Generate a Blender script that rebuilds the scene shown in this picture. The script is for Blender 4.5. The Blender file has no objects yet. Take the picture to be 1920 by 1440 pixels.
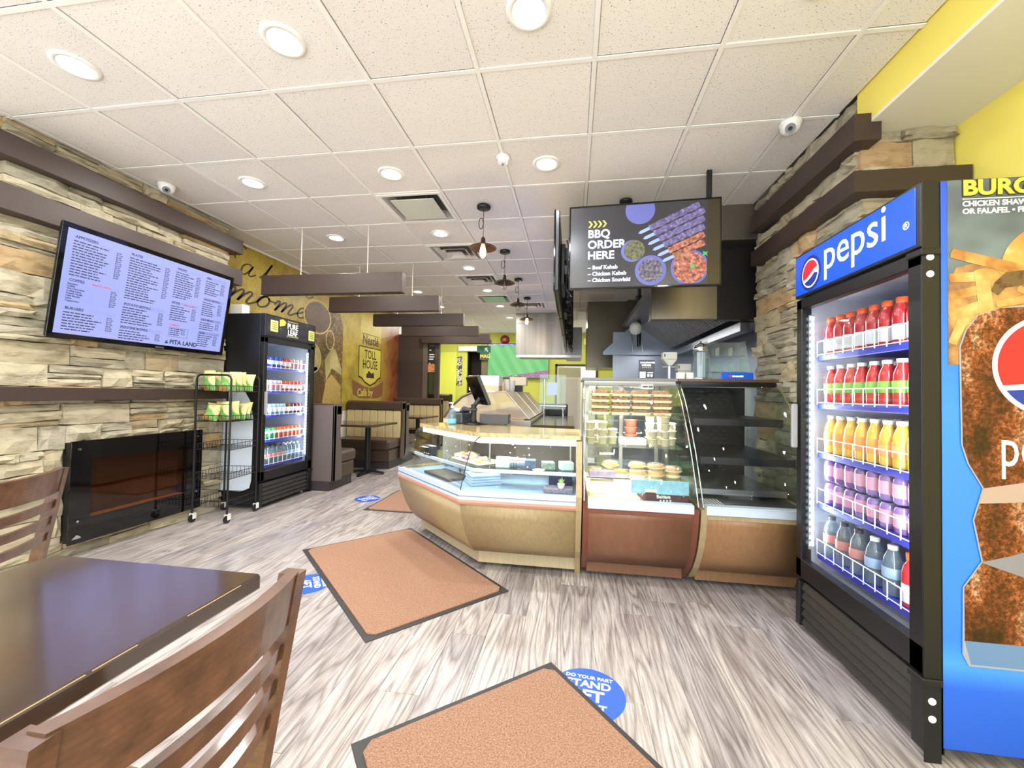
import bpy, math, random
from mathutils import Matrix, Vector
from mathutils import noise as mnoise
rnd = random.Random(7)
C = bpy.context.scene.collection
PI = math.pi
H = 2.958                                   # ceiling height

# ------------------------------------------------------------------ camera, world, light, exposure
cam_d = bpy.data.cameras.new('camera')
cam_d.sensor_width = 36.0
cam_d.lens = 763.94 / 1920 * 36.0
cam_d.clip_start = 0.05
cam = bpy.data.objects.new('camera', cam_d)
C.objects.link(cam)
cam.matrix_world = Matrix(((0.98886488, -0.01496881, 0.14806139, 0.0),
                           (0.14765997, -0.0250852, -0.98872001, 0.0),
                           (0.01851411, 0.99957324, -0.02259558, 1.25),
                           (0, 0, 0, 1)))
sc = bpy.context.scene
sc.camera = cam
sc.view_settings.view_transform = 'Standard'
sc.view_settings.look = 'None'
sc.view_settings.gamma = 1.0
sc.view_settings.use_curve_mapping = False
sc.view_settings.exposure = 0.13
try:
    sc.cycles.transparent_max_bounces = 24
    sc.cycles.max_bounces = 10
    sc.cycles.diffuse_bounces = 5
    sc.cycles.glossy_bounces = 4
    sc.cycles.sample_clamp_indirect = 6.0
except Exception:
    pass

world = bpy.data.worlds.new('street_sky')
sc.world = world
world.use_nodes = True
wn, wl = world.node_tree.nodes, world.node_tree.links
wn.clear()
w_out = wn.new('ShaderNodeOutputWorld'); w_bg = wn.new('ShaderNodeBackground')
w_tc = wn.new('ShaderNodeTexCoord'); w_sep = wn.new('ShaderNodeSeparateXYZ'); w_cr = wn.new('ShaderNodeValToRGB')
w_map = wn.new('ShaderNodeMapRange')
wl.new(w_tc.outputs['Generated'], w_sep.inputs[0]); wl.new(w_sep.outputs['Z'], w_map.inputs['Value'])
w_map.inputs['From Min'].default_value = -1; w_map.inputs['From Max'].default_value = 1
wl.new(w_map.outputs['Result'], w_cr.inputs[0]); wl.new(w_cr.outputs[0], w_bg.inputs['Color']); wl.new(w_bg.outputs[0], w_out.inputs[0])
r = w_cr.color_ramp
r.elements[0].position = 0.0; r.elements[0].color = (0.72, 0.70, 0.67, 1)
r.elements[1].position = 1.0; r.elements[1].color = (0.75, 0.86, 1.0, 1)
for pos, col in ((0.44, (0.72, 0.70, 0.67, 1)), (0.49, (0.20, 0.22, 0.17, 1)), (0.54, (0.24, 0.27, 0.22, 1)), (0.60, (1.0, 1.0, 1.0, 1))):
    e = r.elements.new(pos); e.color = col
w_bg.inputs['Strength'].default_value = 2.3


def area_light(name, loc, rot, sx, sy, power, col=(1, 1, 1), shape='RECTANGLE', portal=False, spread=None):
    d = bpy.data.lights.new(name, 'AREA'); d.shape = shape; d.size = sx
    if shape in ('RECTANGLE', 'ELLIPSE'): d.size_y = sy
    d.energy = power; d.color = col
    if spread: d.spread = spread
    o = bpy.data.objects.new(name, d); C.objects.link(o); o.location = loc; o.rotation_euler = rot
    if portal: d.cycles.is_portal = True
    return o

# daylight entering through the storefront window behind the camera
area_light('window_daylight', (-0.9, -1.72, 1.5), (PI / 2, 0, 0), 5.6, 2.5, 145, (0.93, 0.97, 1.0))

# ------------------------------------------------------------------ object helpers
_mats = {}


def nd(nt, t, **kw):
    n = nt.nodes.new(t)
    for k, v in kw.items():
        if k in n.inputs: n.inputs[k].default_value = v
        else: setattr(n, k, v)
    return n


def lin(c):
    """0-255 sRGB to linear"""
    return tuple((((v / 255) / 12.92) if v / 255 <= 0.04045 else (((v / 255) + 0.055) / 1.055) ** 2.4) for v in c) + (1.0,)


def mat(name, col=(200, 200, 200), rough=0.5, metal=0.0, spec=0.5, var=0.0, vscale=8.0, vstretch=(1, 1, 1), col2=None, bump=0.0,
        bscale=40.0, bstretch=None, emit=0.0, ecol=None, alpha=1.0, orand=0.0, coat=0.0, detail=4.0, coords='world', band=None, sheen=0.0):
    """procedural principled material: noise mix of two colours, bump from noise, per-object random tint"""
    if name in _mats: return _mats[name]
    m = bpy.data.materials.new(name); m.use_nodes = True
    nt = m.node_tree; nt.nodes.clear()
    out = nd(nt, 'ShaderNodeOutputMaterial'); b = nd(nt, 'ShaderNodeBsdfPrincipled')
    nt.links.new(b.outputs[0], out.inputs[0])
    b.inputs['Roughness'].default_value = rough; b.inputs['Metallic'].default_value = metal
    b.inputs['Specular IOR Level'].default_value = spec
    if coat: b.inputs['Coat Weight'].default_value = coat; b.inputs['Coat Roughness'].default_value = 0.1
    if alpha < 1: b.inputs['Alpha'].default_value = alpha
    base = lin(col)
    need = var > 0 or bump > 0 or col2
    if need:
        if coords == 'world':
            g = nd(nt, 'ShaderNodeNewGeometry'); src = g.outputs['Position']
        else:
            g = nd(nt, 'ShaderNodeTexCoord'); src = g.outputs['Object']
        if orand or band:
            oi = nd(nt, 'ShaderNodeObjectInfo'); sm = nd(nt, 'ShaderNodeVectorMath', operation='SCALE'); cb = nd(nt, 'ShaderNodeCombineXYZ')
            for i in range(3): nt.links.new(oi.outputs['Random'], cb.inputs[i])
            nt.links.new(cb.outputs[0], sm.inputs[0]); sm.inputs['Scale'].default_value = 37.0
            ad = nd(nt, 'ShaderNodeVectorMath', operation='ADD'); nt.links.new(src, ad.inputs[0]); nt.links.new(sm.outputs[0], ad.inputs[1]); src = ad.outputs[0]
        mp = nd(nt, 'ShaderNodeMapping'); mp.inputs['Scale'].default_value = vstretch
        nt.links.new(src, mp.inputs['Vector'])
    colout = None
    if var > 0 or col2:
        nz = nd(nt, 'ShaderNodeTexNoise', Scale=vscale, Detail=detail, Roughness=0.6)
        nt.links.new(mp.outputs[0], nz.inputs['Vector'])
        rp = nd(nt, 'ShaderNodeValToRGB')
        rp.color_ramp.elements[0].position = 0.32; rp.color_ramp.elements[1].position = 0.68
        c2 = lin(col2) if col2 else tuple(v * (1 - var) for v in base[:3]) + (1,)
        rp.color_ramp.elements[0].color = c2; rp.color_ramp.elements[1].color = base
        nt.links.new(nz.outputs[0], rp.inputs[0]); colout = rp.outputs[0]
        if band:   # wood rings: distorted wave along the grain
            wv = nd(nt, 'ShaderNodeTexWave', Scale=band[0], Distortion=band[1], Detail=3.0); wv.inputs['Detail Scale'].default_value = band[2]
            wv.wave_type = 'BANDS'; wv.bands_direction = band[3]
            nt.links.new(mp.outputs[0], wv.inputs['Vector'])
            mx = nd(nt, 'ShaderNodeMix', data_type='RGBA', blend_type='MULTIPLY')
            r2 = nd(nt, 'ShaderNodeValToRGB'); r2.color_ramp.elements[0].color = (1 - band[4],) * 3 + (1,); r2.color_ramp.elements[1].color = (1, 1, 1, 1); r2.color_ramp.elements[1].position = 0.45
            nt.links.new(wv.outputs[0], r2.inputs[0]); mx.inputs[0].default_value = 1.0
            nt.links.new(colout, mx.inputs[6]); nt.links.new(r2.outputs[0], mx.inputs[7]); colout = mx.outputs[2]
    if orand:
        oi2 = nd(nt, 'ShaderNodeObjectInfo'); hs = nd(nt, 'ShaderNodeHueSaturation')
        mr = nd(nt, 'ShaderNodeMapRange'); mr.inputs['To Min'].default_value = 1 - orand; mr.inputs['To Max'].default_value = 1 + orand * 0.6
        nt.links.new(oi2.outputs['Random'], mr.inputs['Value']); nt.links.new(mr.outputs[0], hs.inputs['Value'])
        if colout: nt.links.new(colout, hs.inputs['Color'])
        else: hs.inputs['Color'].default_value = base
        colout = hs.outputs[0]
    if colout: nt.links.new(colout, b.inputs['Base Color'])
    else: b.inputs['Base Color'].default_value = base
    if emit:
        b.inputs['Emission Strength'].default_value = emit
        b.inputs['Emission Color'].default_value = lin(ecol or col)
    if bump:
        mp2 = nd(nt, 'ShaderNodeMapping'); mp2.inputs['Scale'].default_value = bstretch or vstretch
        nt.links.new(src, mp2.inputs['Vector'])
        n2 = nd(nt, 'ShaderNodeTexNoise', Scale=bscale, Detail=5.0, Roughness=0.65); nt.links.new(mp2.outputs[0], n2.inputs['Vector'])
        bp = nd(nt, 'ShaderNodeBump', Strength=min(1.0, bump), Distance=0.01)
        nt.links.new(n2.outputs[0], bp.inputs['Height']); nt.links.new(bp.outputs[0], b.inputs['Normal'])
    _mats[name] = m
    return m


def glass_mat(name, tint=(250, 252, 251), refl=1.0, haze=0.0, rough=0.01):
    """pane glass: clear transmission plus fresnel reflection"""
    if name in _mats: return _mats[name]
    m = bpy.data.materials.new(name); m.use_nodes = True; nt = m.node_tree; nt.nodes.clear()
    out = nd(nt, 'ShaderNodeOutputMaterial'); tr = nd(nt, 'ShaderNodeBsdfTransparent'); gl = nd(nt, 'ShaderNodeBsdfGlossy'); mx = nd(nt, 'ShaderNodeMixShader')
    lw = nd(nt, 'ShaderNodeLayerWeight', Blend=0.5); pw = nd(nt, 'ShaderNodeMath', operation='POWER'); pw.inputs[1].default_value = 5.0; nt.links.new(lw.outputs['Facing'], pw.inputs[0])
    fr = nd(nt, 'ShaderNodeMath', operation='MULTIPLY_ADD'); fr.inputs[1].default_value = 0.96; fr.inputs[2].default_value = 0.04; nt.links.new(pw.outputs[0], fr.inputs[0])
    mu = nd(nt, 'ShaderNodeMath', operation='MULTIPLY'); mu.inputs[1].default_value = refl
    tr.inputs[0].default_value = lin(tint); gl.inputs['Roughness'].default_value = rough
    nt.links.new(fr.outputs[0], mu.inputs[0]); nt.links.new(mu.outputs[0], mx.inputs[0]); nt.links.new(tr.outputs[0], mx.inputs[1]); nt.links.new(gl.outputs[0], mx.inputs[2])
    last = mx
    if haze:
        df = nd(nt, 'ShaderNodeBsdfDiffuse'); df.inputs[0].default_value = lin(tint); m2 = nd(nt, 'ShaderNodeMixShader'); m2.inputs[0].default_value = haze
        nt.links.new(mx.outputs[0], m2.inputs[1]); nt.links.new(df.outputs[0], m2.inputs[2]); last = m2
    nt.links.new(last.outputs[0], out.inputs[0]); _mats[name] = m
    return m


def print_mat(name, fn, rough=0.4, emit=0.0, metal=0.0):
    """flat print: fn(nt, vector_socket) returns a colour socket; object coordinates"""
    if name in _mats: return _mats[name]
    m = bpy.data.materials.new(name); m.use_nodes = True; nt = m.node_tree; nt.nodes.clear()
    out = nd(nt, 'ShaderNodeOutputMaterial'); b = nd(nt, 'ShaderNodeBsdfPrincipled'); nt.links.new(b.outputs[0], out.inputs[0])
    b.inputs['Roughness'].default_value = rough; b.inputs['Metallic'].default_value = metal
    tc = nd(nt, 'ShaderNodeTexCoord'); c = fn(nt, tc.outputs['Object'])
    nt.links.new(c, b.inputs['Base Color'])
    if emit:
        nt.links.new(c, b.inputs['Emission Color']); b.inputs['Emission Strength'].default_value = emit
        b.inputs['Base Color'].default_value = (0.02, 0.02, 0.02, 1); nt.links.remove(b.inputs['Base Color'].links[0])
    _mats[name] = m
    return m


def ramp(nt, fac, stops):
    rp = nd(nt, 'ShaderNodeValToRGB'); cr = rp.color_ramp
    cr.elements[0].position = stops[0][0]; cr.elements[0].color = lin(stops[0][1])
    cr.elements[1].position = stops[-1][0]; cr.elements[1].color = lin(stops[-1][1])
    for p, c in stops[1:-1]:
        e = cr.elements.new(p); e.color = lin(c)
    nt.links.new(fac, rp.inputs[0]); return rp.outputs[0]


def tnoise(nt, vec, scale, stretch=(1, 1, 1), detail=4.0, rough=0.6, dist=0.0):
    mp = nd(nt, 'ShaderNodeMapping'); mp.inputs['Scale'].default_value = stretch; nt.links.new(vec, mp.inputs[0])
    n = nd(nt, 'ShaderNodeTexNoise', Scale=scale, Detail=detail, Roughness=rough, Distortion=dist); nt.links.new(mp.outputs[0], n.inputs['Vector']); return n.outputs[0]


def mixc(nt, fac, a, b, mode='MIX'):
    mx = nd(nt, 'ShaderNodeMix', data_type='RGBA', blend_type=mode)
    if isinstance(fac, float): mx.inputs[0].default_value = fac
    else: nt.links.new(fac, mx.inputs[0])
    for i, s in ((6, a), (7, b)):
        if isinstance(s, tuple): mx.inputs[i].default_value = s
        else: nt.links.new(s, mx.inputs[i])
    return mx.outputs[2]


def pmat(o):
    m = o.matrix_basis.copy()
    return pmat(o.parent) @ m if o.parent else m


class MB:
    """collects shapes, builds ONE mesh object"""
    def __init__(s): s.v = []; s.f = []; s.sm = []
    def add(s, vs, fs, smooth=False):
        b = len(s.v); s.v += [tuple(v) for v in vs]; s.f += [tuple(i + b for i in f) for f in fs]; s.sm += [smooth] * len(fs); return s
    def box(s, x0, y0, z0, x1, y1, z1, m=None):
        vs = [Vector(p) for p in ((x0, y0, z0), (x1, y0, z0), (x1, y1, z0), (x0, y1, z0), (x0, y0, z1), (x1, y0, z1), (x1, y1, z1), (x0, y1, z1))]
        if m: vs = [m @ v for v in vs]
        return s.add(vs, [(3, 2, 1, 0), (4, 5, 6, 7), (0, 1, 5, 4), (1, 2, 6, 5), (2, 3, 7, 6), (3, 0, 4, 7)])
    def bbox(s, x0, y0, z0, x1, y1, z1, b=0.004, m=None):
        """box with chamfered edges"""
        bm_v = []; 
        xs, ys, zs = (x0, x1), (y0, y1), (z0, z1); idx = {}
        for i in (0, 1):
            for j in (0, 1):
                for k in (0, 1):
                    sx, sy, sz = (1, -1)[i], (1, -1)[j], (1, -1)[k]
                    for a in range(3):
                        p = [xs[i], ys[j], zs[k]]
                        for q, sg in enumerate((sx, sy, sz)):
                            if q != a: p[q] += sg * b
                        idx[(i, j, k, a)] = len(bm_v); bm_v.append(Vector(p))
        # vertex (i,j,k,a) lies on the edge-side; faces of axis f use vertices a whose coordinate f is unshifted
        F = []
        for f in range(3):
            for sgn in (0, 1):
                o = [q for q in range(3) if q != f]
                loop = []
                for (u, v) in ((0, 0), (1, 0), (1, 1), (0, 1)):
                    key = [0, 0, 0]; key[f] = sgn; key[o[0]] = u; key[o[1]] = v
                    loop.append(idx[tuple(key) + (f,)])
                flip = (sgn == 0) ^ (f == 1)
                F.append(tuple(reversed(loop)) if flip else tuple(loop))
        for a in range(3):          # edges parallel to axis a
            o = [q for q in range(3) if q != a]
            for u in (0, 1):
                for v in (0, 1):
                    k0 = [0, 0, 0]; k0[o[0]] = u; k0[o[1]] = v; k1 = list(k0); k1[a] = 1
                    F.append((idx[tuple(k0) + (o[0],)], idx[tuple(k1) + (o[0],)], idx[tuple(k1) + (o[1],)], idx[tuple(k0) + (o[1],)]))
        for i in (0, 1):
            for j in (0, 1):
                for k in (0, 1): F.append(tuple(idx[(i, j, k, a)] for a in range(3)))
        if m: bm_v = [m @ v for v in bm_v]
        s.add(bm_v, F); s.fix = True; return s
    def prism(s, pts, z0, z1, m=None, smooth=False):
        """polygon (x,y) extruded in z"""
        n = len(pts); vs = [Vector((p[0], p[1], z0)) for p in pts] + [Vector((p[0], p[1], z1)) for p in pts]
        if m: vs = [m @ v for v in vs]
        s.add(vs, [tuple(range(n - 1, -1, -1)), tuple(range(n, 2 * n))]); b = len(s.v) - 2 * n
        for i in range(n):
            j = (i + 1) % n; s.f.append((b + i, b + j, b + n + j, b + n + i)); s.sm.append(smooth)
        s.fix = True; return s
    def cyl(s, p0, p1, r0, r1=None, n=16, cap=True, smooth=True):
        r1 = r0 if r1 is None else r1; p0, p1 = Vector(p0), Vector(p1); d = (p1 - p0).normalized()
        a = d.orthogonal().normalized(); b = d.cross(a); vs = []
        for p, rr in ((p0, r0), (p1, r1)):
            for i in range(n):
                t = 2 * PI * i / n; vs.append(p + (a * math.cos(t) + b * math.sin(t)) * rr)
        s.add(vs, [(i, (i + 1) % n, n + (i + 1) % n, n + i) for i in range(n)], smooth)
        if cap: s.add(vs, [tuple(range(n - 1, -1, -1)), tuple(range(n, 2 * n))])
        return s
    def tube(s, pts, r, n=8, closed=False, cap=True):
        P = [Vector(p) for p in pts]; N = len(P); rings = []; prev = None
        for i in range(N):
            t = (P[(i + 1) % N] - P[i - 1]) if closed else (P[min(i + 1, N - 1)] - P[max(i - 1, 0)])
            t.normalize()
            if prev is None: a = t.orthogonal().normalized()
            else:
                a = prev - t * prev.dot(t)
                a = a.normalized() if a.length > 1e-6 else t.orthogonal().normalized()
            prev = a; b = t.cross(a); rr = r[i] if isinstance(r, (list, tuple)) else r
            rings.append([P[i] + (a * math.cos(2 * PI * k / n) + b * math.sin(2 * PI * k / n)) * rr for k in range(n)])
        vs = [v for rg in rings for v in rg]; fs = []
        for i in range(N if closed else N - 1):
            j = (i + 1) % N
            for k in range(n): fs.append((i * n + k, i * n + (k + 1) % n, j * n + (k + 1) % n, j * n + k))
        s.add(vs, fs, True)
        if cap and not closed: s.add(vs, [tuple(range(n - 1, -1, -1)), tuple(range((N - 1) * n, N * n))])
        return s
    def lathe(s, prof, c=(0, 0, 0), n=20, m=None, closed=False):
        """profile [(r,z)] around z through c"""
        vs = []; fs = []
        for (rr, z) in prof:
            for i in range(n):
                t = 2 * PI * i / n; p = Vector((c[0] + rr * math.cos(t), c[1] + rr * math.sin(t), c[2] + z)); vs.append(m @ p if m else p)
        for j in range(len(prof) - 1):
            for i in range(n): fs.append((j * n + i, j * n + (i + 1) % n, (j + 1) * n + (i + 1) % n, (j + 1) * n + i))
        return s.add(vs, fs, True)
    def sheet(s, fn, nu, nv, th=None, smooth=True):
        """surface fn(u,v)->point, optional thickness along normal as closed shell"""
        P = [[Vector(fn(i / nu, j / nv)) for j in range(nv + 1)] for i in range(nu + 1)]
        def idx(i, j): return i * (nv + 1) + j
        fs = [(idx(i, j), idx(i + 1, j), idx(i + 1, j + 1), idx(i, j + 1)) for i in range(nu) for j in range(nv)]
        if not th: return s.add([p for row in P for p in row], fs, smooth)
        Nn = []
        for i in range(nu + 1):
            row = []
            for j in range(nv + 1):
                du = P[min(i + 1, nu)][j] - P[max(i - 1, 0)][j]; dv = P[i][min(j + 1, nv)] - P[i][max(j - 1, 0)]
                nn = du.cross(dv); row.append(nn.normalized() if nn.length > 1e-9 else Vector((0, 0, 1)))
            Nn.append(row)
        top = [P[i][j] for i in range(nu + 1) for j in range(nv + 1)]
        bot = [P[i][j] - Nn[i][j] * th for i in range(nu + 1) for j in range(nv + 1)]
        K = len(top); s.add(top + bot, fs + [tuple(K + q for q in reversed(f)) for f in fs], smooth)
        b0 = len(s.v) - 2 * K; rim = []
        for i in range(nu): rim += [(idx(i, 0), idx(i + 1, 0)), (idx(i + 1, nv), idx(i, nv))]
        for j in range(nv): rim += [(idx(0, j + 1), idx(0, j)), (idx(nu, j), idx(nu, j + 1))]
        for a, b in rim: s.f.append((b0 + b, b0 + a, b0 + a + K, b0 + b + K)); s.sm.append(False)
        return s
    def mesh(s, name):
        me = bpy.data.meshes.new(name); me.from_pydata(s.v, [], s.f)
        me.polygons.foreach_set('use_smooth', s.sm)
        if getattr(s, 'fix', False):
            import bmesh
            bm = bmesh.new(); bm.from_mesh(me); bmesh.ops.recalc_face_normals(bm, faces=bm.faces); bm.to_mesh(me); bm.free()
        me.update(); return me
    def build(s, name, material, parent=None, world=False, label=None):
        """world=True: the vertices are in world coordinates even though the object has a parent"""
        if world and parent is not None:
            inv = pmat(parent).inverted(); s.v = [tuple(inv @ Vector(v)) for v in s.v]
        me = s.mesh(name)
        if material: me.materials.append(material)
        o = bpy.data.objects.new(name, me); C.objects.link(o)
        if parent is not None: o.parent = parent
        if label: o['label'] = label
        return o


def thing(name, label, cat, loc=(0, 0, 0), rz=0.0, group=None):
    o = bpy.data.objects.new(name, None); C.objects.link(o); o.empty_display_size = 0.05
    o.location = loc; o.rotation_euler = (0, 0, rz); o['label'] = label; o['category'] = cat
    if group: o['group'] = group
    return o


def tag(o, label, cat, group=None):
    o['label'] = label; o['category'] = cat
    if group: o['group'] = group
    return o


def struct(o):
    o['kind'] = 'structure'; return o


def stuff(o):
    o['kind'] = 'stuff'; return o


def piece(name, me, parent, loc=(0, 0, 0), rot=(0, 0, 0), scale=(1, 1, 1)):
    o = bpy.data.objects.new(name, me); C.objects.link(o); o.parent = parent; o.location = loc; o.rotation_euler = rot; o.scale = scale
    return o


def copy_thing(root, loc=None, rz=None, label=None, group=None, scale=None):
    def rec(o, par):
        c = o.copy(); C.objects.link(c); c.parent = par
        for ch in o.children: rec(ch, c)
        return c
    c = rec(root, None)
    if loc is not None: c.location = loc
    if rz is not None: c.rotation_euler = (0, 0, rz)
    if scale is not None: c.scale = (scale,) * 3 if isinstance(scale, (int, float)) else scale
    if label: c['label'] = label
    if group: c['group'] = group
    return c


ORD = ['first', 'second', 'third', 'fourth', 'fifth', 'sixth', 'seventh', 'eighth', 'ninth', 'tenth', 'eleventh', 'twelfth']
_txt = {}


def frame(o, u, v):
    """matrix: text x runs along u, text y along v, origin o"""
    u = Vector(u).normalized(); v = Vector(v).normalized(); n = u.cross(v)
    return Matrix(((u.x, v.x, n.x, o[0]), (u.y, v.y, n.y, o[1]), (u.z, v.z, n.z, o[2]), (0, 0, 0, 1)))


def text(s, size, material, parent, M, name='lettering', bold=0.0, shear=0.0, align='LEFT', ext=0.0006, sx=1.0, space=1.0, world=False):
    """flat lettering as mesh; M places it in the parent's frame (or the world)"""
    cu = bpy.data.curves.new('t', 'FONT'); cu.body = s; cu.size = size; cu.extrude = ext; cu.offset = bold * size; cu.shear = shear
    cu.align_x = align; cu.space_character = space; cu.resolution_u = 3; cu.fill_mode = 'FRONT' if ext == 0 else 'BOTH'
    t = bpy.data.objects.new('t', cu); me = bpy.data.meshes.new_from_object(t)
    bpy.data.objects.remove(t); bpy.data.curves.remove(cu)
    me.name = name
    if sx != 1.0: me.transform(Matrix.Diagonal((sx, 1, 1, 1)))
    me.materials.clear(); me.materials.append(material)
    o = bpy.data.objects.new(name, me); C.objects.link(o)
    if parent is not None:
        if world: M = pmat(parent).inverted() @ M
        o.parent = parent
    o.matrix_basis = M
    return o


def flat(pts, th, M, material, parent, name, label=None):
    """thin printed shape: polygon pts in the plane of M, th thick"""
    mb = MB(); mb.prism(pts, 0, th, M); return mb.build(name, material, parent, label=label)


def circ(cx, cy, r, n=32, a0=0.0, a1=2 * PI, ry=None):
    ry = r if ry is None else ry; full = abs(a1 - a0 - 2 * PI) < 1e-6; k = n if full else n + 1
    return [(cx + r * math.cos(a0 + (a1 - a0) * i / n), cy + ry * math.sin(a0 + (a1 - a0) * i / n)) for i in range(k)]
# ------------------------------------------------------------------ materials shared by many things
M_stone = None


def stone_mat():
    m = bpy.data.materials.new('ledger_stone'); m.use_nodes = True; nt = m.node_tree; nt.nodes.clear()
    out = nd(nt, 'ShaderNodeOutputMaterial'); b = nd(nt, 'ShaderNodeBsdfPrincipled', Roughness=0.85); nt.links.new(b.outputs[0], out.inputs[0])
    b.inputs['Specular IOR Level'].default_value = 0.25
    oi = nd(nt, 'ShaderNodeObjectInfo')
    base = ramp(nt, oi.outputs['Random'], [(0.0, (186, 182, 168)), (0.22, (204, 198, 180)), (0.42, (172, 168, 152)), (0.62, (214, 206, 184)),
                                           (0.86, (196, 186, 162)), (0.94, (212, 186, 146)), (1.0, (200, 170, 134))])
    cr = base.node.color_ramp; cr.interpolation = 'LINEAR'
    g = nd(nt, 'ShaderNodeNewGeometry')
    n1 = tnoise(nt, g.outputs['Position'], 9.0, (1, 1, 2.5), 6.0)
    c1 = mixc(nt, 1.0, base, ramp(nt, n1, [(0.3, (196, 190, 175)), (0.5, (245, 242, 235)), (0.7, (255, 250, 240))]), 'MULTIPLY')
    n3 = tnoise(nt, g.outputs['Position'], 5.0, (1, 1, 2.0), 3.0)
    r3 = ramp(nt, n3, [(0.55, (0, 0, 0)), (0.75, (120, 120, 120))])
    c2 = mixc(nt, r3, c1, lin((206, 178, 138)))
    nt.links.new(c2, b.inputs['Base Color'])
    n2 = tnoise(nt, g.outputs['Position'], 26.0, (1, 1, 4.0), 6.0, 0.7)
    bp = nd(nt, 'ShaderNodeBump', Strength=0.9, Distance=0.012); nt.links.new(n2, bp.inputs['Height']); nt.links.new(bp.outputs[0], b.inputs['Normal'])
    return m


M_stone = stone_mat()
M_joint = mat('stone_joint', (72, 66, 54), 0.95)
M_beam = mat('dark_beam_wood', (62, 48, 43), 0.45, var=0.12, vscale=3, vstretch=(1, 1, 6), bump=0.05, bscale=60)
M_black = mat('black_plastic', (22, 22, 24), 0.35)
M_blackm = mat('black_metal', (30, 30, 31), 0.4, metal=0.3)
M_blackgl = mat('black_gloss', (10, 10, 11), 0.06, spec=0.6)
M_white = mat('white_plastic', (235, 235, 232), 0.4)
M_wire = mat('white_wire', (240, 242, 245), 0.35)
M_steel = mat('brushed_steel', (196, 196, 198), 0.28, metal=0.95, var=0.1, vscale=3, vstretch=(1, 1, 0.2), bump=0.03, bscale=30, bstretch=(12, 12, 0.4))
M_steeld = mat('dull_steel', (150, 150, 150), 0.35, metal=0.9, var=0.15, vscale=3)
M_chrome = mat('chrome', (225, 225, 228), 0.12, metal=1.0)
M_oak = mat('light_oak_laminate', (172, 152, 114), 0.45, var=0.2, vscale=14, vstretch=(6, 6, 0.35), bump=0.04, bscale=60, bstretch=(5, 5, 0.3))
M_cherry = mat('cherry_laminate', (130, 90, 66), 0.4, var=0.16, vscale=6, vstretch=(4, 4, 0.6), bump=0.03, bscale=50)
M_granite = mat('gold_granite', (214, 194, 140), 0.12, col2=(160, 130, 84), vscale=40, detail=6, coat=0.3)
M_alu = mat('white_aluminium', (206, 220, 236), 0.35, metal=0.15)
M_glass = glass_mat('clear_glass')
M_glassg = glass_mat('greenish_glass', (246, 250, 248), .7)
M_glassc = glass_mat('case_glass', (250, 252, 251), .5)
M_acrylic = glass_mat('clear_acrylic', (244, 249, 246), haze=0.05)
M_lime = mat('lime_wall_paint', (196, 200, 84), 0.7, var=0.04, vscale=2)
M_yellow = mat('yellow_wall_paint', (246, 230, 112), 0.7, var=0.02, vscale=2)
M_offw = mat('off_white_paint', (236, 233, 222), 0.75)
M_brown = mat('dark_brown_paint', (70, 56, 50), 0.5)
M_vinyl = mat('brown_vinyl', (74, 58, 50), 0.32, bump=0.1, bscale=30)
M_cream = mat('cream_vinyl', (212, 194, 146), 0.42, bump=0.06, bscale=30, var=0.06, vscale=6)
M_greyp = mat('grey_laminate', (98, 88, 86), 0.45)
M_paper = mat('white_paper', (240, 240, 236), 0.7)
M_inkd = mat('dark_ink', (34, 30, 34), 0.6)


def wood_chair():
    return mat('stained_chair_wood', (110, 77, 58), 0.3, col2=(74, 51, 40), vscale=9, vstretch=(3, 3, 3), coords='object', coat=0.4, bump=0.05, bscale=50,
               band=(9.0, 3.0, 1.0, 'Z', 0.14))


def speck_mat():
    m = bpy.data.materials.new('acoustic_tile'); m.use_nodes = True; nt = m.node_tree; nt.nodes.clear()
    out = nd(nt, 'ShaderNodeOutputMaterial'); b = nd(nt, 'ShaderNodeBsdfPrincipled', Roughness=0.9); nt.links.new(b.outputs[0], out.inputs[0])
    b.inputs['Specular IOR Level'].default_value = 0.2
    g = nd(nt, 'ShaderNodeNewGeometry'); oi = nd(nt, 'ShaderNodeObjectInfo')
    n = tnoise(nt, g.outputs['Position'], 130.0, (1, 1, 1), 2.0, 0.5)
    c = ramp(nt, n, [(0.30, (120, 112, 106)), (0.36, (242, 239, 236))])
    tint = ramp(nt, oi.outputs['Random'], [(0.0, (246, 244, 243)), (1.0, (255, 254, 252))])
    nt.links.new(mixc(nt, 1.0, c, tint, 'MULTIPLY'), b.inputs['Base Color'])
    bp = nd(nt, 'ShaderNodeBump', Strength=0.25, Distance=0.004); nt.links.new(n, bp.inputs['Height']); nt.links.new(bp.outputs[0], b.inputs['Normal'])
    return m


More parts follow.
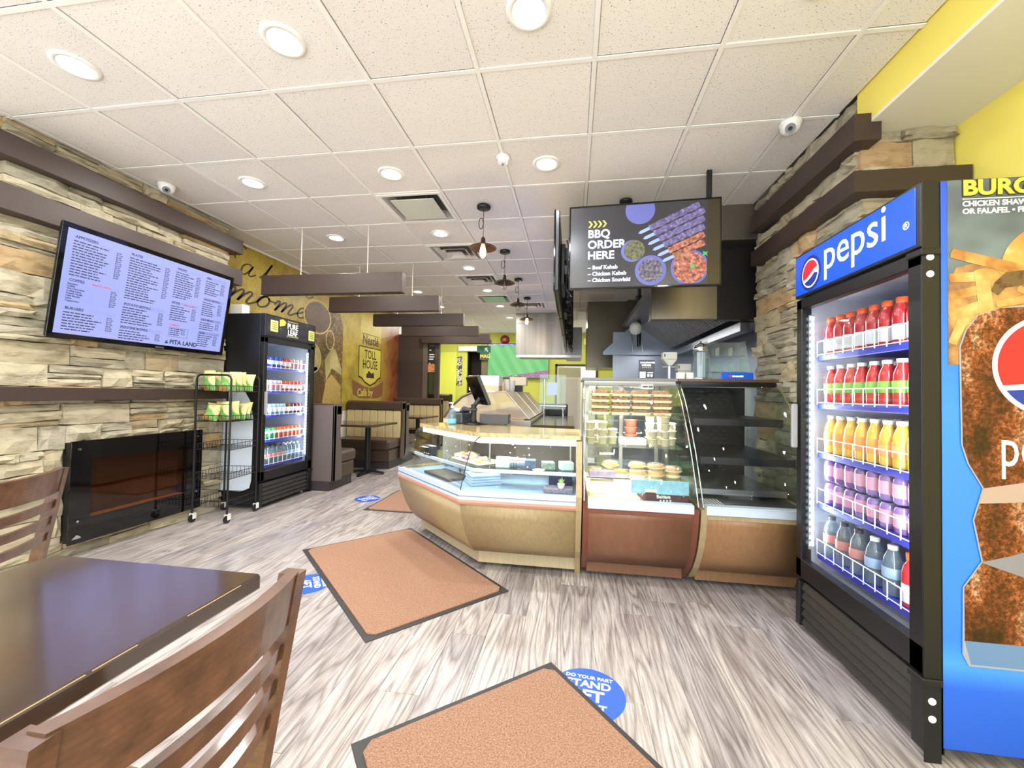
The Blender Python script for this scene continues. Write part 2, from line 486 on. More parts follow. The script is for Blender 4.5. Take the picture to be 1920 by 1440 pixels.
def plank_mat():
    m = bpy.data.materials.new('grey_vinyl_plank'); m.use_nodes = True; nt = m.node_tree; nt.nodes.clear()
    out = nd(nt, 'ShaderNodeOutputMaterial'); b = nd(nt, 'ShaderNodeBsdfPrincipled', Roughness=0.34); nt.links.new(b.outputs[0], out.inputs[0])
    b.inputs['Specular IOR Level'].default_value = 0.45
    g = nd(nt, 'ShaderNodeNewGeometry'); oi = nd(nt, 'ShaderNodeObjectInfo')
    cb = nd(nt, 'ShaderNodeCombineXYZ'); mu = nd(nt, 'ShaderNodeMath', operation='MULTIPLY'); mu.inputs[1].default_value = 61.0
    nt.links.new(oi.outputs['Random'], mu.inputs[0]); nt.links.new(mu.outputs[0], cb.inputs[1]); nt.links.new(mu.outputs[0], cb.inputs[0])
    ad = nd(nt, 'ShaderNodeVectorMath', operation='ADD'); nt.links.new(g.outputs['Position'], ad.inputs[0]); nt.links.new(cb.outputs[0], ad.inputs[1]); src = ad.outputs[0]
    # cathedral grain: contour lines of a stretched low-frequency noise
    f = tnoise(nt, src, 1.0, (10.5, .8, 1), 1.5, 0.45, 0.2)
    m1 = nd(nt, 'ShaderNodeMath', operation='MULTIPLY'); m1.inputs[1].default_value = 20.0; nt.links.new(f, m1.inputs[0])
    fr = nd(nt, 'ShaderNodeMath', operation='PINGPONG'); fr.inputs[1].default_value = 1.0; nt.links.new(m1.outputs[0], fr.inputs[0])
    rings = ramp(nt, fr.outputs[0], [(0.0, (160, 155, 156)), (0.3, (192, 188, 189)), (0.75, (210, 207, 208)), (1.0, (218, 215, 216))])
    fine = tnoise(nt, src, 14.0, (14, 0.5, 1), 5.0, 0.65)
    c = mixc(nt, 1.0, rings, ramp(nt, fine, [(0.3, (186, 181, 180)), (0.6, (255, 255, 255))]), 'MULTIPLY')
    big = tnoise(nt, src, 1.6, (4, 0.6, 1), 3.0)
    c = mixc(nt, 1.0, c, ramp(nt, big, [(0.35, (214, 208, 206)), (0.65, (255, 254, 252))]), 'MULTIPLY')
    tint = ramp(nt, oi.outputs['Random'], [(0.0, (222, 220, 222)), (0.5, (246, 243, 240)), (1.0, (255, 252, 248))])
    nt.links.new(mixc(nt, 1.0, c, tint, 'MULTIPLY'), b.inputs['Base Color'])
    bp = nd(nt, 'ShaderNodeBump', Strength=0.12, Distance=0.002); nt.links.new(fine, bp.inputs['Height']); nt.links.new(bp.outputs[0], b.inputs['Normal'])
    return m


# ------------------------------------------------------------------ floor
XL, XR, YF, YB = -3.88, 2.04, -1.75, 11.5      # mural wall, yellow wall, storefront, lime wall
fl = struct(MB().box(-4.6, -2.2, -0.12, 2.6, 12.6, -0.004).build('floor', mat('floor_base', (120, 116, 114), 0.8)))
M_plank = plank_mat()
PW, PL = 0.182, 1.22
pl_me = MB().bbox(0, 0, -0.006, PW - 0.0012, PL - 0.0012, 0.0, 0.0008).mesh('plank'); pl_me.materials.append(M_plank)
spots = []
for i in range(int((XR - XL) / PW) + 1):
    x = XL + i * PW; off = rnd.uniform(0, PL); y = 0.35 - off
    while y < 9.2:
        spots.append((x, y)); y += PL
spots.sort(key=lambda p: p[1])
for x, y in spots[:286]: piece('plank', pl_me, fl, (x, y, 0))
rest = MB()
for x, y in spots[286:]: rest.box(x, y, -0.006, x + PW - 0.0012, y + PL - 0.0012, 0)
for i in range(int((XR - XL) / PW) + 1):
    x = XL + i * PW; ys = [p[1] for p in spots if abs(p[0] - x) < 1e-6]; y = min(ys) - PL
    while y > -2.2: rest.box(x, y, -0.006, x + PW - 0.0012, y + PL - 0.0012, 0); y -= PL
    y = max(ys) + PL
    while y < 11.4: rest.box(x, y, -0.006, x + PW - 0.0012, y + PL - 0.0012, 0); y += PL
stuff(rest.build('planks', M_plank, fl))

# ------------------------------------------------------------------ ceiling: slab, tiles, grid bars, lights and vents in their tiles
ce = struct(MB().box(-4.6, -2.2, H + 0.12, 2.6, 12.6, H + 0.2).build('ceiling', M_offw))
M_tile = speck_mat(); M_bar = mat('ceiling_bar', (244, 242, 238), 0.55)
T = 0.61; GX, GY = -1.7458, 2.0728
lights = [(-2.66, 1.77), (-1.43, 1.77), (-0.22, 1.77), (-2.66, 2.99), (-1.44, 2.99), (-0.22, 2.99), (-2.66, 4.2), (-1.44, 4.2), (-1.44, 5.42), (-1.44, 6.64),
          (-2.66, 6.64), (-2.66, 7.86), (-1.44, 7.86), (-1.44, 9.08), (1.0, 1.77), (1.0, -0.06), (-1.44, 0.55), (-0.22, 10.3), (-2.66, 0.55), (-0.22, 0.55), (-2.66, 10.3), (-3.27, 9.69)]  # the last two are added, unseen, to brighten the lime room
cell = lambda x, y: (math.floor((x - GX) / T), math.floor((y - GY) / T))
lc = {cell(*p) for p in lights}
vents = [(0, 2), (0, 4), (0, 6), (0, 8), (1, 9)]
full = MB().bbox(-T / 2 + .013, -T / 2 + .013, 0, T / 2 - .013, T / 2 - .013, 0.015, 0.004).mesh('ceiling_tile'); full.materials.append(M_tile)
hb = MB(); n = 32; R_ = 0.082; e_ = T / 2 - .013; vs = []
sq = []
for i in range(n):
    a = 2 * PI * (i + .5) / n; c_, s_ = math.cos(a), math.sin(a); k = e_ / max(abs(c_), abs(s_)); sq.append((c_ * k, s_ * k)); vs.append((R_ * c_, R_ * s_, 0))
vs += [(p[0], p[1], 0) for p in sq]; vs += [(v[0], v[1], 0.015) for v in vs]
hb.add(vs, [(i, n + i, n + (i + 1) % n, (i + 1) % n) for i in range(n)] + [(2 * n + (i + 1) % n, 3 * n + (i + 1) % n, 3 * n + i, 2 * n + i) for i in range(n)])
for sx in (-1, 1):      # fill the square's corners
    for sy in (-1, 1):
        best = sorted(range(n), key=lambda i: -(sq[i][0] * sx + sq[i][1] * sy))[:2]
        hb.add([(sq[best[0]][0], sq[best[0]][1], 0), (sq[best[1]][0], sq[best[1]][1], 0), (sx * e_, sy * e_, 0)], [(0, 1, 2)])
holed = hb.mesh('ceiling_tile'); holed.materials.append(M_tile)
XS = 1.56
for ci in range(-4, 6):
    for ri in range(-7, 16):
        if (ci, ri) in vents: continue
        x0, y0 = GX + ci * T, GY + ri * T; x1, y1 = min(x0 + T, XS if ri < 9 else XR), min(y0 + T, YB); xx0 = max(x0, XL + .004)
        yy0 = max(y0, YF)
        if x1 - xx0 < 0.03 or y1 - yy0 < .03: continue
        if (ci, ri) in lc: piece('ceiling_tile', holed, ce, (x0 + T / 2, y0 + T / 2, H + .004))
        else: piece('ceiling_tile', full, ce, ((xx0 + x1) / 2, (yy0 + y1) / 2, H + .004), scale=((x1 - xx0) / T, (y1 - yy0) / T, 1))
for ci in range(-3, 7):
    x = GX + ci * T
    if x > XR - .1: continue
    mb = MB(); y0_ = YF if x < XS else 7.6
    mb.box(x - .012, y0_, H - .002, x + .012, YB, H + .004).box(x - .002, y0_, H + .004, x + .002, YB, H + .03).build('grid_bar', M_bar, ce)
for ri in range(-6, 16):
    y = GY + ri * T
    MB().box(XL, y - .012, H - .001, XS, y + .012, H + .005).build('grid_bar', M_bar, ce)
MB().box(XL, YF, H - .02, XL + .02, YB, H + .003).build('edge_angle', M_bar, ce)

M_lamp = mat('lamp_lens', (255, 250, 240), 0.5, emit=9.0)
M_lampc = mat('cool_lamp_lens', (226, 242, 255), 0.5, emit=9.0)
M_trim = mat('downlight_trim', (246, 246, 244), 0.35)
cool = {0, 2, 5}
hotl = ['leftmost of the front row near the stone chimney', 'in the middle of the front row, warm white', 'cut by the top edge of the photo, cool white',
        'behind the round camera on the left wall side', 'right in front of the blank square vent', 'between the white sensor and the hanging order screen',
        'just above the nearest hanging brown beam', 'right behind the blank square vent', 'between the first and second square diffusers',
        'between the second and third square diffusers', 'over the end of the second hanging beam', 'over the end of the third hanging beam',
        'behind the green tinted ceiling panel', 'farthest one, close to the steel hood', 'unlit one at the top right edge of the ceiling']
dl0 = {}
for i, (x, y) in enumerate(lights):
    lit = i != 14; kind = ('c' if i in cool else 'w') if lit else 'o'
    if kind not in dl0:
        t = thing('downlight', 'x', 'ceiling light', (x, y, H), 0, 'recessed downlights')
        MB().lathe([(.072, .004), (.074, -.004), (.098, -.006), (.102, .001), (.102, .004)], n=32).build('trim_ring', M_trim, t)
        MB().lathe([(.074, -.003), (.070, .012), (.062, .05), (.05, .06)], n=32).build('reflector', M_trim, t)
        MB().lathe([(.058, .052), (.053, .028), (.034, .012), (0.0005, .006)], n=24).build('lamp', {'c': M_lampc, 'w': M_lamp, 'o': M_white}[kind], t)
        dl0[kind] = t
    else: t = copy_thing(dl0[kind], (x, y, H))
    t['label'] = 'recessed round ceiling downlight, ' + (hotl[i] if i < len(hotl) else ['', '', '', '', '', 'above the street window', 'above the brown dining chair', 'over the back kitchen', 'above the chair by the chimney', 'above the front door mat', 'added to brighten the lime room behind the partition', 'added in the corner to brighten the lime room'][i - 10])
    if lit:
        area_light('downlight_glow', (x, y, H - .012), (0, 0, 0), .12, .12, 16.0 if y < 8 else 24.0, (1.0, .96, .90) if kind == 'w' else (.88, .95, 1.0), 'DISK')
# vents
for k, (ci, ri) in enumerate(vents):
    x, y = GX + (ci + .5) * T, GY + (ri + .5) * T
    lb = ['blank square return panel hung in the ceiling behind the front lights', 'square louvred ceiling diffuser behind the glowing first pendant', 'square louvred ceiling diffuser beside the second pendant',
          'square ceiling grille with a pale green panel', 'square louvred ceiling diffuser just before the steel hood'][k]
    t = thing('ceiling_vent', lb, 'vent', (x, y, H), 0, 'ceiling vents'); e = T / 2 - .014
    f = MB()
    for (a, b, z) in ((e, e - .03, 0.0),):
        f.box(-a, -a, -.006, a, -b, .004).box(-a, b, -.006, a, a, .004).box(-a, -b, -.006, -b, b, .004).box(b, -b, -.006, a, b, .004)
    f.build('frame', M_bar, t)
    for sx, sy in ((0, -1), (0, 1), (-1, 0), (1, 0)):
        s0, s1 = e - .03, e - .09
        vs = [(-s0, -s0, 0), (s0, -s0, 0), (s1, -s1, .07), (-s1, -s1, .07)]
        rot = {(0, -1): 0, (1, 0): PI / 2, (0, 1): PI, (-1, 0): -PI / 2}[(sx, sy)]
        m = Matrix.Rotation(rot, 4, 'Z'); MB().add([m @ Vector(v) for v in vs], [(0, 1, 2, 3)]).build('throat', mat('vent_throat', (176, 172, 168), .5), t)
    MB().box(-e + .05, -e + .05, .07, e - .05, e - .05, .075).build('damper', mat('vent_dark', (92, 90, 88), .6), t)
    if k in (0, 3):
        MB().bbox(-.2, -.2, -.012, .2, .2, -.004, .002).build('blank_panel', mat('vent_panel' + str(k), (214, 218, 206) if k == 0 else (168, 214, 180), .35), t)
        h = MB()
        for sx in (-.12, .12):
            for sy in (-.15, .15): h.cyl((sx, sy, -.004), (sx, sy, .07), .004, n=6)
        h.build('hanger_rods', M_steeld, t)
    else:
        for q, (a, z) in enumerate(((.225, .03), (.165, .016), (.105, .004))):
            lv = MB(); b = a - .045
            for rot in range(4):
                m = Matrix.Rotation(rot * PI / 2, 4, 'Z')
                lv.add([m @ Vector(v) for v in ((-a, -a, z - .03), (a, -a, z - .03), (b, -b, z), (-b, -b, z))], [(0, 1, 2, 3)])
            lv.build('louvre', mat('louvre_paint', (226, 220, 214), .4), t)
        MB().box(-.06, -.06, .0, .06, .06, .004).build('centre_plate', M_bar, t)
# ------------------------------------------------------------------ ledger stone faces
def stone_variants():
    out = []
    for k in range(12):
        mb = MB(); nx, nz = 4, 2; vs = []; seed = k * 7.3
        for j in range(nz + 1):
            for i in range(nx + 1):
                x, z = i / nx - .5, j / nz - .5
                edge = (i in (0, nx)) or (j in (0, nz))
                d = (-.5 + mnoise.noise(Vector((i * 1.7 + seed, j * 1.9, seed))) * .46 - (0 if edge else .10)) + (0.16 if edge else 0)
                jx = mnoise.noise(Vector((j * 2.1, seed, i * .5))) * .03 if i in (0, nx) else mnoise.noise(Vector((i, j, seed))) * .08
                jz = mnoise.noise(Vector((i * 1.3, seed * 2, j))) * .10 if j in (0, nz) else .1 * mnoise.noise(Vector((seed, i, j)))
                vs.append((x + jx, d, z + jz))
        F = [(j * (nx + 1) + i, j * (nx + 1) + i + 1, (j + 1) * (nx + 1) + i + 1, (j + 1) * (nx + 1) + i) for j in range(nz) for i in range(nx)]
        rim = [i for i in range(nx + 1)] + [j * (nx + 1) + nx for j in range(1, nz + 1)] + [nz * (nx + 1) + i for i in range(nx - 1, -1, -1)] + [j * (nx + 1) for j in range(nz - 1, 0, -1)]
        b0 = len(vs); vs += [(vs[q][0], .5, vs[q][2]) for q in rim]
        for q in range(len(rim)):
            w = (q + 1) % len(rim); F.append((rim[w], rim[q], b0 + q, b0 + w))
        mb.add(vs, F); me = mb.mesh('stone'); me.materials.append(M_stone); out.append(me)
    return out


STV = stone_variants()


def stone_face(parent, org, rz, W, Hh, seed, holes=(), limit=300, proud=0.045, joinname='stones'):
    """fills a W x Hh face with ledger stones; local x runs along the face, -y points out; org = lower left corner in the world"""
    r = random.Random(seed); cells = []; z = 0.0
    while z < Hh - .01:
        h = min(r.choice((.13, .15, .15, .17)), Hh - z)
        if Hh - z - h < .05: h = Hh - z
        x = 0.0
        while x < W - .005:
            w = r.uniform(.16, .44)
            if W - x - w < .12: w = W - x
            kind = r.random()
            if kind < .34: cells.append((x, z, w, h))
            elif kind < .68:
                a = r.uniform(.35, .65)
                cells.append((x, z, w, h * a))
                if r.random() < .5 and w > .25:
                    b = r.uniform(.35, .65); cells.append((x, z + h * a, w * b, h * (1 - a))); cells.append((x + w * b, z + h * a, w * (1 - b), h * (1 - a)))
                else: cells.append((x, z + h * a, w, h * (1 - a)))
            else:
                a = r.uniform(.24, .4); b = r.uniform(.6, .74)
                for s0, s1 in ((0, a), (a, b), (b, 1)): cells.append((x + r.uniform(-.01, .01), z + h * s0, w, h * (s1 - s0)))
            x += w
        z += h
    for hx0, hx1, hz0, hz1 in holes:          # cut the stones round the opening
        nw = []
        for x, z, w, h in cells:
            if x + w <= hx0 or x >= hx1 or z + h <= hz0 or z >= hz1: nw.append((x, z, w, h)); continue
            if hx0 - x > .03: nw.append((x, z, hx0 - x, h))
            if x + w - hx1 > .03: nw.append((hx1, z, x + w - hx1, h))
            a, b = max(x, hx0), min(x + w, hx1)
            if hz0 - z > .015: nw.append((a, z, b - a, hz0 - z))
            if z + h - hz1 > .015: nw.append((a, hz1, b - a, z + h - hz1))
        cells = nw
    cells.sort(key=lambda c: -c[2] * c[3])
    inv = pmat(parent).inverted(); base = Matrix.Translation(org) @ Matrix.Rotation(rz, 4, 'Z'); join = MB(); n = 0
    for c in cells:
        me = r.choice(STV); pr = proud + r.uniform(-.018, .026)
        M = inv @ base @ Matrix.Translation((c[0] + c[2] / 2, -pr / 2 + .012, c[1] + c[3] / 2)) @ Matrix.Rotation(r.uniform(-.02, .02), 4, 'Y') @ Matrix.Diagonal(((c[2] - .004) * r.choice((1, -1)), pr, (c[3] - .004), 1))
        if n < limit:
            o = bpy.data.objects.new('stone', me); C.objects.link(o); o.parent = parent; o.matrix_basis = M; n += 1
        else: join.add([M @ v.co for v in me.vertices], [tuple(p.vertices) for p in me.polygons])
    if join.v: stuff(join.build(joinname, M_stone, parent))
    return n


# left chimney breast (stone) standing in front of the mural wall
cb = struct(MB().box(XL, 2.05, 0, -3.64, 3.76, H).build('trim_1', M_joint))
n1 = stone_face(cb, (-3.64, 2.05, 0), PI / 2, 1.72, H, 11, holes=((2.43 - 2.05, 3.45 - 2.05, .12, .835),), limit=270)
stone_face(cb, (-3.88, 2.05, 0), 0, .25, H, 12, limit=20)
# right pillar (stone)
rp = struct(MB().box(1.60, 2.53, 0, 2.04, 3.80, 2.74).box(1.60, 2.53, 2.74, 1.62, 3.80, H).build('trim_2', M_joint))
stone_face(rp, (1.60, 3.82, 0), -PI / 2, 1.29, H, 21, limit=230)
stone_face(rp, (1.57, 2.53, .6), 0, .46, 2.14, 22, limit=60)

# left wall with the coffee mural
struct(MB().box(XL - .12, YF, 0, XL, YB + 1, H + .1).build('wall_left', M_offw))
struct(MB().box(XR, YF, 0, XR + .12, 3.86, H + .1).build('wall_right', M_yellow))


def mural_fn(nt, v):
    sp = nd(nt, 'ShaderNodeSeparateXYZ'); nt.links.new(v, sp.inputs[0])
    base = ramp(nt, tnoise(nt, v, 5.0, (1, 1, 1), 6.0, .7), [(.3, (146, 126, 46)), (.5, (180, 157, 58)), (.7, (198, 174, 68))])
    fib = ramp(nt, tnoise(nt, v, 30.0, (4, 1, 4), 5.0), [(.3, (205, 200, 190)), (.6, (255, 255, 255))])
    base = mixc(nt, 1.0, base, fib, 'MULTIPLY')
    # darker brown blotches in the middle band, orange towards the far end
    mr = nd(nt, 'ShaderNodeMapRange'); mr.inputs['From Min'].default_value = 7.65; mr.inputs['From Max'].default_value = 8.3; nt.links.new(sp.outputs['Y'], mr.inputs['Value'])
    base = mixc(nt, mr.outputs[0], base, ramp(nt, tnoise(nt, v, 6.0, (1, 1, 1), 5.0), [(.35, (104, 58, 34)), (.65, (160, 92, 52))]))
    return base


def mural_panel(y0, y1, z0, z1, m, name):
    return MB().box(XL, y0, z0, XL + .006, y1, z1).build(name, m, mural)


mural = MB().box(XL, 3.76, .9, XL + .004, 8.62, H - .022).build('wall_mural', None)
M_mur = print_mat('mural_print', mural_fn, .4)
mural.data.materials.append(M_mur); tag(mural, 'coffee themed yellow wall mural with handwriting and a brand seal above the booths', 'mural')
# shape the mural's own object coordinates: y is world y; printed areas
XM = XL + .004
FM = lambda y, z: frame((XM, y, z), (0, 1, 0), (0, 0, 1))        # print frame: x towards the back, y up


def blot(nt, v): return ramp(nt, tnoise(nt, v, 22, (1, 1, 1), 6, .7), [(.3, (52, 36, 22)), (.5, (104, 76, 38)), (.7, (168, 138, 70))])


M_blot = print_mat('mural_dark', blot)
M_beans = print_mat('mural_beans', lambda nt, v: ramp(nt, tnoise(nt, v, 55, (1, 1, 1), 3, .5, 1.0), [(.4, (46, 28, 18)), (.52, (120, 84, 50)), (.62, (66, 40, 26))]))
M_cup = print_mat('mural_cup', lambda nt, v: ramp(nt, tnoise(nt, v, 4, (1, 1, 1), 3), [(.3, (150, 140, 90)), (.7, (196, 180, 120))]))
M_sack = print_mat('mural_sack', lambda nt, v: ramp(nt, tnoise(nt, v, 60, (3, 1, 1), 4), [(.3, (140, 112, 56)), (.7, (200, 170, 96))]))
M_line = mat('mural_line', (58, 40, 28), .5)
M_pale = mat('mural_pale_line', (206, 186, 120), .5)
flat([(5.55, 1.0), (5.58, 1.6), (5.6, 2.0), (5.7, 2.3), (5.95, 2.50), (6.3, 2.52), (6.40, 2.3), (6.40, 1.0)], .001, FM(0, 0), M_blot, mural, 'printed_dark_area')  # dark brown area of the mural print
flat([(5.45, 1.02), (5.5, 1.55), (5.7, 1.6), (5.9, 1.4), (6.0, 1.02)], .0016, FM(0, 0), M_beans, mural, 'printed_beans')
flat([(5.85, 1.0), (5.95, 1.4), (6.1, 1.5), (6.37, 1.32), (6.38, 1.0)], .002, FM(0, 0), M_sack, mural, 'printed_sack')
flat(circ(5.7, 2.36, .30, 28, ry=.22), .0018, FM(0, 0), M_beans, mural, 'printed_beans')
flat(circ(5.62, 1.72, .17, 24, ry=.2), .0016, FM(0, 0), M_cup, mural, 'printed_cup')
flat([(5.9, 1.72), (6.1, 1.95), (6.2, 1.9), (6.38, 1.6), (6.38, 1.5), (6.1, 1.6), (5.95, 1.4)], .0014, FM(0, 0), M_cup, mural, 'printed_cup')
for cy, cz, r_, rz_ in ((5.7, 2.36, .34, .26), (5.62, 1.72, .19, .22), (6.03, 2.05, .12, .16)):
    mb = MB(); n = 36; vs = []
    for i in range(n):
        a = 2 * PI * i / n
        vs += [(XM + .003, cy + r_ * math.cos(a), cz + rz_ * math.sin(a)), (XM + .003, cy + (r_ - .024) * math.cos(a), cz + (rz_ - .018) * math.sin(a))]
    mb.add(vs, [(2 * i, 2 * ((i + 1) % n), 2 * ((i + 1) % n) + 1, 2 * i + 1) for i in range(n)]).build('printed_cup_ring', M_pale, mural)


# handwriting: pen strokes as ribbons
def stroke(pts, w, M, name, parent, m, th=.0012):
    P = []
    for i in range(len(pts) - 1):                       # Catmull-Rom smoothing
        p0, p1, p2, p3 = pts[max(i - 1, 0)], pts[i], pts[i + 1], pts[min(i + 2, len(pts) - 1)]
        for k in range(5):
            t = k / 5
            P.append(tuple(.5 * ((2 * p1[q]) + (-p0[q] + p2[q]) * t + (2 * p0[q] - 5 * p1[q] + 4 * p2[q] - p3[q]) * t * t + (-p0[q] + 3 * p1[q] - 3 * p2[q] + p3[q]) * t ** 3) for q in (0, 1)))
    P.append(pts[-1]); mb = MB(); vs = []
    for i, p in enumerate(P):
        a, b = P[max(i - 1, 0)], P[min(i + 1, len(P) - 1)]; d = Vector((b[0] - a[0], b[1] - a[1])); d = d.normalized() if d.length > 1e-9 else Vector((1, 0))
        wd = w * (.55 + .45 * abs(d.y))
        vs += [M @ Vector((p[0] - d.y * wd / 2, p[1] + d.x * wd / 2, th)), M @ Vector((p[0] + d.y * wd / 2, p[1] - d.x * wd / 2, th))]
    mb.add(vs, [(2 * i, 2 * i + 1, 2 * i + 3, 2 * i + 2) for i in range(len(P) - 1)]); return mb.build(name, m, parent)


SCR = {  # strokes per letter, unit x-height 1, advance
    'm': ([(0, .55), (.15, .95), (.25, .8), (.12, .05), (.3, .6), (.5, .97), (.6, .8), (.48, .05), (.66, .6), (.86, .97), (.97, .8), (.85, .15), (.98, 0), (1.25, .3)], 1.25),
    'n': ([(0, .55), (.15, .95), (.25, .8), (.12, .05), (.3, .6), (.5, .97), (.62, .8), (.5, .15), (.64, 0), (.9, .3)], .9),
    'o': ([(0, .3), (.1, .5), (.25, .9), (.45, 1), (.3, 1), (.1, .7), (.08, .25), (.25, 0), (.5, .2), (.58, .6), (.48, .95), (.6, .75), (.85, .7)], .85),
    'e': ([(0, .3), (.3, .5), (.48, .8), (.36, 1), (.18, .85), (.1, .4), (.25, .02), (.5, .1), (.72, .4)], .7),
    't': ([(0, .3), (.2, .8), (.42, 1.8), (.3, 1.1), (.2, .3), (.3, 0), (.6, .3)], .6),
    'a': ([(.5, .9), (.3, 1), (.08, .7), (.08, .2), (.25, 0), (.45, .4), (.58, .95), (.48, .25), (.58, .02), (.85, .3)], .85),
    'h': ([(0, .3), (.25, 1.2), (.4, 1.9), (.3, 1.9), (.15, .8), (.08, 0), (.25, .7), (.45, .95), (.52, .7), (.45, .15), (.56, 0), (.8, .3)], .8),
    's': ([(0, .2), (.35, .95), (.4, .5), (.35, .1), (.1, 0)], .6)}


def script(word, x, y, s, w, M, drop=0.0, xs=1.0):
    for ch in word:
        if ch == ' ': x += s * .7 * xs; continue
        pts, adv = SCR[ch]; stroke([(x + (p[0] + p[1] * .18) * s * xs, y + p[1] * s - drop * (p[0] * s)) for p in pts], w, M, 'script_letter', mural, M_line); x += adv * s * xs; y -= drop * adv * s


script('a', 4.2, 2.60, .14, .024, FM(0, 0), .02, 2.0)
script('t', 4.5, 2.58, .15, .026, FM(0, 0), .0, 2.0)
script('the', 4.98, 2.60, .13, .022, FM(0, 0), .03, 2.1)
script('moments', 4.02, 2.27, .15, .034, FM(0, 0), .0, 2.3)
text('CAFÉ', .12, M_line, mural, frame((XM, 4.12, 2.74), (0, 1, -.1), (0, .0, 1)), 'printed_stamp', bold=.03)
text('DEL', .12, M_line, mural, frame((XM, 4.22, 2.85), (0, 1, -.1), (0, .0, 1)), 'printed_stamp', bold=.03)
# brand seal
M_seal = mat('seal_yellow', (196, 184, 78), .45)
sealp = [(6.95, 2.06), (7.78, 2.06), (7.78, 1.52), (7.68, 1.50), (7.56, 1.42), (7.37, 1.36), (7.18, 1.42), (7.06, 1.50), (6.95, 1.52)]
flat([(6.98, 2.75), (7.78, 2.75), (7.78, 2.2), (6.98, 2.2)], .001, FM(0, 0), print_mat('seal_ground', lambda nt, v: ramp(nt, tnoise(nt, v, 8, (1, 1, 1), 5), [(.3, (182, 160, 60)), (.7, (196, 180, 74))])), mural, 'printed_ground')
flat([(q[0] + (.025 if q[0] > 7.4 else -.025 if q[0] < 7.3 else 0), q[1] + (.02 if q[1] > 2 else -.025)) for q in sealp], .0015, FM(0, 0), M_line, mural, 'seal_border')
flat(sealp, .002, FM(0, 0), M_seal, mural, 'seal_shield')
text('Nestlé', .24, M_line, mural, frame((XM + .001, 7.365, 2.13), (0, 1, 0), (0, 0, 1)), 'seal_lettering', bold=.02, sx=.98, align='CENTER')
MB().box(XM + .001, 7.02, 2.31, XM + .002, 7.70, 2.322).build('seal_bar', M_line, mural)
text('TOLL', .23, M_line, mural, frame((XM + .002, 7.365, 1.86), (0, 1, 0), (0, 0, 1)), 'seal_lettering', bold=.015, align='CENTER', sx=.82)
text('HOUSE', .23, M_line, mural, frame((XM + .002, 7.365, 1.67), (0, 1, 0), (0, 0, 1)), 'seal_lettering', bold=.015, align='CENTER', sx=.78)
flat([(7.22, 1.49), (7.52, 1.49), (7.52, 1.56), (7.47, 1.61), (7.43, 1.57), (7.37, 1.60), (7.30, 1.63), (7.26, 1.57), (7.22, 1.57)], .001, frame((XM + .002, 0, 0), (0, 1, 0), (0, 0, 1)), M_line, mural, 'seal_emblem')
flat([(6.72, 1.44), (6.9, 1.40), (7.15, 1.33), (7.37, 1.29), (7.6, 1.33), (7.92, 1.44), (7.9, 1.16), (7.7, 1.1), (7.0, 1.1), (6.76, 1.18)], .0012, FM(0, 0), mat('seal_band', (128, 84, 52), .5), mural, 'seal_band')
text('Café by', .19, M_seal, mural, frame((XM + .003, 6.9, 1.15), (0, 1, 0), (0, 0, 1)), 'seal_lettering', bold=.02)

# stone chimney beams (boxed, dark)
for nm, z0, z1, y1, lb in (('b', 2.672, 2.818, 3.84, 'upper dark brown ledge beam running along the left stone chimney'),
                           ('b', 2.335, 2.50, 3.84, 'second dark brown ledge beam just above the menu screen'),
                           ('b', 1.140, 1.232, 3.70, 'dark brown mantel beam above the black fireplace'),
                           ('b', .52, .566, 2.33, 'short low dark ledge beam end beside the fireplace')):
    tag(MB().bbox(-3.655, 1.96, z0, -3.50, y1, z1, .003).build('ledge_beam', M_beam), lb, 'beam', 'ledge beams on the stone chimney')
# right pillar beams: L shaped
for z0, z1, x1, lb in ((2.645, 2.79, 1.60, 'upper dark brown ledge beam on the right stone pillar'), (2.365, 2.48, 2.02, 'lower dark brown ledge beam wrapping the right stone pillar above the soda cooler')):
    mb = MB(); mb.prism([(1.48, 3.70), (1.48, 2.41), (x1 + .01, 2.41), (x1 + .01, 2.60), (1.61, 2.60), (1.61, 3.70)], z0, z1)
    tag(mb.build('ledge_beam', M_beam), lb, 'beam', 'ledge beams on the right pillar')

# right yellow bulkhead
struct(MB().box(1.562, YF, 2.76, 1.60, 2.52, H + .1).build('trim_3', M_yellow))
struct(MB().box(1.562, YF, 2.742, XR, 2.53, 2.76).build('trim_4', M_offw))
# front wall with storefront window behind the camera
struct(MB().box(-4.0, YF - .12, 2.75, XR + .1, YF, H + .1).build('wall_front', M_offw))
wf = struct(MB().box(-4.0, YF - .08, 0, XR + .1, YF - .02, .12).box(-4.0, YF - .08, 2.68, XR + .1, YF - .02, 2.75).build('window_1', M_blackm))
for x in (-3.95, -2.75, -1.55, -.35, .85, 2.0): MB().box(x - .03, YF - .08, .12, x + .03, YF - .02, 2.68).build('mullion', M_blackm, wf)
for x in (-3.92, -2.72, -1.52, -.32, .88): MB().box(x, YF - .053, .12, x + 1.14, YF - .047, 2.68).build('pane', M_glass, wf)

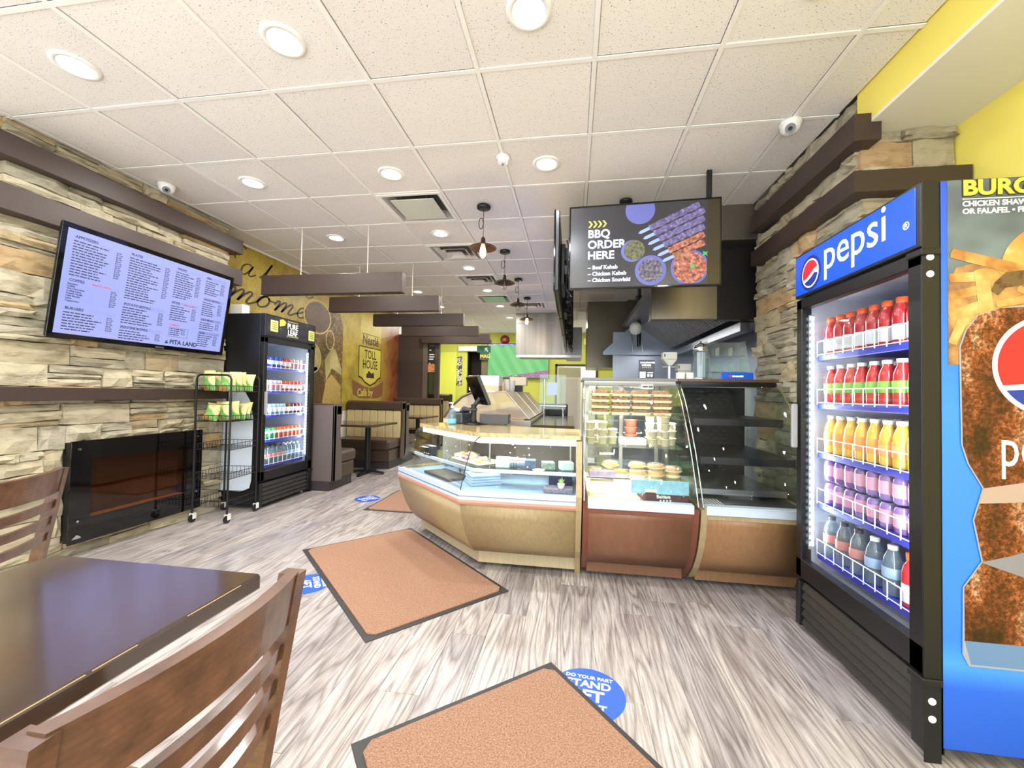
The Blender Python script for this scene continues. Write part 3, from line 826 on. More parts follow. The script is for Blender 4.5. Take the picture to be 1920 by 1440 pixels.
# partition in dark brown with a glazed slot, lintel and post at the end of the booths
struct(MB().box(XL, 8.62, 0, -3.29, 8.72, 2.40).box(XL, 8.62, 2.40, -1.80, 8.72, 2.52).box(-3.29, 8.62, 2.29, -2.93, 8.72, 2.40).box(-2.93, 8.62, 2.31, -1.77, 8.72, 2.4)
       .box(-3.02, 8.62, 0, -2.93, 8.72, 2.3).box(-3.20, 8.62, 0, -3.02, 8.72, 1.0).build('trim_5', M_brown))
struct(MB().box(-3.29, 8.60, 0, -3.19, 8.73, 2.38).build('trim_6', mat('post_brown', (104, 90, 80), .4)))
pn = MB().box(-3.19, 8.66, 1.0, -3.02, 8.668, 2.29).build('pane', glass_mat('partition_glass', (120, 130, 110)), None); struct(pn); pn.name = 'window_2'
ps = thing('poster', 'narrow dark food poster with white lines of text in the brown partition', 'poster', (-3.105, 8.655, 1.66), 0)
MB().box(-.08, -.004, 0, .08, 0, .6).build('sheet', print_mat('poster_print', lambda nt, v: ramp(nt, tnoise(nt, v, 2, (1, 1, 1), 2), [(.3, (22, 24, 22)), (.7, (40, 42, 38))])), ps)
for k, w in enumerate((.05, .0, .12, .12, .1)):
    if w: MB().box(-.06, -.006, .5 - k * .05, -.06 + w, -.004, .522 - k * .05).build('text_line', M_paper, ps)
flat([(-.08, 0), (.08, 0), (.08, .16), (.03, .2), (0, .17), (-.04, .22), (-.08, .18)], .002, frame((0, -.004, .02), (1, 0, 0), (0, 0, 1)), print_mat('poster_food', lambda nt, v: ramp(nt, tnoise(nt, v, 30, (1, 1, 1), 3), [(.3, (120, 48, 24)), (.5, (214, 130, 70)), (.7, (240, 214, 170))])), ps, 'printed_food')

# lime back wall, corridor opening, doors
struct(MB().box(XL - .1, YB, 0, -3.05, YB + .1, H + .1).box(-2.45, YB, 0, -.50, YB + .1, H + .1).box(-3.05, YB, 2.44, -2.45, YB + .1, H + .1)
       .box(-.50, YB, 2.09, .68, YB + .1, H + .1).box(.68, YB, 0, 2.6, YB + .1, H + .1).build('wall_back', M_lime))
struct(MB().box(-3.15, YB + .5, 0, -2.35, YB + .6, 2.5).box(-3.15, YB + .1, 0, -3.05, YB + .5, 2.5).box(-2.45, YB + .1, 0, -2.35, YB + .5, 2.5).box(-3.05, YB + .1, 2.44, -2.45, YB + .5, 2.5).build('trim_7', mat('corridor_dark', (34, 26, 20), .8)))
struct(MB().box(-2.60, YB - .12, 0, -2.42, YB + .05, 2.44).build('trim_8', mat('column_brown', (98, 92, 62), .6)))
dr = struct(MB().bbox(-3.86, YB - .035, 0, -3.36, YB - .005, 2.42, .004).build('door_1', mat('lime_door', (212, 218, 84), .6)))
MB().cyl((-3.82, YB - .03, 1.05), (-3.82, YB - .09, 1.05), .012).cyl((-3.82, YB - .09, 1.0), (-3.82, YB - .09, 1.14), .012).build('handle', M_steeld, dr)
pc = thing('wall_picture', 'tall narrow black and white patterned picture on the lime wall', 'picture', (-3.30, YB, 1.46), 0)
MB().box(-.1, -.02, 0, .1, 0, .84).build('canvas', print_mat('picture_print', lambda nt, v: ramp(nt, tnoise(nt, v, 14, (1, 1, 1), 3), [(.46, (50, 48, 40)), (.5, (210, 206, 180)), (.56, (230, 226, 200)), (.6, (60, 58, 48))])), pc)
d2 = struct(MB().box(-.50, YB - .02, 0, -.44, YB + .12, 2.09).box(.62, YB - .02, 0, .68, YB + .12, 2.09).box(-.50, YB - .02, 2.03, .68, YB + .12, 2.09).build('door_2', M_brown))
lf = MB().bbox(-.43, YB + .35, .02, .22, YB + .39, 2.03, .005).build('door_leaf', mat('beige_door', (216, 208, 194), .5), d2)
MB().bbox(-.36, YB + .335, .25, .13, YB + .35, 1.7, .008).build('door_panel', mat('beige_door_panel', (200, 192, 180), .5), lf)
struct(MB().box(-.6, YB + 1.6, -.0, 2.0, YB + 1.7, 2.6).build('trim_9', mat('bright_kitchen_wall', (226, 224, 220), .6)))
area_light('kitchen_lamp', (.3, YB + 1.0, 2.5), (0, 0, 0), .6, .6, 22)
fb = thing('fire_bell', 'round red fire alarm bell on the back wall near the ceiling', 'alarm', (-1.95, YB, 2.78), 0)
MB().lathe([(.13, 0), (.13, .03), (.11, .05), (.04, .06), (.001, .06)], m=Matrix.Rotation(PI / 2, 4, 'X'), n=24).build('gong', mat('bell_red', (130, 28, 30), .35), fb)
MB().lathe([(.04, .06), (.035, .07), (.001, .072)], m=Matrix.Rotation(PI / 2, 4, 'X'), n=16).build('cap', mat('bell_pink', (210, 130, 130), .4), fb)
ck = thing('wall_clock', 'round cream wall clock on the lime wall above the door', 'clock', (.54, YB, 2.35), 0)
MX = Matrix.Rotation(PI / 2, 4, 'X')
MB().lathe([(.13, 0), (.13, .04), (.115, .045), (.11, .03), (.001, .03)], m=MX, n=28).build('case', mat('cream_plastic', (236, 232, 205), .4), ck)
MB().box(-.004, -.036, 0, .004, -.033, .085).box(0, -.036, -.004, .05, -.033, .004).build('hands', M_black, ck)
struct(MB().box(.28, YB - .25, 2.62, .78, YB, 2.78).build('trim_10', mat('cream_soffit', (222, 220, 150), .6)))
tag(MB().bbox(-3.3, YB - .1, 2.44, -2.72, YB, 2.58, .01).build('wall_unit', M_white), 'white wall mounted air unit over the dark corridor opening', 'air unit')
ex = thing('exit_sign', 'green running figure exit sign hanging below the brown lintel', 'sign', (-1.93, 8.66, 2.12), 0)
MB().bbox(-.15, -.02, 0, .15, .02, .15, .003).build('box', mat('exit_green', (20, 88, 58), .4, emit=.25), ex)
flat([(-.02, .03), (.0, .06), (-.03, .09), (.01, .11), (.05, .1), (.03, .07), (.06, .03), (.04, .02), (.02, .06)], .002, frame((.04, -.022, 0), (1, 0, 0), (0, 0, 1)), M_paper, ex, 'running_figure')
MB().box(-.004, -.004, .15, .004, .004, .19).build('hanger', M_steeld, ex)
mg = thing('hanging_sign', 'small dark sign with yellow letters beside the brown column', 'sign', (-2.5, YB - .2, 2.18), 0)
MB().box(-.13, -.01, 0, .13, .01, .2).build('board', mat('sign_dark', (60, 62, 34), .5), mg)
MB().cyl((-.08, 0, .19), (-.08, 0, H - 2.18), .004, n=6).cyl((.08, 0, .19), (.08, 0, H - 2.18), .004, n=6).build('hanger', M_steeld, mg)
text('MAG', .13, mat('sign_yellow', (220, 214, 90), .5), mg, frame((-.12, -.012, .06), (1, 0, 0), (0, 0, 1)), bold=.02)

# ------------------------------------------------------------------ kitchen steel structure
struct(MB().box(1.92, 3.80, 0, 2.04, 9.0, H).build('wall_kitchen', mat('steel_cladding', (176, 182, 196), .3, metal=.75, var=.12, vscale=2)))
kp = struct(MB().box(.62, 6.62, 0, 1.92, 6.7, 2.25).build('wall_far_kitchen', mat('steel_cladding', (190, 192, 200), .3)))
struct(MB().box(.25, 7.6, 1.75, .95, 8.6, H + .02).build('trim_11', mat('warm_steel', (128, 120, 106), .32, metal=.8, var=.2, vscale=3)))
struct(MB().box(.95, 7.5, 0, 2.04, 7.6, H + .02).build('trim_12', mat('warm_steel_dark', (98, 92, 84), .4, metal=.6)))
struct(MB().box(1.04, 3.83, 2.645, 1.95, 4.5, H + .02).build('trim_13', mat('soffit_steel', (126, 118, 108), .38, metal=.7, var=.1, vscale=3)))
# baffle exhaust hood on the right
hd = thing('exhaust_hood', 'large stainless kitchen exhaust hood with slanted baffle filters on the right', 'hood', (1.3, 5.2, 1.9), 0)
M_hood = mat('hood_steel', (150, 140, 124), .3, metal=.85, var=.22, vscale=1.6, vstretch=(4, 1, .3))
M_hoodd = mat('hood_dark', (42, 39, 38), .35, metal=.5)
MB().bbox(.705, 3.9, 1.955, 1.28, 4.02, 2.56, .003).build('front_panel', M_hood, hd, world=True)
MB().bbox(1.28, 3.902, 1.95, 1.90, 4.0, 2.6, .003).build('front_panel', M_hoodd, hd, world=True)
MB().box(.75, 4.02, 2.30, 1.90, 6.6, 2.36).build('top_panel', M_steeld, hd, world=True)
MB().prism([(.46, 1.88), (1.9, 1.88), (1.9, 2.36), (.92, 2.36), (.46, 1.93)], -6.55, -6.52, Matrix(((1, 0, 0, 0), (0, 0, -1, 0), (0, 1, 0, 0), (0, 0, 0, 1)))).build('end_panel', mat('end_panel_steel', (160, 172, 190), .3, metal=.5), hd, world=True)
MB().bbox(1.52, 4.02, 1.86, 1.60, 6.55, 1.95, .004).build('grease_trough', M_steeld, hd, world=True)
MB().add([(1.56, 4.02, 1.94), (1.56, 6.5, 1.94), (1.88, 6.5, 1.96), (1.88, 4.02, 1.96)], [(0, 1, 2, 3)]).build('trough_panel', mat('trough_grey', (96, 96, 98), .35, metal=.4), hd, world=True)
bf = MB()
for q in range(34):
    y = 4.1 + q * .072; bf.box(0, y, 0, .55, y + .03, .02, Matrix.Translation((1.02, 0, 2.3)) @ Matrix.Rotation(.62, 4, 'Y'))
stuff(bf.build('baffle_slats', mat('slat_steel', (172, 172, 174), .3, metal=.5), hd, world=True))
area_light('hood_fill', (1.2, 5.2, 1.98), (0, 0, 0), .3, 1.6, 8, (.94, .96, 1.0))  # fill light added under the hood to brighten the steel

MB().add([(1.0, 4.05, 2.33), (1.0, 6.5, 2.33), (1.47, 6.5, 1.99), (1.47, 4.05, 1.99)], [(0, 1, 2, 3)]).build('filter_back', M_hoodd, hd, world=True)
for x in (.86, 1.0): MB().cyl((x, 6.4, 2.3), (x + .04, 6.4, 1.92), .006, n=6).build('suppression_pipe', M_chrome, hd, world=True)
# the steel hood at the back
hb_ = thing('steel_hood', 'boxy stainless hood hanging from the ceiling at the back kitchen', 'hood', (-.53, 9.1, 2.02), 0)
M_hs = mat('shiny_hood_steel', (142, 139, 134), .36, metal=.9, var=.35, vscale=1.5, vstretch=(6, 1, .1))
MB().bbox(-1.225, 8.6, 2.06, -.16, 9.6, H, .003).build('canopy', M_hs, hb_, world=True)
MB().bbox(-.16, 8.62, 2.02, .17, 9.6, H - .3, .003).build('side_canopy', M_steeld, hb_, world=True)
MB().box(-1.23, 8.585, 2.745, -.155, 8.60, 2.755).build('seam', M_steeld, hb_, world=True)
MB().bbox(-1.21, 8.58, 2.015, .18, 8.62, 2.07, .004).build('drip_rail', M_steel, hb_, world=True)
# vertical dark conduit by the hood with two lamps
cd = thing('ceiling_conduit', 'vertical black conduit pipe left of the kitchen hood', 'pipe', (.92, 6.0, 2.1), 0)
MB().cyl((0, 0, -.15), (0, 0, .86), .028, n=12).build('pipe', M_black, cd)
MB().lathe([(.028, 0), (.05, .01), (.05, .05), (.028, .06)], (0, 0, .52)).build('coupling', M_blackm, cd)
tag(MB().lathe([(.001, .0), (.06, .02), (.085, .07), (.08, .13), (.05, .17), (.001, .18)], (.86, 5.9, 2.10)).build('globe_lamp', M_white), 'white rounded lamp globe against the dark pipe near the hood', 'lamp')

# ------------------------------------------------------------------ hanging beams
proto = None
for i, (y, z0, x0, x1) in enumerate(((3.85, 2.245, -3.285, -1.712), (5.04, 2.30, -3.27, -1.735), (6.25, 2.31, -3.265, -1.74), (7.43, 2.31, -3.29, -1.77), (8.50, 2.31, -3.29, -1.80))):
    lb = ['nearest and lowest of the dark brown hanging ceiling beams', 'second hanging beam behind the nearest one', 'third hanging beam in front of the brand seal mural',
          'fourth hanging beam before the brown lintel', 'farthest hanging beam just above the partition opening'][i]
    t = thing('hanging_beam', lb, 'beam', ((x0 + x1) / 2, y, z0), 0, 'brown beams hung from the ceiling'); w = (x1 - x0) / 2; hh = .205 - (.005 * i)
    MB().bbox(-w, -.0, .0, w, .09, hh, .004).build('beam_body', M_beam, t)
    for x in (.39, -.36):
        MB().cyl((x, .045, hh), (x, .045, H - z0), .004, n=6).cyl((x, .045, hh), (x, .045, hh + .02), .014, .006, n=10).build('hanger_wire', mat('pale_wire', (226, 222, 200), .4), t)

# ------------------------------------------------------------------ pendants
M_bulbon = mat('filament_glow', (255, 196, 110), .4, emit=14.0, ecol=(255, 190, 100))
M_bulboff = glass_mat('bulb_glass', (240, 236, 228))
M_shade = mat('bronze_shade', (58, 40, 32), .3, metal=.6)
pe = None
for i, y in enumerate((3.60, 4.78, 5.99, 7.18)):
    lb = ['nearest pendant lamp with lit amber filament bulb', 'second pendant lamp with an unlit clear bulb', 'third pendant lamp, unlit, behind the second', 'farthest pendant lamp, lit, in front of the steel hood'][i]
    t = thing('pendant_lamp', lb, 'pendant lamp', (-.83, y, H), 0, 'bronze disc pendants')
    MB().lathe([(.001, -.035), (.05, -.035), (.062, -.028), (.062, -.006), (.055, 0), (.001, 0)], n=24).build('canopy', M_black, t)
    MB().cyl((0, 0, -.03), (0, 0, -.30), .0035, n=6).build('cord', M_black, t)
    MB().tube([(-.022 + .02 * math.cos(a), 0, -.165 + .05 * math.sin(a)) for a in [2 * PI * q / 14 for q in range(14)]], .004, n=6, closed=True).build('cord_loop', M_black, t)
    MB().lathe([(.008, -.29), (.018, -.30), (.022, -.32), (.022, -.345), (.03, -.35), (.03, -.36)], n=16).build('socket', M_shade, t)
    MB().lathe([(.028, -.352), (.05, -.358), (.09, -.372), (.122, -.388), (.125, -.394), (.12, -.394), (.088, -.378), (.05, -.364), (.026, -.358)], n=36).build('shade', M_shade, t)
    if i in (0, 3):
        MB().lathe([(.014, -.36), (.022, -.39), (.03, -.425), (.026, -.455), (.012, -.478), (.001, -.482)], n=16).build('bulb', M_bulbon, t)
        d = bpy.data.lights.new('pendant_glow', 'POINT'); d.energy = 5; d.color = (1, .72, .42); d.shadow_soft_size = .02
        o = bpy.data.objects.new('pendant_glow', d); C.objects.link(o); o.location = (-.83, y, H - .50)
    else:
        MB().lathe([(.014, -.36), (.022, -.39), (.032, -.425), (.028, -.455), (.012, -.478), (.001, -.482)], n=16).build('bulb', M_bulboff, t)
        MB().tube([(-.006, 0, -.375), (-.012, 0, -.44), (0, .004, -.455), (.012, 0, -.44), (.006, 0, -.375)], .0015, n=5).build('filament', M_chrome, t)

# ceiling cameras and sensor
for (x, y), lb in (((-3.42, 2.93), 'white dome camera on the ceiling edge above the left stone chimney'), ((1.306, 2.706), 'white dome camera on the ceiling near the right stone pillar')):
    t = thing('dome_camera', lb, 'camera', (x, y, H), 0, 'white dome cameras'); az = math.atan2(-y, -x)
    MB().lathe([(.001, 0), (.062, -.001), (.062, -.02), (.056, -.026)], n=24).build('base', M_white, t)
    MB().lathe([(.056, -.022), (.053, -.045), (.04, -.065), (.02, -.075), (.001, -.077)], n=24).build('dome', M_white, t)
    d = Vector((math.cos(az), math.sin(az), -.7)).normalized(); p = Vector((0, 0, -.032))
    MB().cyl(p + d * .03, p + d * .053, .028, n=20).build('lens_ring', mat('camera_grey', (120, 124, 132), .3), t)
    MB().cyl(p + d * .053, p + d * .056, .012, n=16).build('lens', M_blackgl, t)
t = thing('ceiling_sensor', 'small white cylindrical sensor on the ceiling bar left of the cool downlight', 'sensor', (-.525, 2.856, H), 0)
MB().lathe([(.001, 0), (.048, 0), (.048, -.022), (.036, -.026), (.036, -.05), (.026, -.056), (.001, -.057)], n=24).build('body', M_white, t)
MB().cyl((0, 0, -.056), (0, 0, -.066), .008, n=8).build('tip', M_steeld, t)
# ------------------------------------------------------------------ floor mats and floor decals
def mat_print(nt, v): return ramp(nt, tnoise(nt, v, 120, (1, 1, 1), 2, .5), [(.35, (150, 92, 58)), (.5, (188, 126, 86)), (.68, (214, 156, 112))])


M_mat = mat('door_mat_pile', (188, 148, 124), .95, col2=(134, 101, 84), vscale=170, detail=2, bump=.6, bscale=260, spec=.1)
M_rub = mat('mat_rubber', (52, 50, 52), .6)


def floor_mat(corner, ang, L, W, label):
    t = thing('floor_mat', label, 'mat', (corner[0], corner[1], 0), ang, 'brown entrance mats')
    MB().bbox(0, 0, .0, L, W, .005, .002).build('rubber_border', M_rub, t); c = .035
    mb = MB(); e = .028
    mb.prism([(e + c, e), (L - e - c, e), (L - e, e + c), (L - e, W - e - c), (L - e - c, W - e), (e + c, W - e), (e, W - e - c), (e, e + c)], .004, .011).build('carpet', M_mat, t)
    return t


floor_mat((-2.058, 2.92), -.7572, 1.46, .90, 'brown mat with black border on the floor in front of the curved display case')
floor_mat((-.755, 1.368), math.atan2(-.75, .63), 1.5, .88, 'nearest brown floor mat cut by the bottom edge of the photo')
floor_mat((-2.15, 4.01), .0, 1.0, .88, 'farthest brown floor mat half hidden behind the display case')
M_dec = mat('decal_blue', (44, 92, 196), .35)
for (x, y, r_, a, lb) in ((.08, 1.765, .155, -.10, 'round blue distancing floor sticker partly under the nearest mat'), (-1.665, 2.43, .14, -.9, 'round blue distancing floor sticker beside the middle mat'),
                          (-2.33, 4.44, .14, -.5, 'round blue floor sticker beside the farthest mat')):
    t = thing('floor_sticker', lb, 'sticker', (x, y, .0002), a, 'round blue floor stickers')
    MB().prism(circ(0, 0, r_, 40), 0, .0008).build('disc', M_dec, t); k = r_ / .155
    for s, sz, yy in (('DO YOUR PART', .028, .088), ('STAND', .058, .035), ('6FT', .085, -.04), ('APART', .052, -.092)):
        text(s, sz * k, M_white, t, frame((0, yy * k, .0008), (1, 0, 0), (0, 1, 0)), bold=.03, align='CENTER', ext=.0003)

# ------------------------------------------------------------------ upright glass-door coolers
M_blue = mat('shelf_blue', (44, 52, 170), .4)
M_led = mat('led_strip', (225, 245, 255), .5, emit=7.0)
M_lin = mat('cooler_lining', (206, 212, 228), .4)
SHZ = (.43, .70, .965, 1.225, 1.48)


def cooler(name, label, loc, rz):
    t = thing(name, label, 'cooler', loc, rz); w, d, h = .415, .74, 2.035
    cab = MB(); cab.bbox(-w, .05, .05, -w + .03, d, h, .003).bbox(w - .03, .05, .05, w, d, h, .003).box(-w + .03, d - .03, .05, w - .03, d, h).box(-w + .03, .05, 1.80, w - .03, d - .03, h).box(-w + .03, .06, .05, w - .03, d - .03, .32)
    cab.build('cabinet', M_black, t)
    ln = MB(); ln.box(-w + .03, .06, .32, -w + .036, d - .03, 1.80).box(w - .036, .06, .32, w - .03, d - .03, 1.80).box(-w + .036, d - .04, .32, w - .036, d - .03, 1.8).box(-w + .036, .07, .32, w - .036, d - .04, .335).box(-w + .036, .07, 1.785, w - .036, d - .04, 1.80)
    ln.build('inner_lining', M_lin, t)
    MB().bbox(-w, -.005, 1.80, w, .05, h, .004).build('header_box', M_black, t)
    dr = MB(); fw = .055
    dr.bbox(-w + .004, 0, .29, -w + fw, .045, 1.79, .004).bbox(w - fw - .012, 0, .29, w - .004, .045, 1.79, .004).bbox(-w + .004, 0, .29, w - .004, .045, .29 + fw + .045, .004).bbox(-w + .004, 0, 1.79 - fw, w - .004, .045, 1.79, .004)
    dr = dr.build('door', M_black, t)
    MB().box(-w + fw - .002, .015, .385, w - fw - .01, .024, 1.738).build('glass_pane', M_glass, dr)
    MB().bbox(-w + .012, -.035, .98, -w + .034, -.004, 1.22, .006).build('handle', mat('handle_grey', (150, 152, 156), .3), dr)
    for z in (1.78, .275):
        MB().bbox(w - .06, -.012, z - .012, w + .012, .05, z + .012, .003).build('hinge', M_blackm, t)
    MB().cyl((w + .001, .02, 1.76), (w + .006, .02, 1.76), .012, n=12).cyl((w + .001, .02, 1.70), (w + .006, .02, 1.70), .012, n=12).cyl((w + .001, .02, .21), (w + .006, .02, .21), .012, n=12).cyl((w + .001, .02, .15), (w + .006, .02, .15), .012, n=12).build('screws', M_white, t)
    MB().bbox(w - .001, -.003, .0, w + .003, .05, h - .0, .001).build('side_trim', M_blackm, t)
    gr = MB().bbox(-w, 0, .03, -w + .04, .06, .265, .003).bbox(w - .06, 0, .03, w, .06, .265, .003).box(-w, .05, .03, w, .06, .265).build('grille_frame', M_black, t)
    sl = MB().bbox(-w + .04, -.012, 0, w - .06, .0, .042, .003).mesh('grille_slat'); sl.materials.append(mat('grille_grey', (52, 50, 48), .35))
    for k in range(5): piece('grille_slat', sl, gr, (0, .018, .04 + k * .045), (-.45, 0, 0))
    ft = MB()
    for x in (-w + .06, w - .06):
        for y in (.08, d - .08): ft.cyl((x, y, 0), (x, y, .05), .022, n=12)
    ft.build('feet', M_steeld, t)
    MB().box(-w + .05, .055, .03, w - .05, .06, .27).build('condenser_panel', M_black, t)
    for k, z in enumerate(SHZ):
        s = MB().bbox(-.355, .075, z - .028, .355, .10, z + .002, .003).box(-.355, .10, z - .006, .355, .62, z).build('shelf', M_blue, t)
        r = MB(); r.cyl((-.35, .072, z + .075), (.35, .072, z + .075), .0028, n=6); r.cyl((-.35, .072, z + .005), (.35, .072, z + .005), .0022, n=6)
        for q in range(11): r.cyl((-.35 + q * .07, .072, z - .005), (-.35 + q * .07, .072, z + .076), .0025, n=6)
        r.build('shelf_rail', M_wire, s)
    for sx in (-1, 1):
        st = MB().box(sx * .345 - .004, .028, .45, sx * .345 + .004, .052, 1.70).build('light_bar', mat('led_bar_grey', (150, 160, 175), .4), t)
        b = MB()
        for q in range(34): b.box(sx * .345 - .007 - .0, .030, .47 + q * .0365, sx * .345 + .007, .050, .487 + q * .0365)
        b.build('led', M_led, st)
        lp = pmat(t) @ Vector((sx * .335, .035, 1.08)); al = area_light('cooler_led_light', lp, (0, 0, 0), .03, 1.2, 7, (.86, .94, 1.0))
        al.rotation_euler = (pmat(t).to_3x3() @ Matrix(((0, 0, sx * .7), (0, 0, -.7), (0, 1, 0)))).to_euler() if False else Vector(pmat(t).to_3x3() @ Vector((-sx * .6, .8, 0))).to_track_quat('-Z', 'Y').to_euler()
    return t


def W(root, x, y, z):
    """cooler-local point to world, on a thing with loc and rz"""
    return pmat(root) @ Vector((x, y, z))


def bottle_proto(name, lb, body_prof, m_body, cap=None, m_cap=None, label_z=None, m_lab=None, r=.033):
    t = thing(name, lb, 'bottle' if 'bottle' in name else 'can', (0, 0, -50))
    MB().lathe([(.001, 0)] + body_prof, n=14).build('body', m_body, t)
    if cap: MB().lathe([(cap[0], cap[1]), (cap[0] + .001, cap[2]), (cap[0] - .003, cap[2] + .002), (.001, cap[2] + .002)], n=14).build('cap', m_cap, t)
    if label_z: MB().lathe([(r + .0006, label_z[0]), (r + .0012, label_z[0] + .002), (r + .0012, label_z[1] - .002), (r + .0006, label_z[1])], n=14).build('label', m_lab, t)
    return t


def liquid(name, col, tr=.25):
    m = mat(name, col, .12, spec=.6, coat=.3)
    return m


M_clear = glass_mat('water_plastic', (196, 214, 226), 1.6, haze=.16, rough=.06)
M_red = liquid('red_drink', (168, 34, 44)); M_juice = liquid('red_juice', (190, 48, 52)); M_yel = liquid('yellow_juice', (226, 178, 72)); M_pur = liquid('purple_can', (128, 96, 158))
M_orc = mat('orange_cap', (236, 92, 44), .35)
sport = [(.030, .002), (.033, .01), (.033, .05), (.030, .07), (.0335, .09), (.0335, .125), (.028, .15), (.018, .165), (.018, .178)]
juice = [(.030, .002), (.032, .01), (.032, .10), (.031, .13), (.024, .155), (.0175, .17), (.0175, .185)]
waterp = [(.028, .002), (.031, .008), (.031, .06), (.029, .065), (.031, .07), (.031, .12), (.028, .145), (.016, .172), (.013, .182)]
canp = [(.024, .0), (.028, .004), (.0325, .012), (.0325, .105), (.027, .116), (.026, .119), (.001, .117)]
protos = {
    'sport': bottle_proto('drink_bottle', '', sport, M_red, (.0195, .172, .196), M_orc, (.02, .085), mat('silver_label', (206, 208, 216), .3)),
    'juice': bottle_proto('juice_bottle', '', juice, M_juice, (.019, .180, .196), M_white, (.055, .105), mat('green_label', (128, 176, 66), .5)),
    'yellow': bottle_proto('juice_bottle', '', juice, M_yel, (.019, .180, .196), M_white, (.045, .11), mat('orange_label', (236, 150, 78), .5)),
    'purple': bottle_proto('drink_can', '', canp, M_pur, None, None, (.03, .09), mat('pink_label', (206, 150, 176), .4)),
    'water': bottle_proto('water_bottle', '', waterp, M_clear, (.0155, .176, .192), M_white, (.07, .11), mat('water_label', (150, 172, 206), .4)),
    'waterd': bottle_proto('water_bottle', '', waterp, M_clear, (.0155, .176, .192), mat('dark_cap', (50, 52, 60), .4), (.07, .11), mat('water_label_r', (196, 130, 130), .4)),
    'bluecan': bottle_proto('drink_can', '', canp, mat('blue_can', (48, 72, 170), .25, metal=.4), None, None, (.04, .08), mat('lab_w', (220, 222, 230), .4)),
    'redcan': bottle_proto('drink_can', '', canp, mat('red_can', (186, 52, 56), .25, metal=.4), None, None, (.03, .07), mat('lab_w', (220, 222, 230), .4)),
    'silver': bottle_proto('drink_can', '', canp, mat('silver_can', (190, 188, 196), .25, metal=.5), None, None, (.03, .09), mat('lab_pink', (186, 108, 122), .4)),
    'lightblue': bottle_proto('drink_can', '', canp, mat('pale_blue_can', (150, 186, 214), .25, metal=.4), None, None, (.03, .08), mat('lab_w', (220, 222, 230), .4)),
    'darkcan': bottle_proto('drink_can', '', canp, mat('dark_red_can', (92, 36, 46), .25, metal=.3), None, None, (.03, .08), mat('lab_w', (220, 222, 230), .4)),
    'green': bottle_proto('drink_can', '', canp, mat('green_can', (66, 170, 110), .3, metal=.3), None, None, (.06, .09), mat('lab_w', (220, 222, 230), .4)),
    'orange': bottle_proto('drink_can', '', canp, mat('orange_can', (222, 96, 48), .3, metal=.3), None, None, (.06, .09), mat('lab_w', (220, 222, 230), .4)),
}
DESC = {'sport': 'red sports drink', 'juice': 'red juice bottle', 'yellow': 'yellow juice bottle', 'purple': 'purple drink can', 'water': 'white-capped water bottle', 'waterd': 'dark-capped water bottle',
        'bluecan': 'blue soda can', 'redcan': 'red soda can', 'silver': 'silver soda can', 'lightblue': 'pale blue soda can', 'darkcan': 'dark red soda can', 'green': 'green soda can', 'orange': 'orange soda can'}
SHN = ('bottom shelf', 'second shelf up', 'middle shelf', 'second shelf from top', 'top shelf')
used_p = set()


def stock(root, cname, shelf, kinds, z0=None, rows=2, dy=.085, tiers=1, sc=1.0):
    n = len(kinds); z = SHZ[shelf] + .001
    for row in range(rows):
        for tier in range(tiers):
            for i, k in enumerate(kinds):
                x = -.31 + .62 * i / (n - 1) + rnd.uniform(-.003, .003); p = W(root, x, .12 + row * dy, z + tier * .1205)
                place = ORD[i] + ' from left'
                lb = '%s, %s, %s%s row, %s, %s cooler' % (DESC[k], place, ('upper ' if tier else 'lower ') if tiers > 1 else '', ('front', 'rear')[row], SHN[shelf], cname)
                if k not in used_p:
                    used_p.add(k); t = protos[k]; t.location = p; t.rotation_euler = (0, 0, root.rotation_euler[2])
                else: t = copy_thing(protos[k], p, root.rotation_euler[2])
                t['label'] = lb; t['group'] = '%ss in the %s cooler' % (k if k not in ('sport', 'juice') else 'red bottle', cname); t.scale = (sc, sc, sc)


# the blue-header cooler on the right
cR = cooler('drink_cooler', 'tall black cooler with blue lit soda header and blue side panel on the right', (1.225, 2.055, 0), -PI / 2)
M_pb = mat('soda_blue', (22, 78, 216), .25, emit=.35, ecol=(20, 76, 220))
hdr = MB().bbox(-.405, -.0085, 1.812, .395, -.004, 2.025, .002).build('header_sign', M_pb, cR)
FH = lambda x, z, y=-.0088: frame((x, y, z), (1, 0, 0), (0, 0, 1))
M_pw = mat('logo_white', (250, 250, 250), .3, emit=.5); M_prd = mat('logo_red', (226, 30, 44), .3, emit=.25); M_pbl = mat('logo_blue', (16, 50, 150), .3, emit=.15)


def globe(parent, cx, cz, R, y, up=(0, 0, 1), u=(1, 0, 0), ringw=.10):
    """round emblem: white ring, red upper field, white wave, blue lower field"""
    def F(k): return frame((cx + 0 * k, y, cz), u, up) @ Matrix.Translation((0, 0, .0006 * k))
    flat(circ(0, 0, R, 44), .0006, F(0), M_pw, parent, 'emblem_ring'); r = R * (1 - ringw)
    red = circ(0, 0, r, 26, math.radians(18), math.radians(205)); red += [(-r * .45, -r * .30), (-r * .0, -r * .08), (r * .5, r * .22)]
    flat(red, .0006, F(1), M_prd, parent, 'emblem_red')
    blu = circ(0, 0, r, 22, math.radians(218), math.radians(350)); blu += [(r * .55, -r * .08), (r * .1, -r * .35), (-r * .35, -r * .52)]
    flat(blu, .0006, F(1), M_pbl, parent, 'emblem_blue')


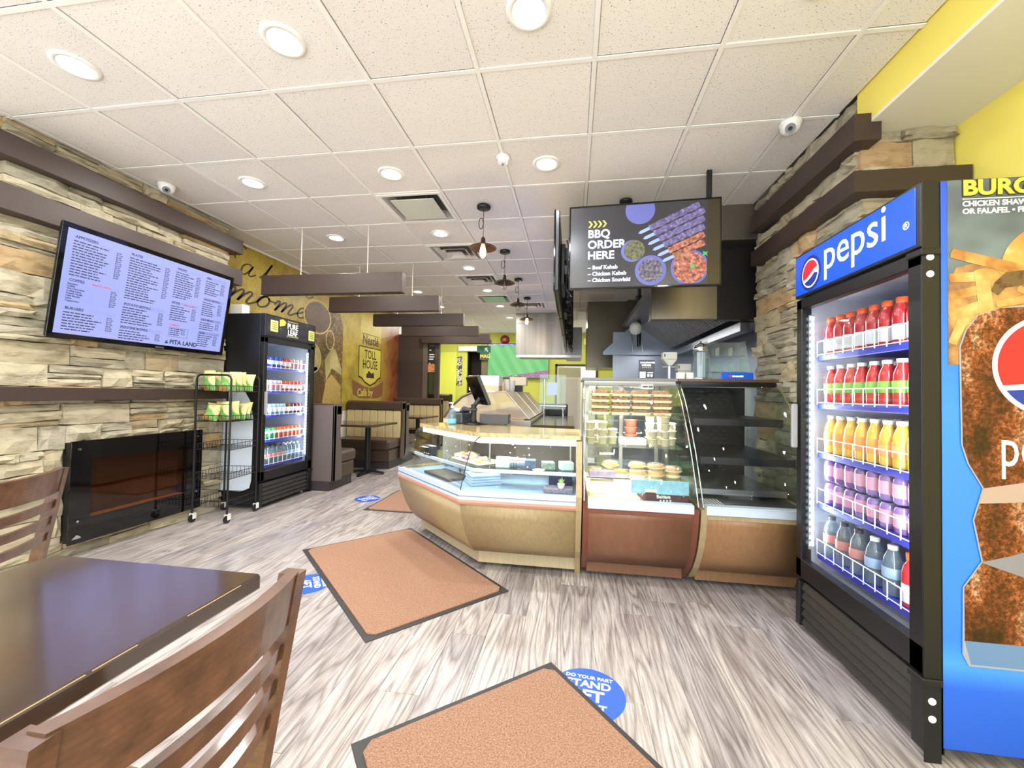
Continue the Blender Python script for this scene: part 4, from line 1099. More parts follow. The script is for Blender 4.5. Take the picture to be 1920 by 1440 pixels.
cap = []
for q in range(44):
    a = 2 * PI * q / 44; rr = .089 + (.004 if q % 2 else -.003); cap.append((rr * math.cos(a), rr * math.sin(a)))
flat(cap, .0008, FH(-.262, 1.905), mat('bottle_cap_blue', (18, 50, 150), .35, metal=.2), hdr, 'printed_bottle_cap')
globe(hdr, -.262, 1.905, .074, -.0098)
text('pepsi', .215, M_pw, hdr, FH(-.155, 1.885), bold=.002, sx=.94)
text('®', .04, M_pw, hdr, FH(.34, 1.885))
stock(cR, 'blue-header', 4, ['sport'] * 9); stock(cR, 'blue-header', 3, ['juice'] * 9); stock(cR, 'blue-header', 2, ['yellow'] * 9)
stock(cR, 'blue-header', 1, ['purple'] * 9, tiers=2, sc=.93); stock(cR, 'blue-header', 0, ['waterd', 'waterd', 'waterd', 'water', 'water', 'sport', 'sport'], sc=1.08)
def side_grad(nt, v):
    sp = nd(nt, 'ShaderNodeSeparateXYZ'); nt.links.new(v, sp.inputs[0])
    return ramp(nt, nd_map(nt, sp.outputs['Z'], 0, 2.03), [(0, (30, 84, 196)), (.13, (36, 98, 216)), (.17, (66, 148, 240)), (.21, (44, 122, 232)), (.6, (50, 132, 236)), (.75, (44, 110, 226)), (1, (32, 76, 196))])


def nd_map(nt, s_, a, b):
    m_ = nd(nt, 'ShaderNodeMapRange'); m_.inputs['From Min'].default_value = a; m_.inputs['From Max'].default_value = b; nt.links.new(s_, m_.inputs['Value']); return m_.outputs[0]


# side panel print, on the cooler's right side (world y = 1.637)
sp_ = MB().bbox(.416, .055, .055, .4185, .735, 2.03, .001).build('side_graphic', print_mat('side_blue_print', side_grad, .3), cR)


def GS(px, pz, k=0):      # print frame on the side panel: x into the cooler depth
    return frame((.4188 + .0006 * k, px, pz), (0, 1, 0), (0, 0, 1))


M_post = print_mat('burger_poster_ground', lambda nt, v: mixc(nt, 1.0, ramp(nt, tnoise(nt, v, 3, (1, 1, 1.6), 2), [(.3, (74, 84, 98)), (.7, (128, 146, 154))]), lin((240, 240, 240)), 'MULTIPLY'), .35)
M_cola = print_mat('cola_print', lambda nt, v: mixc(nt, 1.0, ramp(nt, tnoise(nt, v, 75, (1, 1, 1), 4, .8), [(.36, (90, 60, 50)), (.5, (170, 130, 110)), (.6, (240, 224, 210)), (.68, (255, 250, 246))]),
                                                      ramp(nt, tnoise(nt, v, 5, (1, 1.6, .8), 3, .6), [(.32, (64, 30, 22)), (.45, (128, 70, 48)), (.58, (176, 112, 74)), (.7, (236, 214, 190))]), 'MULTIPLY'), .3)
M_fry = print_mat('fries_print', lambda nt, v: ramp(nt, tnoise(nt, v, 9, (1, 1, 1), 3, .6), [(.35, (150, 98, 48)), (.55, (200, 146, 84)), (.7, (220, 180, 116))]), .35)
M_bun = print_mat('bun_print', lambda nt, v: ramp(nt, tnoise(nt, v, 7, (1, 1, 1), 3), [(.3, (190, 112, 56)), (.6, (226, 156, 88)), (.75, (244, 206, 150))]), .35)
M_pat = print_mat('patty_print', lambda nt, v: ramp(nt, tnoise(nt, v, 30, (1, 1, 1), 5, .7), [(.35, (52, 40, 30)), (.5, (110, 78, 54)), (.6, (70, 84, 40)), (.72, (220, 206, 190))]), .35)
# local y (depth) = world x - 1.225; heights are world heights
flat([(.074, 1.376), (.735, 1.376), (.735, 2.03), (.074, 2.03)], .0006, GS(0, 0, 0), M_post, sp_, 'poster_ground')
M_fheap = print_mat('fries_heap_print', lambda nt, v: ramp(nt, tnoise(nt, v, 10, (1, 1, 1), 3), [(.35, (96, 72, 70)), (.55, (176, 128, 76)), (.7, (214, 166, 96))]), .35)  # darker mottled print for the heap behind the single fries
flat([(.075, 1.38), (.3, 1.38), (.42, 1.56), (.36, 1.66), (.25, 1.70), (.18, 1.74), (.10, 1.72), (.075, 1.66)], .0005, GS(0, 0, 1), M_fheap, sp_, 'printed_fries_heap')
for (cx, cz, a_, L, w_) in ((.20, 1.735, -.30, .24, .02), (.14, 1.685, .05, .12, .018), (.185, 1.60, -1.45, .22, .024), (.13, 1.63, .25, .11, .016), (.125, 1.565, .35, .10, .02), (.27, 1.69, -.6, .14, .018), (.28, 1.60, .2, .12, .014), (.105, 1.50, 1.2, .10, .016), (.16, 1.45, .6, .10, .018), (.33, 1.62, -.5, .10, .014)):
    m = GS(cx, cz, 2) @ Matrix.Rotation(a_, 4, 'Z'); L2 = min(L / 2, (cx - .08) / max(.2, abs(math.cos(a_))))
    m = m @ Matrix.Translation((0, 0, .0002 * (cz * 100 % 7)))
    flat([(-L2, -w_ * .8), (L / 2, -w_), (L / 2 + .012, 0), (L / 2, w_), (-L2, w_ * .9), (-L2 - .004, 0)], .0005, m, M_fry, sp_, 'printed_fry')
flat(circ(.47, 1.72, .235, 24, 0, PI, ry=.17), .0006, GS(0, 0, 3), M_bun, sp_, 'printed_bun')
flat([(.204, 1.637), (.215, 1.665), (.25, 1.70), (.30, 1.705), (.45, 1.725), (.73, 1.72), (.73, 1.60), (.5, 1.60), (.30, 1.655), (.245, 1.645), (.225, 1.62)], .0006, GS(0, 0, 4), M_pat, sp_, 'printed_patty')
gl = [(.129, .345), (.110, .384), (.112, .611), (.168, .703), (.143, .842), (.173, .953), (.129, 1.034), (.110, 1.10), (.106, 1.44), (.125, 1.50), (.16, 1.55), (.224, 1.575), (.303, 1.585)]
MX_ = lambda x: min(.735, .81 - x)
flat(gl + [(MX_(q[0]), q[1]) for q in reversed(gl)], .0006, GS(0, 0, 4), mat('glass_edge_print', (150, 158, 172), .3), sp_, 'printed_glass_edge')
gi = [(q[0] + .005, q[1]) for q in gl if q[1] > .40 and q[1] < 1.58]
flat([(.117, .43)] + gi + [(.3, 1.578)] + [(min(.731, .805 - q[0]), q[1]) for q in reversed(gi)] + [(.69, .43)], .0006, GS(0, 0, 5), M_cola, sp_, 'printed_cola')
flat([(.135, .352), (.675, .352), (.69, .43), (.118, .43)], .0006, GS(0, 0, 5), mat('glass_foot_print', (96, 130, 176), .25), sp_, 'printed_glass_foot')
flat([(.16, .90), (.175, .953), (.73, 1.07), (.73, .95)], .0006, GS(0, 0, 6), mat('cola_highlight', (172, 150, 142), .3), sp_, 'printed_highlight')
flat([(.165, .70), (.26, .73), (.73, .93), (.73, .80), (.35, .64)], .0006, GS(0, 0, 6), mat('cola_highlight2', (128, 128, 140), .3), sp_, 'printed_highlight')
R = .174; cy, cz = .377, 1.377


def FF(j): return GS(cy, cz, 7 + j)


flat(circ(0, 0, R, 48), .0006, FF(0), M_white, sp_, 'emblem_ring'); r_ = R * .91
flat(circ(0, 0, r_, 30, math.radians(8), math.radians(206)) + [(-r_ * .5, -r_ * .40), (r_ * .1, -r_ * .18)], .0006, FF(1), M_prd, sp_, 'emblem_red')
flat(circ(0, 0, r_, 22, math.radians(213), math.radians(350)) + [(r_ * .3, -r_ * .3), (-r_ * .2, -r_ * .50)], .0006, FF(1), M_pbl, sp_, 'emblem_blue')
text('pepsi', .195, M_white, sp_, GS(.222, 1.033, 8), bold=.0, sx=.62)
M_by = mat('burger_yellow', (232, 204, 72), .4)
text('BURGERS', .074, M_inkd, sp_, GS(.118, 1.974, 1), bold=.07, sx=1.1)
text('BURGERS', .074, M_by, sp_, GS(.12, 1.976, 3), bold=.035, sx=1.1)
text('CHICKEN SHAWARMA', .026, M_white, sp_, GS(.12, 1.936, 2), bold=.03, sx=1.0)
text('OR FALAFEL • FRIES', .026, M_white, sp_, GS(.12, 1.909, 2), bold=.03, sx=1.0)
MB().box(.4198, .12, 1.960, .4204, .73, 1.963).build('print_rule', M_white, sp_)

# the dark-header cooler on the left
cL = cooler('drink_cooler', 'tall black cooler with dark iced tea header standing past the stone chimney', (-3.17, 4.20, 0), PI / 2)
h2 = MB().bbox(-.40, -.0085, 1.815, .395, -.004, 2.02, .002).build('header_sign', print_mat('tea_header', lambda nt, v: ramp(nt, tnoise(nt, v, 14, (1, 1, 1), 5, .7), [(.4, (26, 28, 36)), (.6, (44, 48, 60)), (.75, (110, 118, 132))]), .3), cL)
text('PURE', .085, M_pw, h2, FH(.0, 1.925), align='CENTER', sx=.9, bold=.012)
text('LEAF', .085, M_pw, h2, FH(.0, 1.855), align='CENTER', sx=.9, bold=.012)
text('REAL BREWED TEA', .02, mat('tea_yellow', (214, 214, 120), .4), h2, FH(0, 1.998), align='CENTER'); text('NO COLORS ADDED', .02, mat('tea_yellow', (0, 0, 0)), h2, FH(0, 1.835), align='CENTER')
for x, z in ((-.29, 1.92), (.335, 1.90)):
    MB().bbox(x - .055, -.0102, z - .06, x + .055, -.0088, z + .06, .0006).build('header_badge', mat('badge_lime', (214, 220, 130), .4), h2)
    for q in range(4): MB().box(x - .035, -.011, z + .03 - q * .022, x + .035, -.0102, z + .038 - q * .022).build('badge_line', mat('badge_ink', (110, 124, 40), .5), h2)
flat([(-.21, .0), (-.13, .02), (-.11, .06), (-.16, .085), (-.21, .07)], .0008, FH(0, 1.93), mat('lemon_print', (240, 190, 70), .4), h2, 'printed_lemon')
stock(cL, 'dark-header', 4, ['bluecan'] * 5 + ['redcan', 'redcan', 'silver', 'silver', 'silver']); stock(cL, 'dark-header', 3, ['silver'] * 5 + ['redcan'] * 5)
stock(cL, 'dark-header', 2, ['lightblue'] * 6 + ['darkcan'] * 4); stock(cL, 'dark-header', 1, ['green'] * 4 + ['orange'] * 6)
stock(cL, 'dark-header', 0, ['waterd'] * 6 + ['water'] * 4, rows=2)
# pale bottle silhouette printed on the cooler's left side
M_sil = mat('pale_silhouette', (214, 226, 242), .4)
sil = [(.12, .22), (.10, .30), (.10, .95), (.14, 1.12), (.235, 1.26), (.25, 1.42), (.44, 1.42), (.455, 1.26), (.56, 1.12), (.61, .95), (.61, .30), (.58, .22), (.48, .18), (.22, .18)]
flat(sil, .0012, frame((-.415, .0, 0), (0, 1, 0), (0, 0, 1)) @ Matrix.Scale(-1, 4, (0, 0, 1)), M_sil, cL, 'printed_bottle_shape')
tag(MB().bbox(-3.66, 3.86, 2.036, -3.50, 3.96, 2.15, .01).build('spray_box', M_white), 'small white box lying on top of the dark-header cooler', 'box')

# ------------------------------------------------------------------ fireplace
fp = thing('electric_fireplace', 'black glass electric fireplace set into the left stone chimney', 'fireplace', (-3.54, 2.94, .105), PI / 2)
# local x along +Y, local -y towards the room
fr = MB(); w, hh = .52, .74; ox0, ox1, oz0, oz1 = -.39, .37, .17, .60
fr.bbox(-w, -.012, 0, w, .0, oz0, .001).bbox(-w, -.012, oz1, w, .0, hh, .001).box(-w, -.012, oz0, ox0, .0, oz1).box(ox1, -.012, oz0, w, .0, oz1)
fr.build('glass_surround', M_blackgl, fp)
MB().box(-w + .01, 0, .01, w - .01, .05, .03).box(-w + .01, 0, .71, w - .01, .05, .73).box(-w + .01, 0, .03, -w + .03, .05, .71).box(w - .03, 0, .03, w - .01, .05, .71).build('casing', M_blackm, fp)
MB().add([(ox0, .09, oz0), (ox1, .09, oz0), (ox1, .09, oz1), (ox0, .09, oz1)], [(0, 1, 2, 3)]).build('firebox_back', mat('firebox_brown', (74, 54, 42), .6, col2=(40, 30, 25), vscale=4), fp)
MB().box(ox0, 0, oz0 - .005, ox1, .09, oz0).build('firebox_floor', mat('firebox_tan', (190, 150, 104), .4), fp)
MB().box(ox0, .0, oz1, ox1, .09, oz1 + .005).box(ox0 - .005, 0, oz0, ox0, .09, oz1).box(ox1, 0, oz0, ox1 + .005, .09, oz1).build('firebox_sides', mat('firebox_side', (38, 28, 22), .6), fp)
MB().box(ox0, -.010, oz0, ox1, -.006, oz1).build('viewing_glass', glass_mat('smoked_glass', (226, 208, 190)), fp)
sc_ = MB()
for x in (-.47, .47):
    for z in (.16, .68): sc_.cyl((x, -.012, z), (x, -.018, z), .008, n=12)
sc_.build('glass_screws', M_chrome, fp)
flat([(-.03, 0), (.03, 0), (.02, .015), (0, .028), (-.015, .015)], .001, frame((-.47, -.0125, .035), (1, 0, 0), (0, 0, 1)), M_chrome, fp, 'maker_badge')

# ------------------------------------------------------------------ left menu screen
def tv(name, label, cat, w, h, depth=.045, bez=.022, loc=(0, 0, 0), rz=0, tilt=0.0, group=None):
    """local: screen faces -y, x right, z up; origin at bottom centre"""
    t = thing(name, label, cat, loc, rz, group)
    if tilt: t.rotation_euler = (tilt, 0, rz)
    b = MB(); b.bbox(-w / 2, 0, 0, w / 2, .012, bez, .002).bbox(-w / 2, 0, h - bez, w / 2, .012, h, .002).bbox(-w / 2, 0, bez, -w / 2 + bez, .012, h - bez, .002).bbox(w / 2 - bez, 0, bez, w / 2, .012, h - bez, .002)
    b.build('bezel', M_blackgl, t)
    MB().bbox(-w / 2 + .004, .010, .004, w / 2 - .004, depth, h - .004, .006).build('back_shell', M_black, t)
    return t


tvL = tv('menu_screen', 'large wall mounted menu screen with pale violet text page on the stone chimney', 'television', 1.39, .79, .032, .035, (-3.492, 2.918, 1.572), PI / 2, 0)
tvL.rotation_euler = (.135, 0, PI / 2)
def menu_col(nt, v):
    return ramp(nt, tnoise(nt, v, .8, (1, 1, 1), 1), [(.3, (160, 172, 246)), (.7, (186, 190, 250))])
scr = MB().box(-.66, .004, .035, .66, .009, .755).build('screen', print_mat('menu_page', menu_col, .3, emit=.95), tvL)
M_mt = mat('menu_text', (38, 40, 70), .6); M_mh = mat('menu_header', (118, 128, 190), .6, emit=.25); M_mr = mat('menu_red', (190, 70, 90), .6)
FS = lambda x, z: frame((x, .0035, z), (1, 0, 0), (0, 0, 1))


def mhead(x0, x1, z, s, red=0):
    MB().box(x0, .003, z - .008, x1, .0038, z + .018).build('menu_heading_bar', M_mh, scr)
    text(s, .026, M_mt, scr, frame((x0 + .006, .0026, z - .004), (1, 0, 0), (0, 0, 1)), bold=.02, ext=.0002)
    if red: text('MAKE IT A MEAL', .016, M_mr, scr, frame((x0 + (x1 - x0) * .45, .0026, z - .002), (1, 0, 0), (0, 0, 1)), bold=.02, ext=.0002)


def mlines(x0, x1, z, rows, names=None, price=True, dz=.0195):
    if names: text('\n'.join(names), dz * .86, M_mt, scr, frame((x0, .0026, z), (1, 0, 0), (0, 0, 1)), 'menu_lines', bold=.03, ext=.0002)
    else:
        mb = MB(); r = random.Random(int(x0 * 1000 + z * 777))
        for q in range(rows):
            x = x0; zz = z - q * dz; end = x0 + (x1 - x0) * r.uniform(.45, .74)
            while x < end:
                w_ = r.uniform(.012, .04); mb.box(x, .0026, zz, min(x + w_, end), .0034, zz + .0075); x += w_ + .006
        mb.build('menu_lines', M_mt, scr)
    if price:
        text('\n'.join('$%d.%02d' % (4 + (q * 7) % 12, (49, 99)[q % 2]) for q in range(rows)), dz * .8, M_mt, scr, frame((x1 - .055, .0026, z), (1, 0, 0), (0, 0, 1)), 'menu_prices', bold=.02, ext=.0002)


c1, c2, c3, c4 = (-.62, -.30), (-.26, .07), (.11, .36), (.40, .62)
mhead(*c1, .705, 'APPETIZERS'); mlines(*c1, .675, 13)
mhead(*c1, .405, 'COFFEE', 1); mlines(*c1, .378, 8, ['Espresso', 'Coffee', 'Hot Chocolate', 'Coffee Latte', 'French Vanilla', 'Cafe Mocha', 'Latte', 'Cappuccino'])
mhead(*c1, .21, 'BURGERS'); mlines(*c1, .18, 7)
mhead(*c2, .705, 'PLATES'); mlines(*c2, .675, 17)
mhead(*c2, .315, 'POTATO BOWLS'); mlines(*c2, .288, 7)
mhead(*c2, .135, 'POUTINE BOWLS'); mlines(*c2, .108, 4)
mhead(*c3, .705, 'WRAPS'); mlines(*c3, .675, 12)
mhead(*c3, .41, 'PITZA', 1); mlines(*c3, .38, 7)
mhead(*c4, .705, 'BAR'); mlines(*c4, .675, 7)
mhead(*c4, .505, 'SALAD BOWLS'); mlines(*c4, .475, 7)
mhead(*c4, .315, 'KIDS MEALS'); mlines(*c4, .285, 4)
mhead(*c4, .19, 'SIDES'); mlines(*c4, .165, 6)
text('COMBOS', .02, M_mr, scr, FS(.12, .215), bold=.02, ext=.0002)
bx = MB(); bx.box(.125, .0028, .12, .30, .0034, .122).box(.125, .0028, .2, .30, .0034, .202).box(.125, .0028, .12, .127, .0034, .202).box(.298, .0028, .12, .30, .0034, .202); bx.build('menu_box', M_mt, scr)
mlines(.135, .29, .185, 4, dz=.017)
text('PITA LAND', .052, M_mt, scr, FS(.145, .055), bold=.03, ext=.0002)
flat([(0, 0), (.03, .0), (.036, .01), (.022, .012), (.03, .035), (.016, .02), (.004, .02), (.012, .01)], .0004, FS(.10, .055), M_mt, scr, 'menu_logo')
MB().bbox(-.12, .032, .3, .12, .14, .5, .004).build('wall_bracket', M_blackm, tvL)
MB().box(.03, -.001, .008, .1, .0, .02).build('maker_plate', M_steeld, tvL)

# ------------------------------------------------------------------ hanging order screen facing the camera
tvB = tv('order_screen', 'hanging screen reading BBQ ORDER HERE with kebab pictures over the display cases', 'television', 1.12, .66, .06, .012, (.512, 3.21, 2.078), -.05)
scb = MB().box(-.548, .004, .012, .465, .008, .648).build('screen', print_mat('bbq_page', lambda nt, v: ramp(nt, tnoise(nt, v, 1.5, (1, 1, 1), 2), [(.3, (40, 38, 48)), (.7, (62, 58, 66))]), .25, emit=.9), tvB)
MB().box(.465, .003, .012, .548, .009, .648).build('dark_screen_edge', mat('edge_reflection_tint', (64, 56, 40), .15), tvB)  # brown tint paints the reflection on the unlit screen edge
FB = lambda x, z, k=0: frame((x, .0034 - .0006 * k, z), (1, 0, 0), (0, 0, 1))
E_w = mat('screen_white', (190, 196, 236), .5, emit=.95); E_y = mat('screen_yellow', (226, 220, 60), .5, emit=.95)
for k in range(4): flat([(0, 0), (.012, 0), (.032, .026), (.012, .052), (0, .052), (.02, .026)], .0004, FB(-.41 + k * .036, .485), E_y, scb, 'chevron')
for s, z in (('BBQ', .405), ('ORDER', .320), ('HERE', .235)): text(s, .088, E_w, scb, FB(-.415, z), bold=.025, ext=.0003)
for s, z in (('– Beef Kebab', .155), ('– Chicken Kebab', .105), ('– Chicken Souvlaki', .055)): text(s, .042, E_w, scb, FB(-.41, z), bold=.03, ext=.0003)
E_b1 = mat('screen_bowl', (78, 82, 140), .5, emit=.9); E_b2 = print_mat('screen_bowl_food', lambda nt, v: ramp(nt, tnoise(nt, v, 40, (1, 1, 1), 4), [(.35, (58, 50, 60)), (.5, (110, 100, 120)), (.65, (170, 160, 180))]), .5, .9)
E_b3 = print_mat('screen_herbs', lambda nt, v: ramp(nt, tnoise(nt, v, 40, (1, 1, 1), 4), [(.35, (50, 52, 30)), (.6, (140, 138, 90))]), .5, .9)
E_meat = print_mat('screen_meat', lambda nt, v: ramp(nt, tnoise(nt, v, 32, (1, 1, 1), 4), [(.35, (96, 46, 40)), (.5, (206, 110, 76)), (.65, (240, 176, 150))]), .5, .95)
E_ribs = print_mat('screen_skewers', lambda nt, v: ramp(nt, tnoise(nt, v, 40, (1, 1, 1), 4), [(.35, (70, 60, 110)), (.55, (130, 116, 176)), (.7, (190, 170, 200))]), .5, .95)
E_sk = mat('screen_skewer_tip', (120, 140, 230), .5, emit=.95); E_gr = mat('screen_green', (60, 150, 84), .5, emit=.8)
for x, z, r_, m_ in ((-.02, .60, .11, E_b1), (-.075, .285, .085, E_b1), (.06, .13, .115, E_b1)):
    pts = circ(0, 0, r_, 30); pts = [(p[0], min(p[1], .644 - z)) for p in pts]; flat(pts, .0004, FB(x, z), m_, scb, 'printed_bowl')
flat(circ(0, 0, .078, 26), .0004, FB(-.06, .29, 1), E_b3, scb, 'printed_herbs'); flat(circ(0, 0, .09, 26), .0004, FB(.06, .13, 1), E_b2, scb, 'printed_dip')
for k in range(6):
    m_ = E_ribs if k < 4 else E_meat; x0, z0 = .0 + k * .035, .455 - k * .045
    L_ = .42; m = FB(x0 + .05, z0, k % 3) @ Matrix.Rotation(.42, 4, 'Z')
    xe = min(L_, (.46 - x0 - .05) / math.cos(.42) - .02); ze = (.635 - z0) / math.sin(.42) - .05; xe = min(xe, ze)
    pts = []; n = 9
    for q in range(n + 1): pts.append((xe * q / n, -.026 + .006 * (q % 2)))
    for q in range(n, -1, -1): pts.append((xe * q / n, .026 - .006 * (q % 2)))
    flat(pts, .0004, m, m_, scb, 'printed_kebab'); flat([(-.09, 0), (-.07, -.012), (0, -.012), (0, .012), (-.07, .012)], .0004, m, E_sk, scb, 'printed_skewer')
flat([(p[0], max(min(p[1], 9), -.12)) for p in [(min(q[0], .12), q[1]) for q in circ(0, 0, .135, 30)]], .0004, FB(.34, .14), E_b1, scb, 'printed_plate')
flat([(p[0], max(p[1], -.12)) for p in [(min(q[0], .12), q[1]) for q in circ(0, 0, .118, 30)]], .0004, FB(.34, .14, 1), E_meat, scb, 'printed_kebab_plate')
for x, z in ((.25, .22), (.43, .22), (.34, .13)): flat([(0, 0), (.02, .012), (.035, 0), (.028, .022), (.04, .035), (.018, .03), (0, .04), (.006, .02)], .0004, FB(x, z, 2), E_gr, scb, 'printed_leaf')
MB().bbox(.462, .02, .60, .498, .055, H - 2.078, .002).build('ceiling_pole', M_black, tvB)
MB().cyl((-.10, .40, .45), (-.10, .40, H - 2.078 - .01), .02, n=12).bbox(-.12, .06, .43, -.08, .42, .47, .003).lathe([(.02, 0), (.055, .01), (.055, .03), (.03, .04)], (-.10, .40, H - 2.078 - .042)).build('ceiling_mount', M_black, tvB)

# row of menu screens seen edge on, backs with mounts and cables
for i in range(4):
    lb = ['nearest of the row of hanging screens seen edge on beside the order screen', 'second hanging screen in the edge-on row', 'third hanging screen in the edge-on row', 'farthest hanging screen in the edge-on row'][i]
    y = 3.93 + i * 1.27
    t = tv('hanging_screen', lb, 'television', 1.24, .67, .045, .012, (-.172, y, 2.09), -PI / 2, group='edge-on hanging screens')
    MB().box(-.6, .004, .012, .6, .008, .655).build('screen', mat('menu_glow', (120, 130, 190), .3, emit=.6), t)
    MB().bbox(-.25, .045, .15, .25, .085, .52, .006).build('back_bulge', M_black, t)
    MB().bbox(-.2, .085, .3, .2, .10, .34, .002).bbox(-.2, .085, .18, -.17, .11, .5, .002).bbox(.17, .085, .18, .2, .11, .5, .002).build('wall_plate', M_blackm, t)
    MB().cyl((0, .14, .2), (0, .14, H - 2.09), .018, n=10).box(-.1, .10, .28, .1, .15, .33).build('ceiling_pole', M_black, t)
    cbm = MB(); r_ = random.Random(i + 3)
    for q in range(9):
        x0 = r_.uniform(-.5, .5); pts = [(x0 + r_.uniform(-.08, .08), .07 + r_.uniform(0, .09), .45 - k * .09 + r_.uniform(-.03, .03)) for k in range(6)]
        cbm.tube(pts, .005, n=5)
    for q in range(3): cbm.bbox(-.4 + q * .3, .08, .12 + .05 * q, -.28 + q * .3, .14, .2 + .05 * q, .004)
    cbm.build('cables', M_black, t)

# soccer television on the lime wall
def pitch(nt, v):
    sp = nd(nt, 'ShaderNodeSeparateXYZ'); nt.links.new(v, sp.inputs[0])
    wv = nd(nt, 'ShaderNodeTexWave', Scale=1.1, Distortion=1.5); mp = nd(nt, 'ShaderNodeMapping'); mp.inputs['Rotation'].default_value = (0, .5, 0); nt.links.new(v, mp.inputs[0]); nt.links.new(mp.outputs[0], wv.inputs[0])
    g = ramp(nt, wv.outputs[0], [(.3, (108, 204, 120)), (.7, (126, 216, 132))])
    crowd = ramp(nt, tnoise(nt, v, 45, (1, 1, 1), 2), [(.4, (120, 70, 110)), (.5, (200, 110, 130)), (.6, (150, 170, 220))])
    m1 = nd(nt, 'ShaderNodeMapRange'); m1.inputs['From Min'].default_value = .90; m1.inputs['From Max'].default_value = .93; nt.links.new(sp.outputs['Z'], m1.inputs['Value'])
    c = mixc(nt, m1.outputs[0], g, ramp(nt, tnoise(nt, v, 25, (1, 1, 1), 2), [(.4, (96, 120, 220)), (.6, (196, 200, 245))]))
    # crowd below a rising line
    mu = nd(nt, 'ShaderNodeMath', operation='MULTIPLY_ADD'); nt.links.new(sp.outputs['X'], mu.inputs[0]); mu.inputs[1].default_value = .16; mu.inputs[2].default_value = .10
    sb = nd(nt, 'ShaderNodeMath', operation='SUBTRACT'); nt.links.new(mu.outputs[0], sb.inputs[0]); nt.links.new(sp.outputs['Z'], sb.inputs[1])
    gt = nd(nt, 'ShaderNodeMath', operation='GREATER_THAN'); nt.links.new(sb.outputs[0], gt.inputs[0]); gt.inputs[1].default_value = 0.0
    return mixc(nt, gt.outputs[0], c, crowd)


tvS = tv('sports_screen', 'large screen showing a green soccer pitch on the lime back wall', 'television', 1.76, .98, .06, .014, (-1.55, YB - .10, 1.68), 0)
MB().box(-.866, .004, .014, .866, .009, .966).build('screen', print_mat('soccer_page', pitch, .3, .85), tvS)
MB().box(-.2, .06, .2, .2, .098, .7).build('wall_bracket', M_black, tvS)
for k in range(2): text(('1-0', '67:12')[k], .07, M_inkd, tvS, frame((-.5 + .5 * k, .0038, .88), (1, 0, 0), (0, 0, 1)), 'score_lettering', ext=.0003)
# ------------------------------------------------------------------ upright curved-glass display cases (second and third)
WOODP = [(2.665, .525), (2.672, .47), (2.69, .40), (2.72, .31), (2.765, .23), (2.83, .14)]
GLP = [(2.632, .578), (2.68, .68), (2.735, .78), (2.80, .89), (2.87, .99), (2.95, 1.09), (3.04, 1.20), (3.13, 1.29), (3.22, 1.355)]
MYZ = Matrix(((0, 0, 1, 0), (1, 0, 0, 0), (0, 1, 0, 0), (0, 0, 0, 1)))     # (a,b,c) -> x=c, y=a, z=b
YBK = 3.74


def strip(prof, x0, x1, th, smooth=True):
    """sheet following a (y,z) profile between x0 and x1"""
    def fn(u, v):
        k = v * (len(prof) - 1); i = min(int(k), len(prof) - 2); f = k - i
        return (x0 + (x1 - x0) * u, prof[i][0] * (1 - f) + prof[i + 1][0] * f, prof[i][1] * (1 - f) + prof[i + 1][1] * f)
    return MB().sheet(fn, 1, len(prof) - 1, th, smooth)


def bakery_case(x0, x1, label, m_wood, m_post, dark):
    t = thing('display_case', label, 'display case', ((x0 + x1) / 2, 3.2, 0)); B = dict(parent=t, world=True)
    side = [(2.97, .02), (2.925, .05), (2.83, .14)] + WOODP[::-1][1:] + [(2.64, .56), (YBK, .56), (YBK, .02)]
    for a, b in ((x0, x0 + .036), (x1 - .036, x1)):
        p = [(q[0] - .018, q[1]) for q in side[:-3]] + side[-3:]
        MB().prism(p, a, b, MYZ).build('side_panel', m_post, **B)
    strip(WOODP[::-1], x0 + .036, x1 - .036, -.02).build('front_panel', m_wood, **B)
    MB().box(x0 + .036, 2.90, .03, x1 - .036, 2.93, .16).build('kick_panel', m_wood, **B)
    MB().bbox(x0 + .036, 2.645, .50, x1 - .036, 2.70, .53, .004).build('wood_rail', m_post, **B)
    MB().bbox(x0 + .03, 2.638, .530, x1 - .03, 2.70, .585, .003).build('front_rail', M_alu if not dark else M_alu, **B)
    MB().box(x0 + .036, 2.70, .535, x1 - .036, YBK, .56).build('deck', M_white if not dark else mat('deck_steel', (120, 124, 130), .3, metal=.8), **B)
    strip(GLP, x0 + .02, x1 - .02, .006).build('curved_glass', M_glassc, **B)
    sg = [(q[0], q[1]) for q in GLP] + [(YBK - .02, 1.36), (YBK - .02, .56), (2.64, .56)]
    for a in (x0 + .004, x1 - .012):
        MB().prism(sg, a, a + .006, MYZ).build('side_glass', M_glassg, **B)
        e = MB(); e.tube([(a + .003, q[0] - .002, q[1]) for q in GLP], .0045, n=6).build('glass_edge_trim', M_chrome, **B)
    MB().bbox(x0 - .004, 3.20, 1.36, x1 + .004, YBK + .02, 1.382, .003).build('top_panel', mat('top_brown' if dark else 'top_grey', (96, 70, 58) if dark else (120, 116, 110), .3), **B)
    MB().bbox(x0 + .01, 3.205, 1.325, x1 - .01, 3.26, 1.362, .003).build('top_light_housing', M_black if dark else M_steeld, **B)
    MB().box(x0 + .08, 3.262, 1.335, x1 - .08, 3.30, 1.355).build('light_tube', mat('case_lamp', (255, 240, 214), .5, emit=6.0) if not dark else M_steeld, **B)
    ft = MB()
    for x in (x0 + .1, (x0 + x1) / 2, x1 - .1): ft.cyl((x, 2.99, 0), (x, 2.99, .035), .018, n=10)
    for x in (x0 + .1, x1 - .1): ft.cyl((x, 3.6, 0), (x, 3.6, .04), .018, n=10)
    ft.build('feet', M_black, **B)
    MB().box(x0 + .036, 2.93, .03, x1 - .036, YBK, .10).build('base', M_black, **B)
    return t


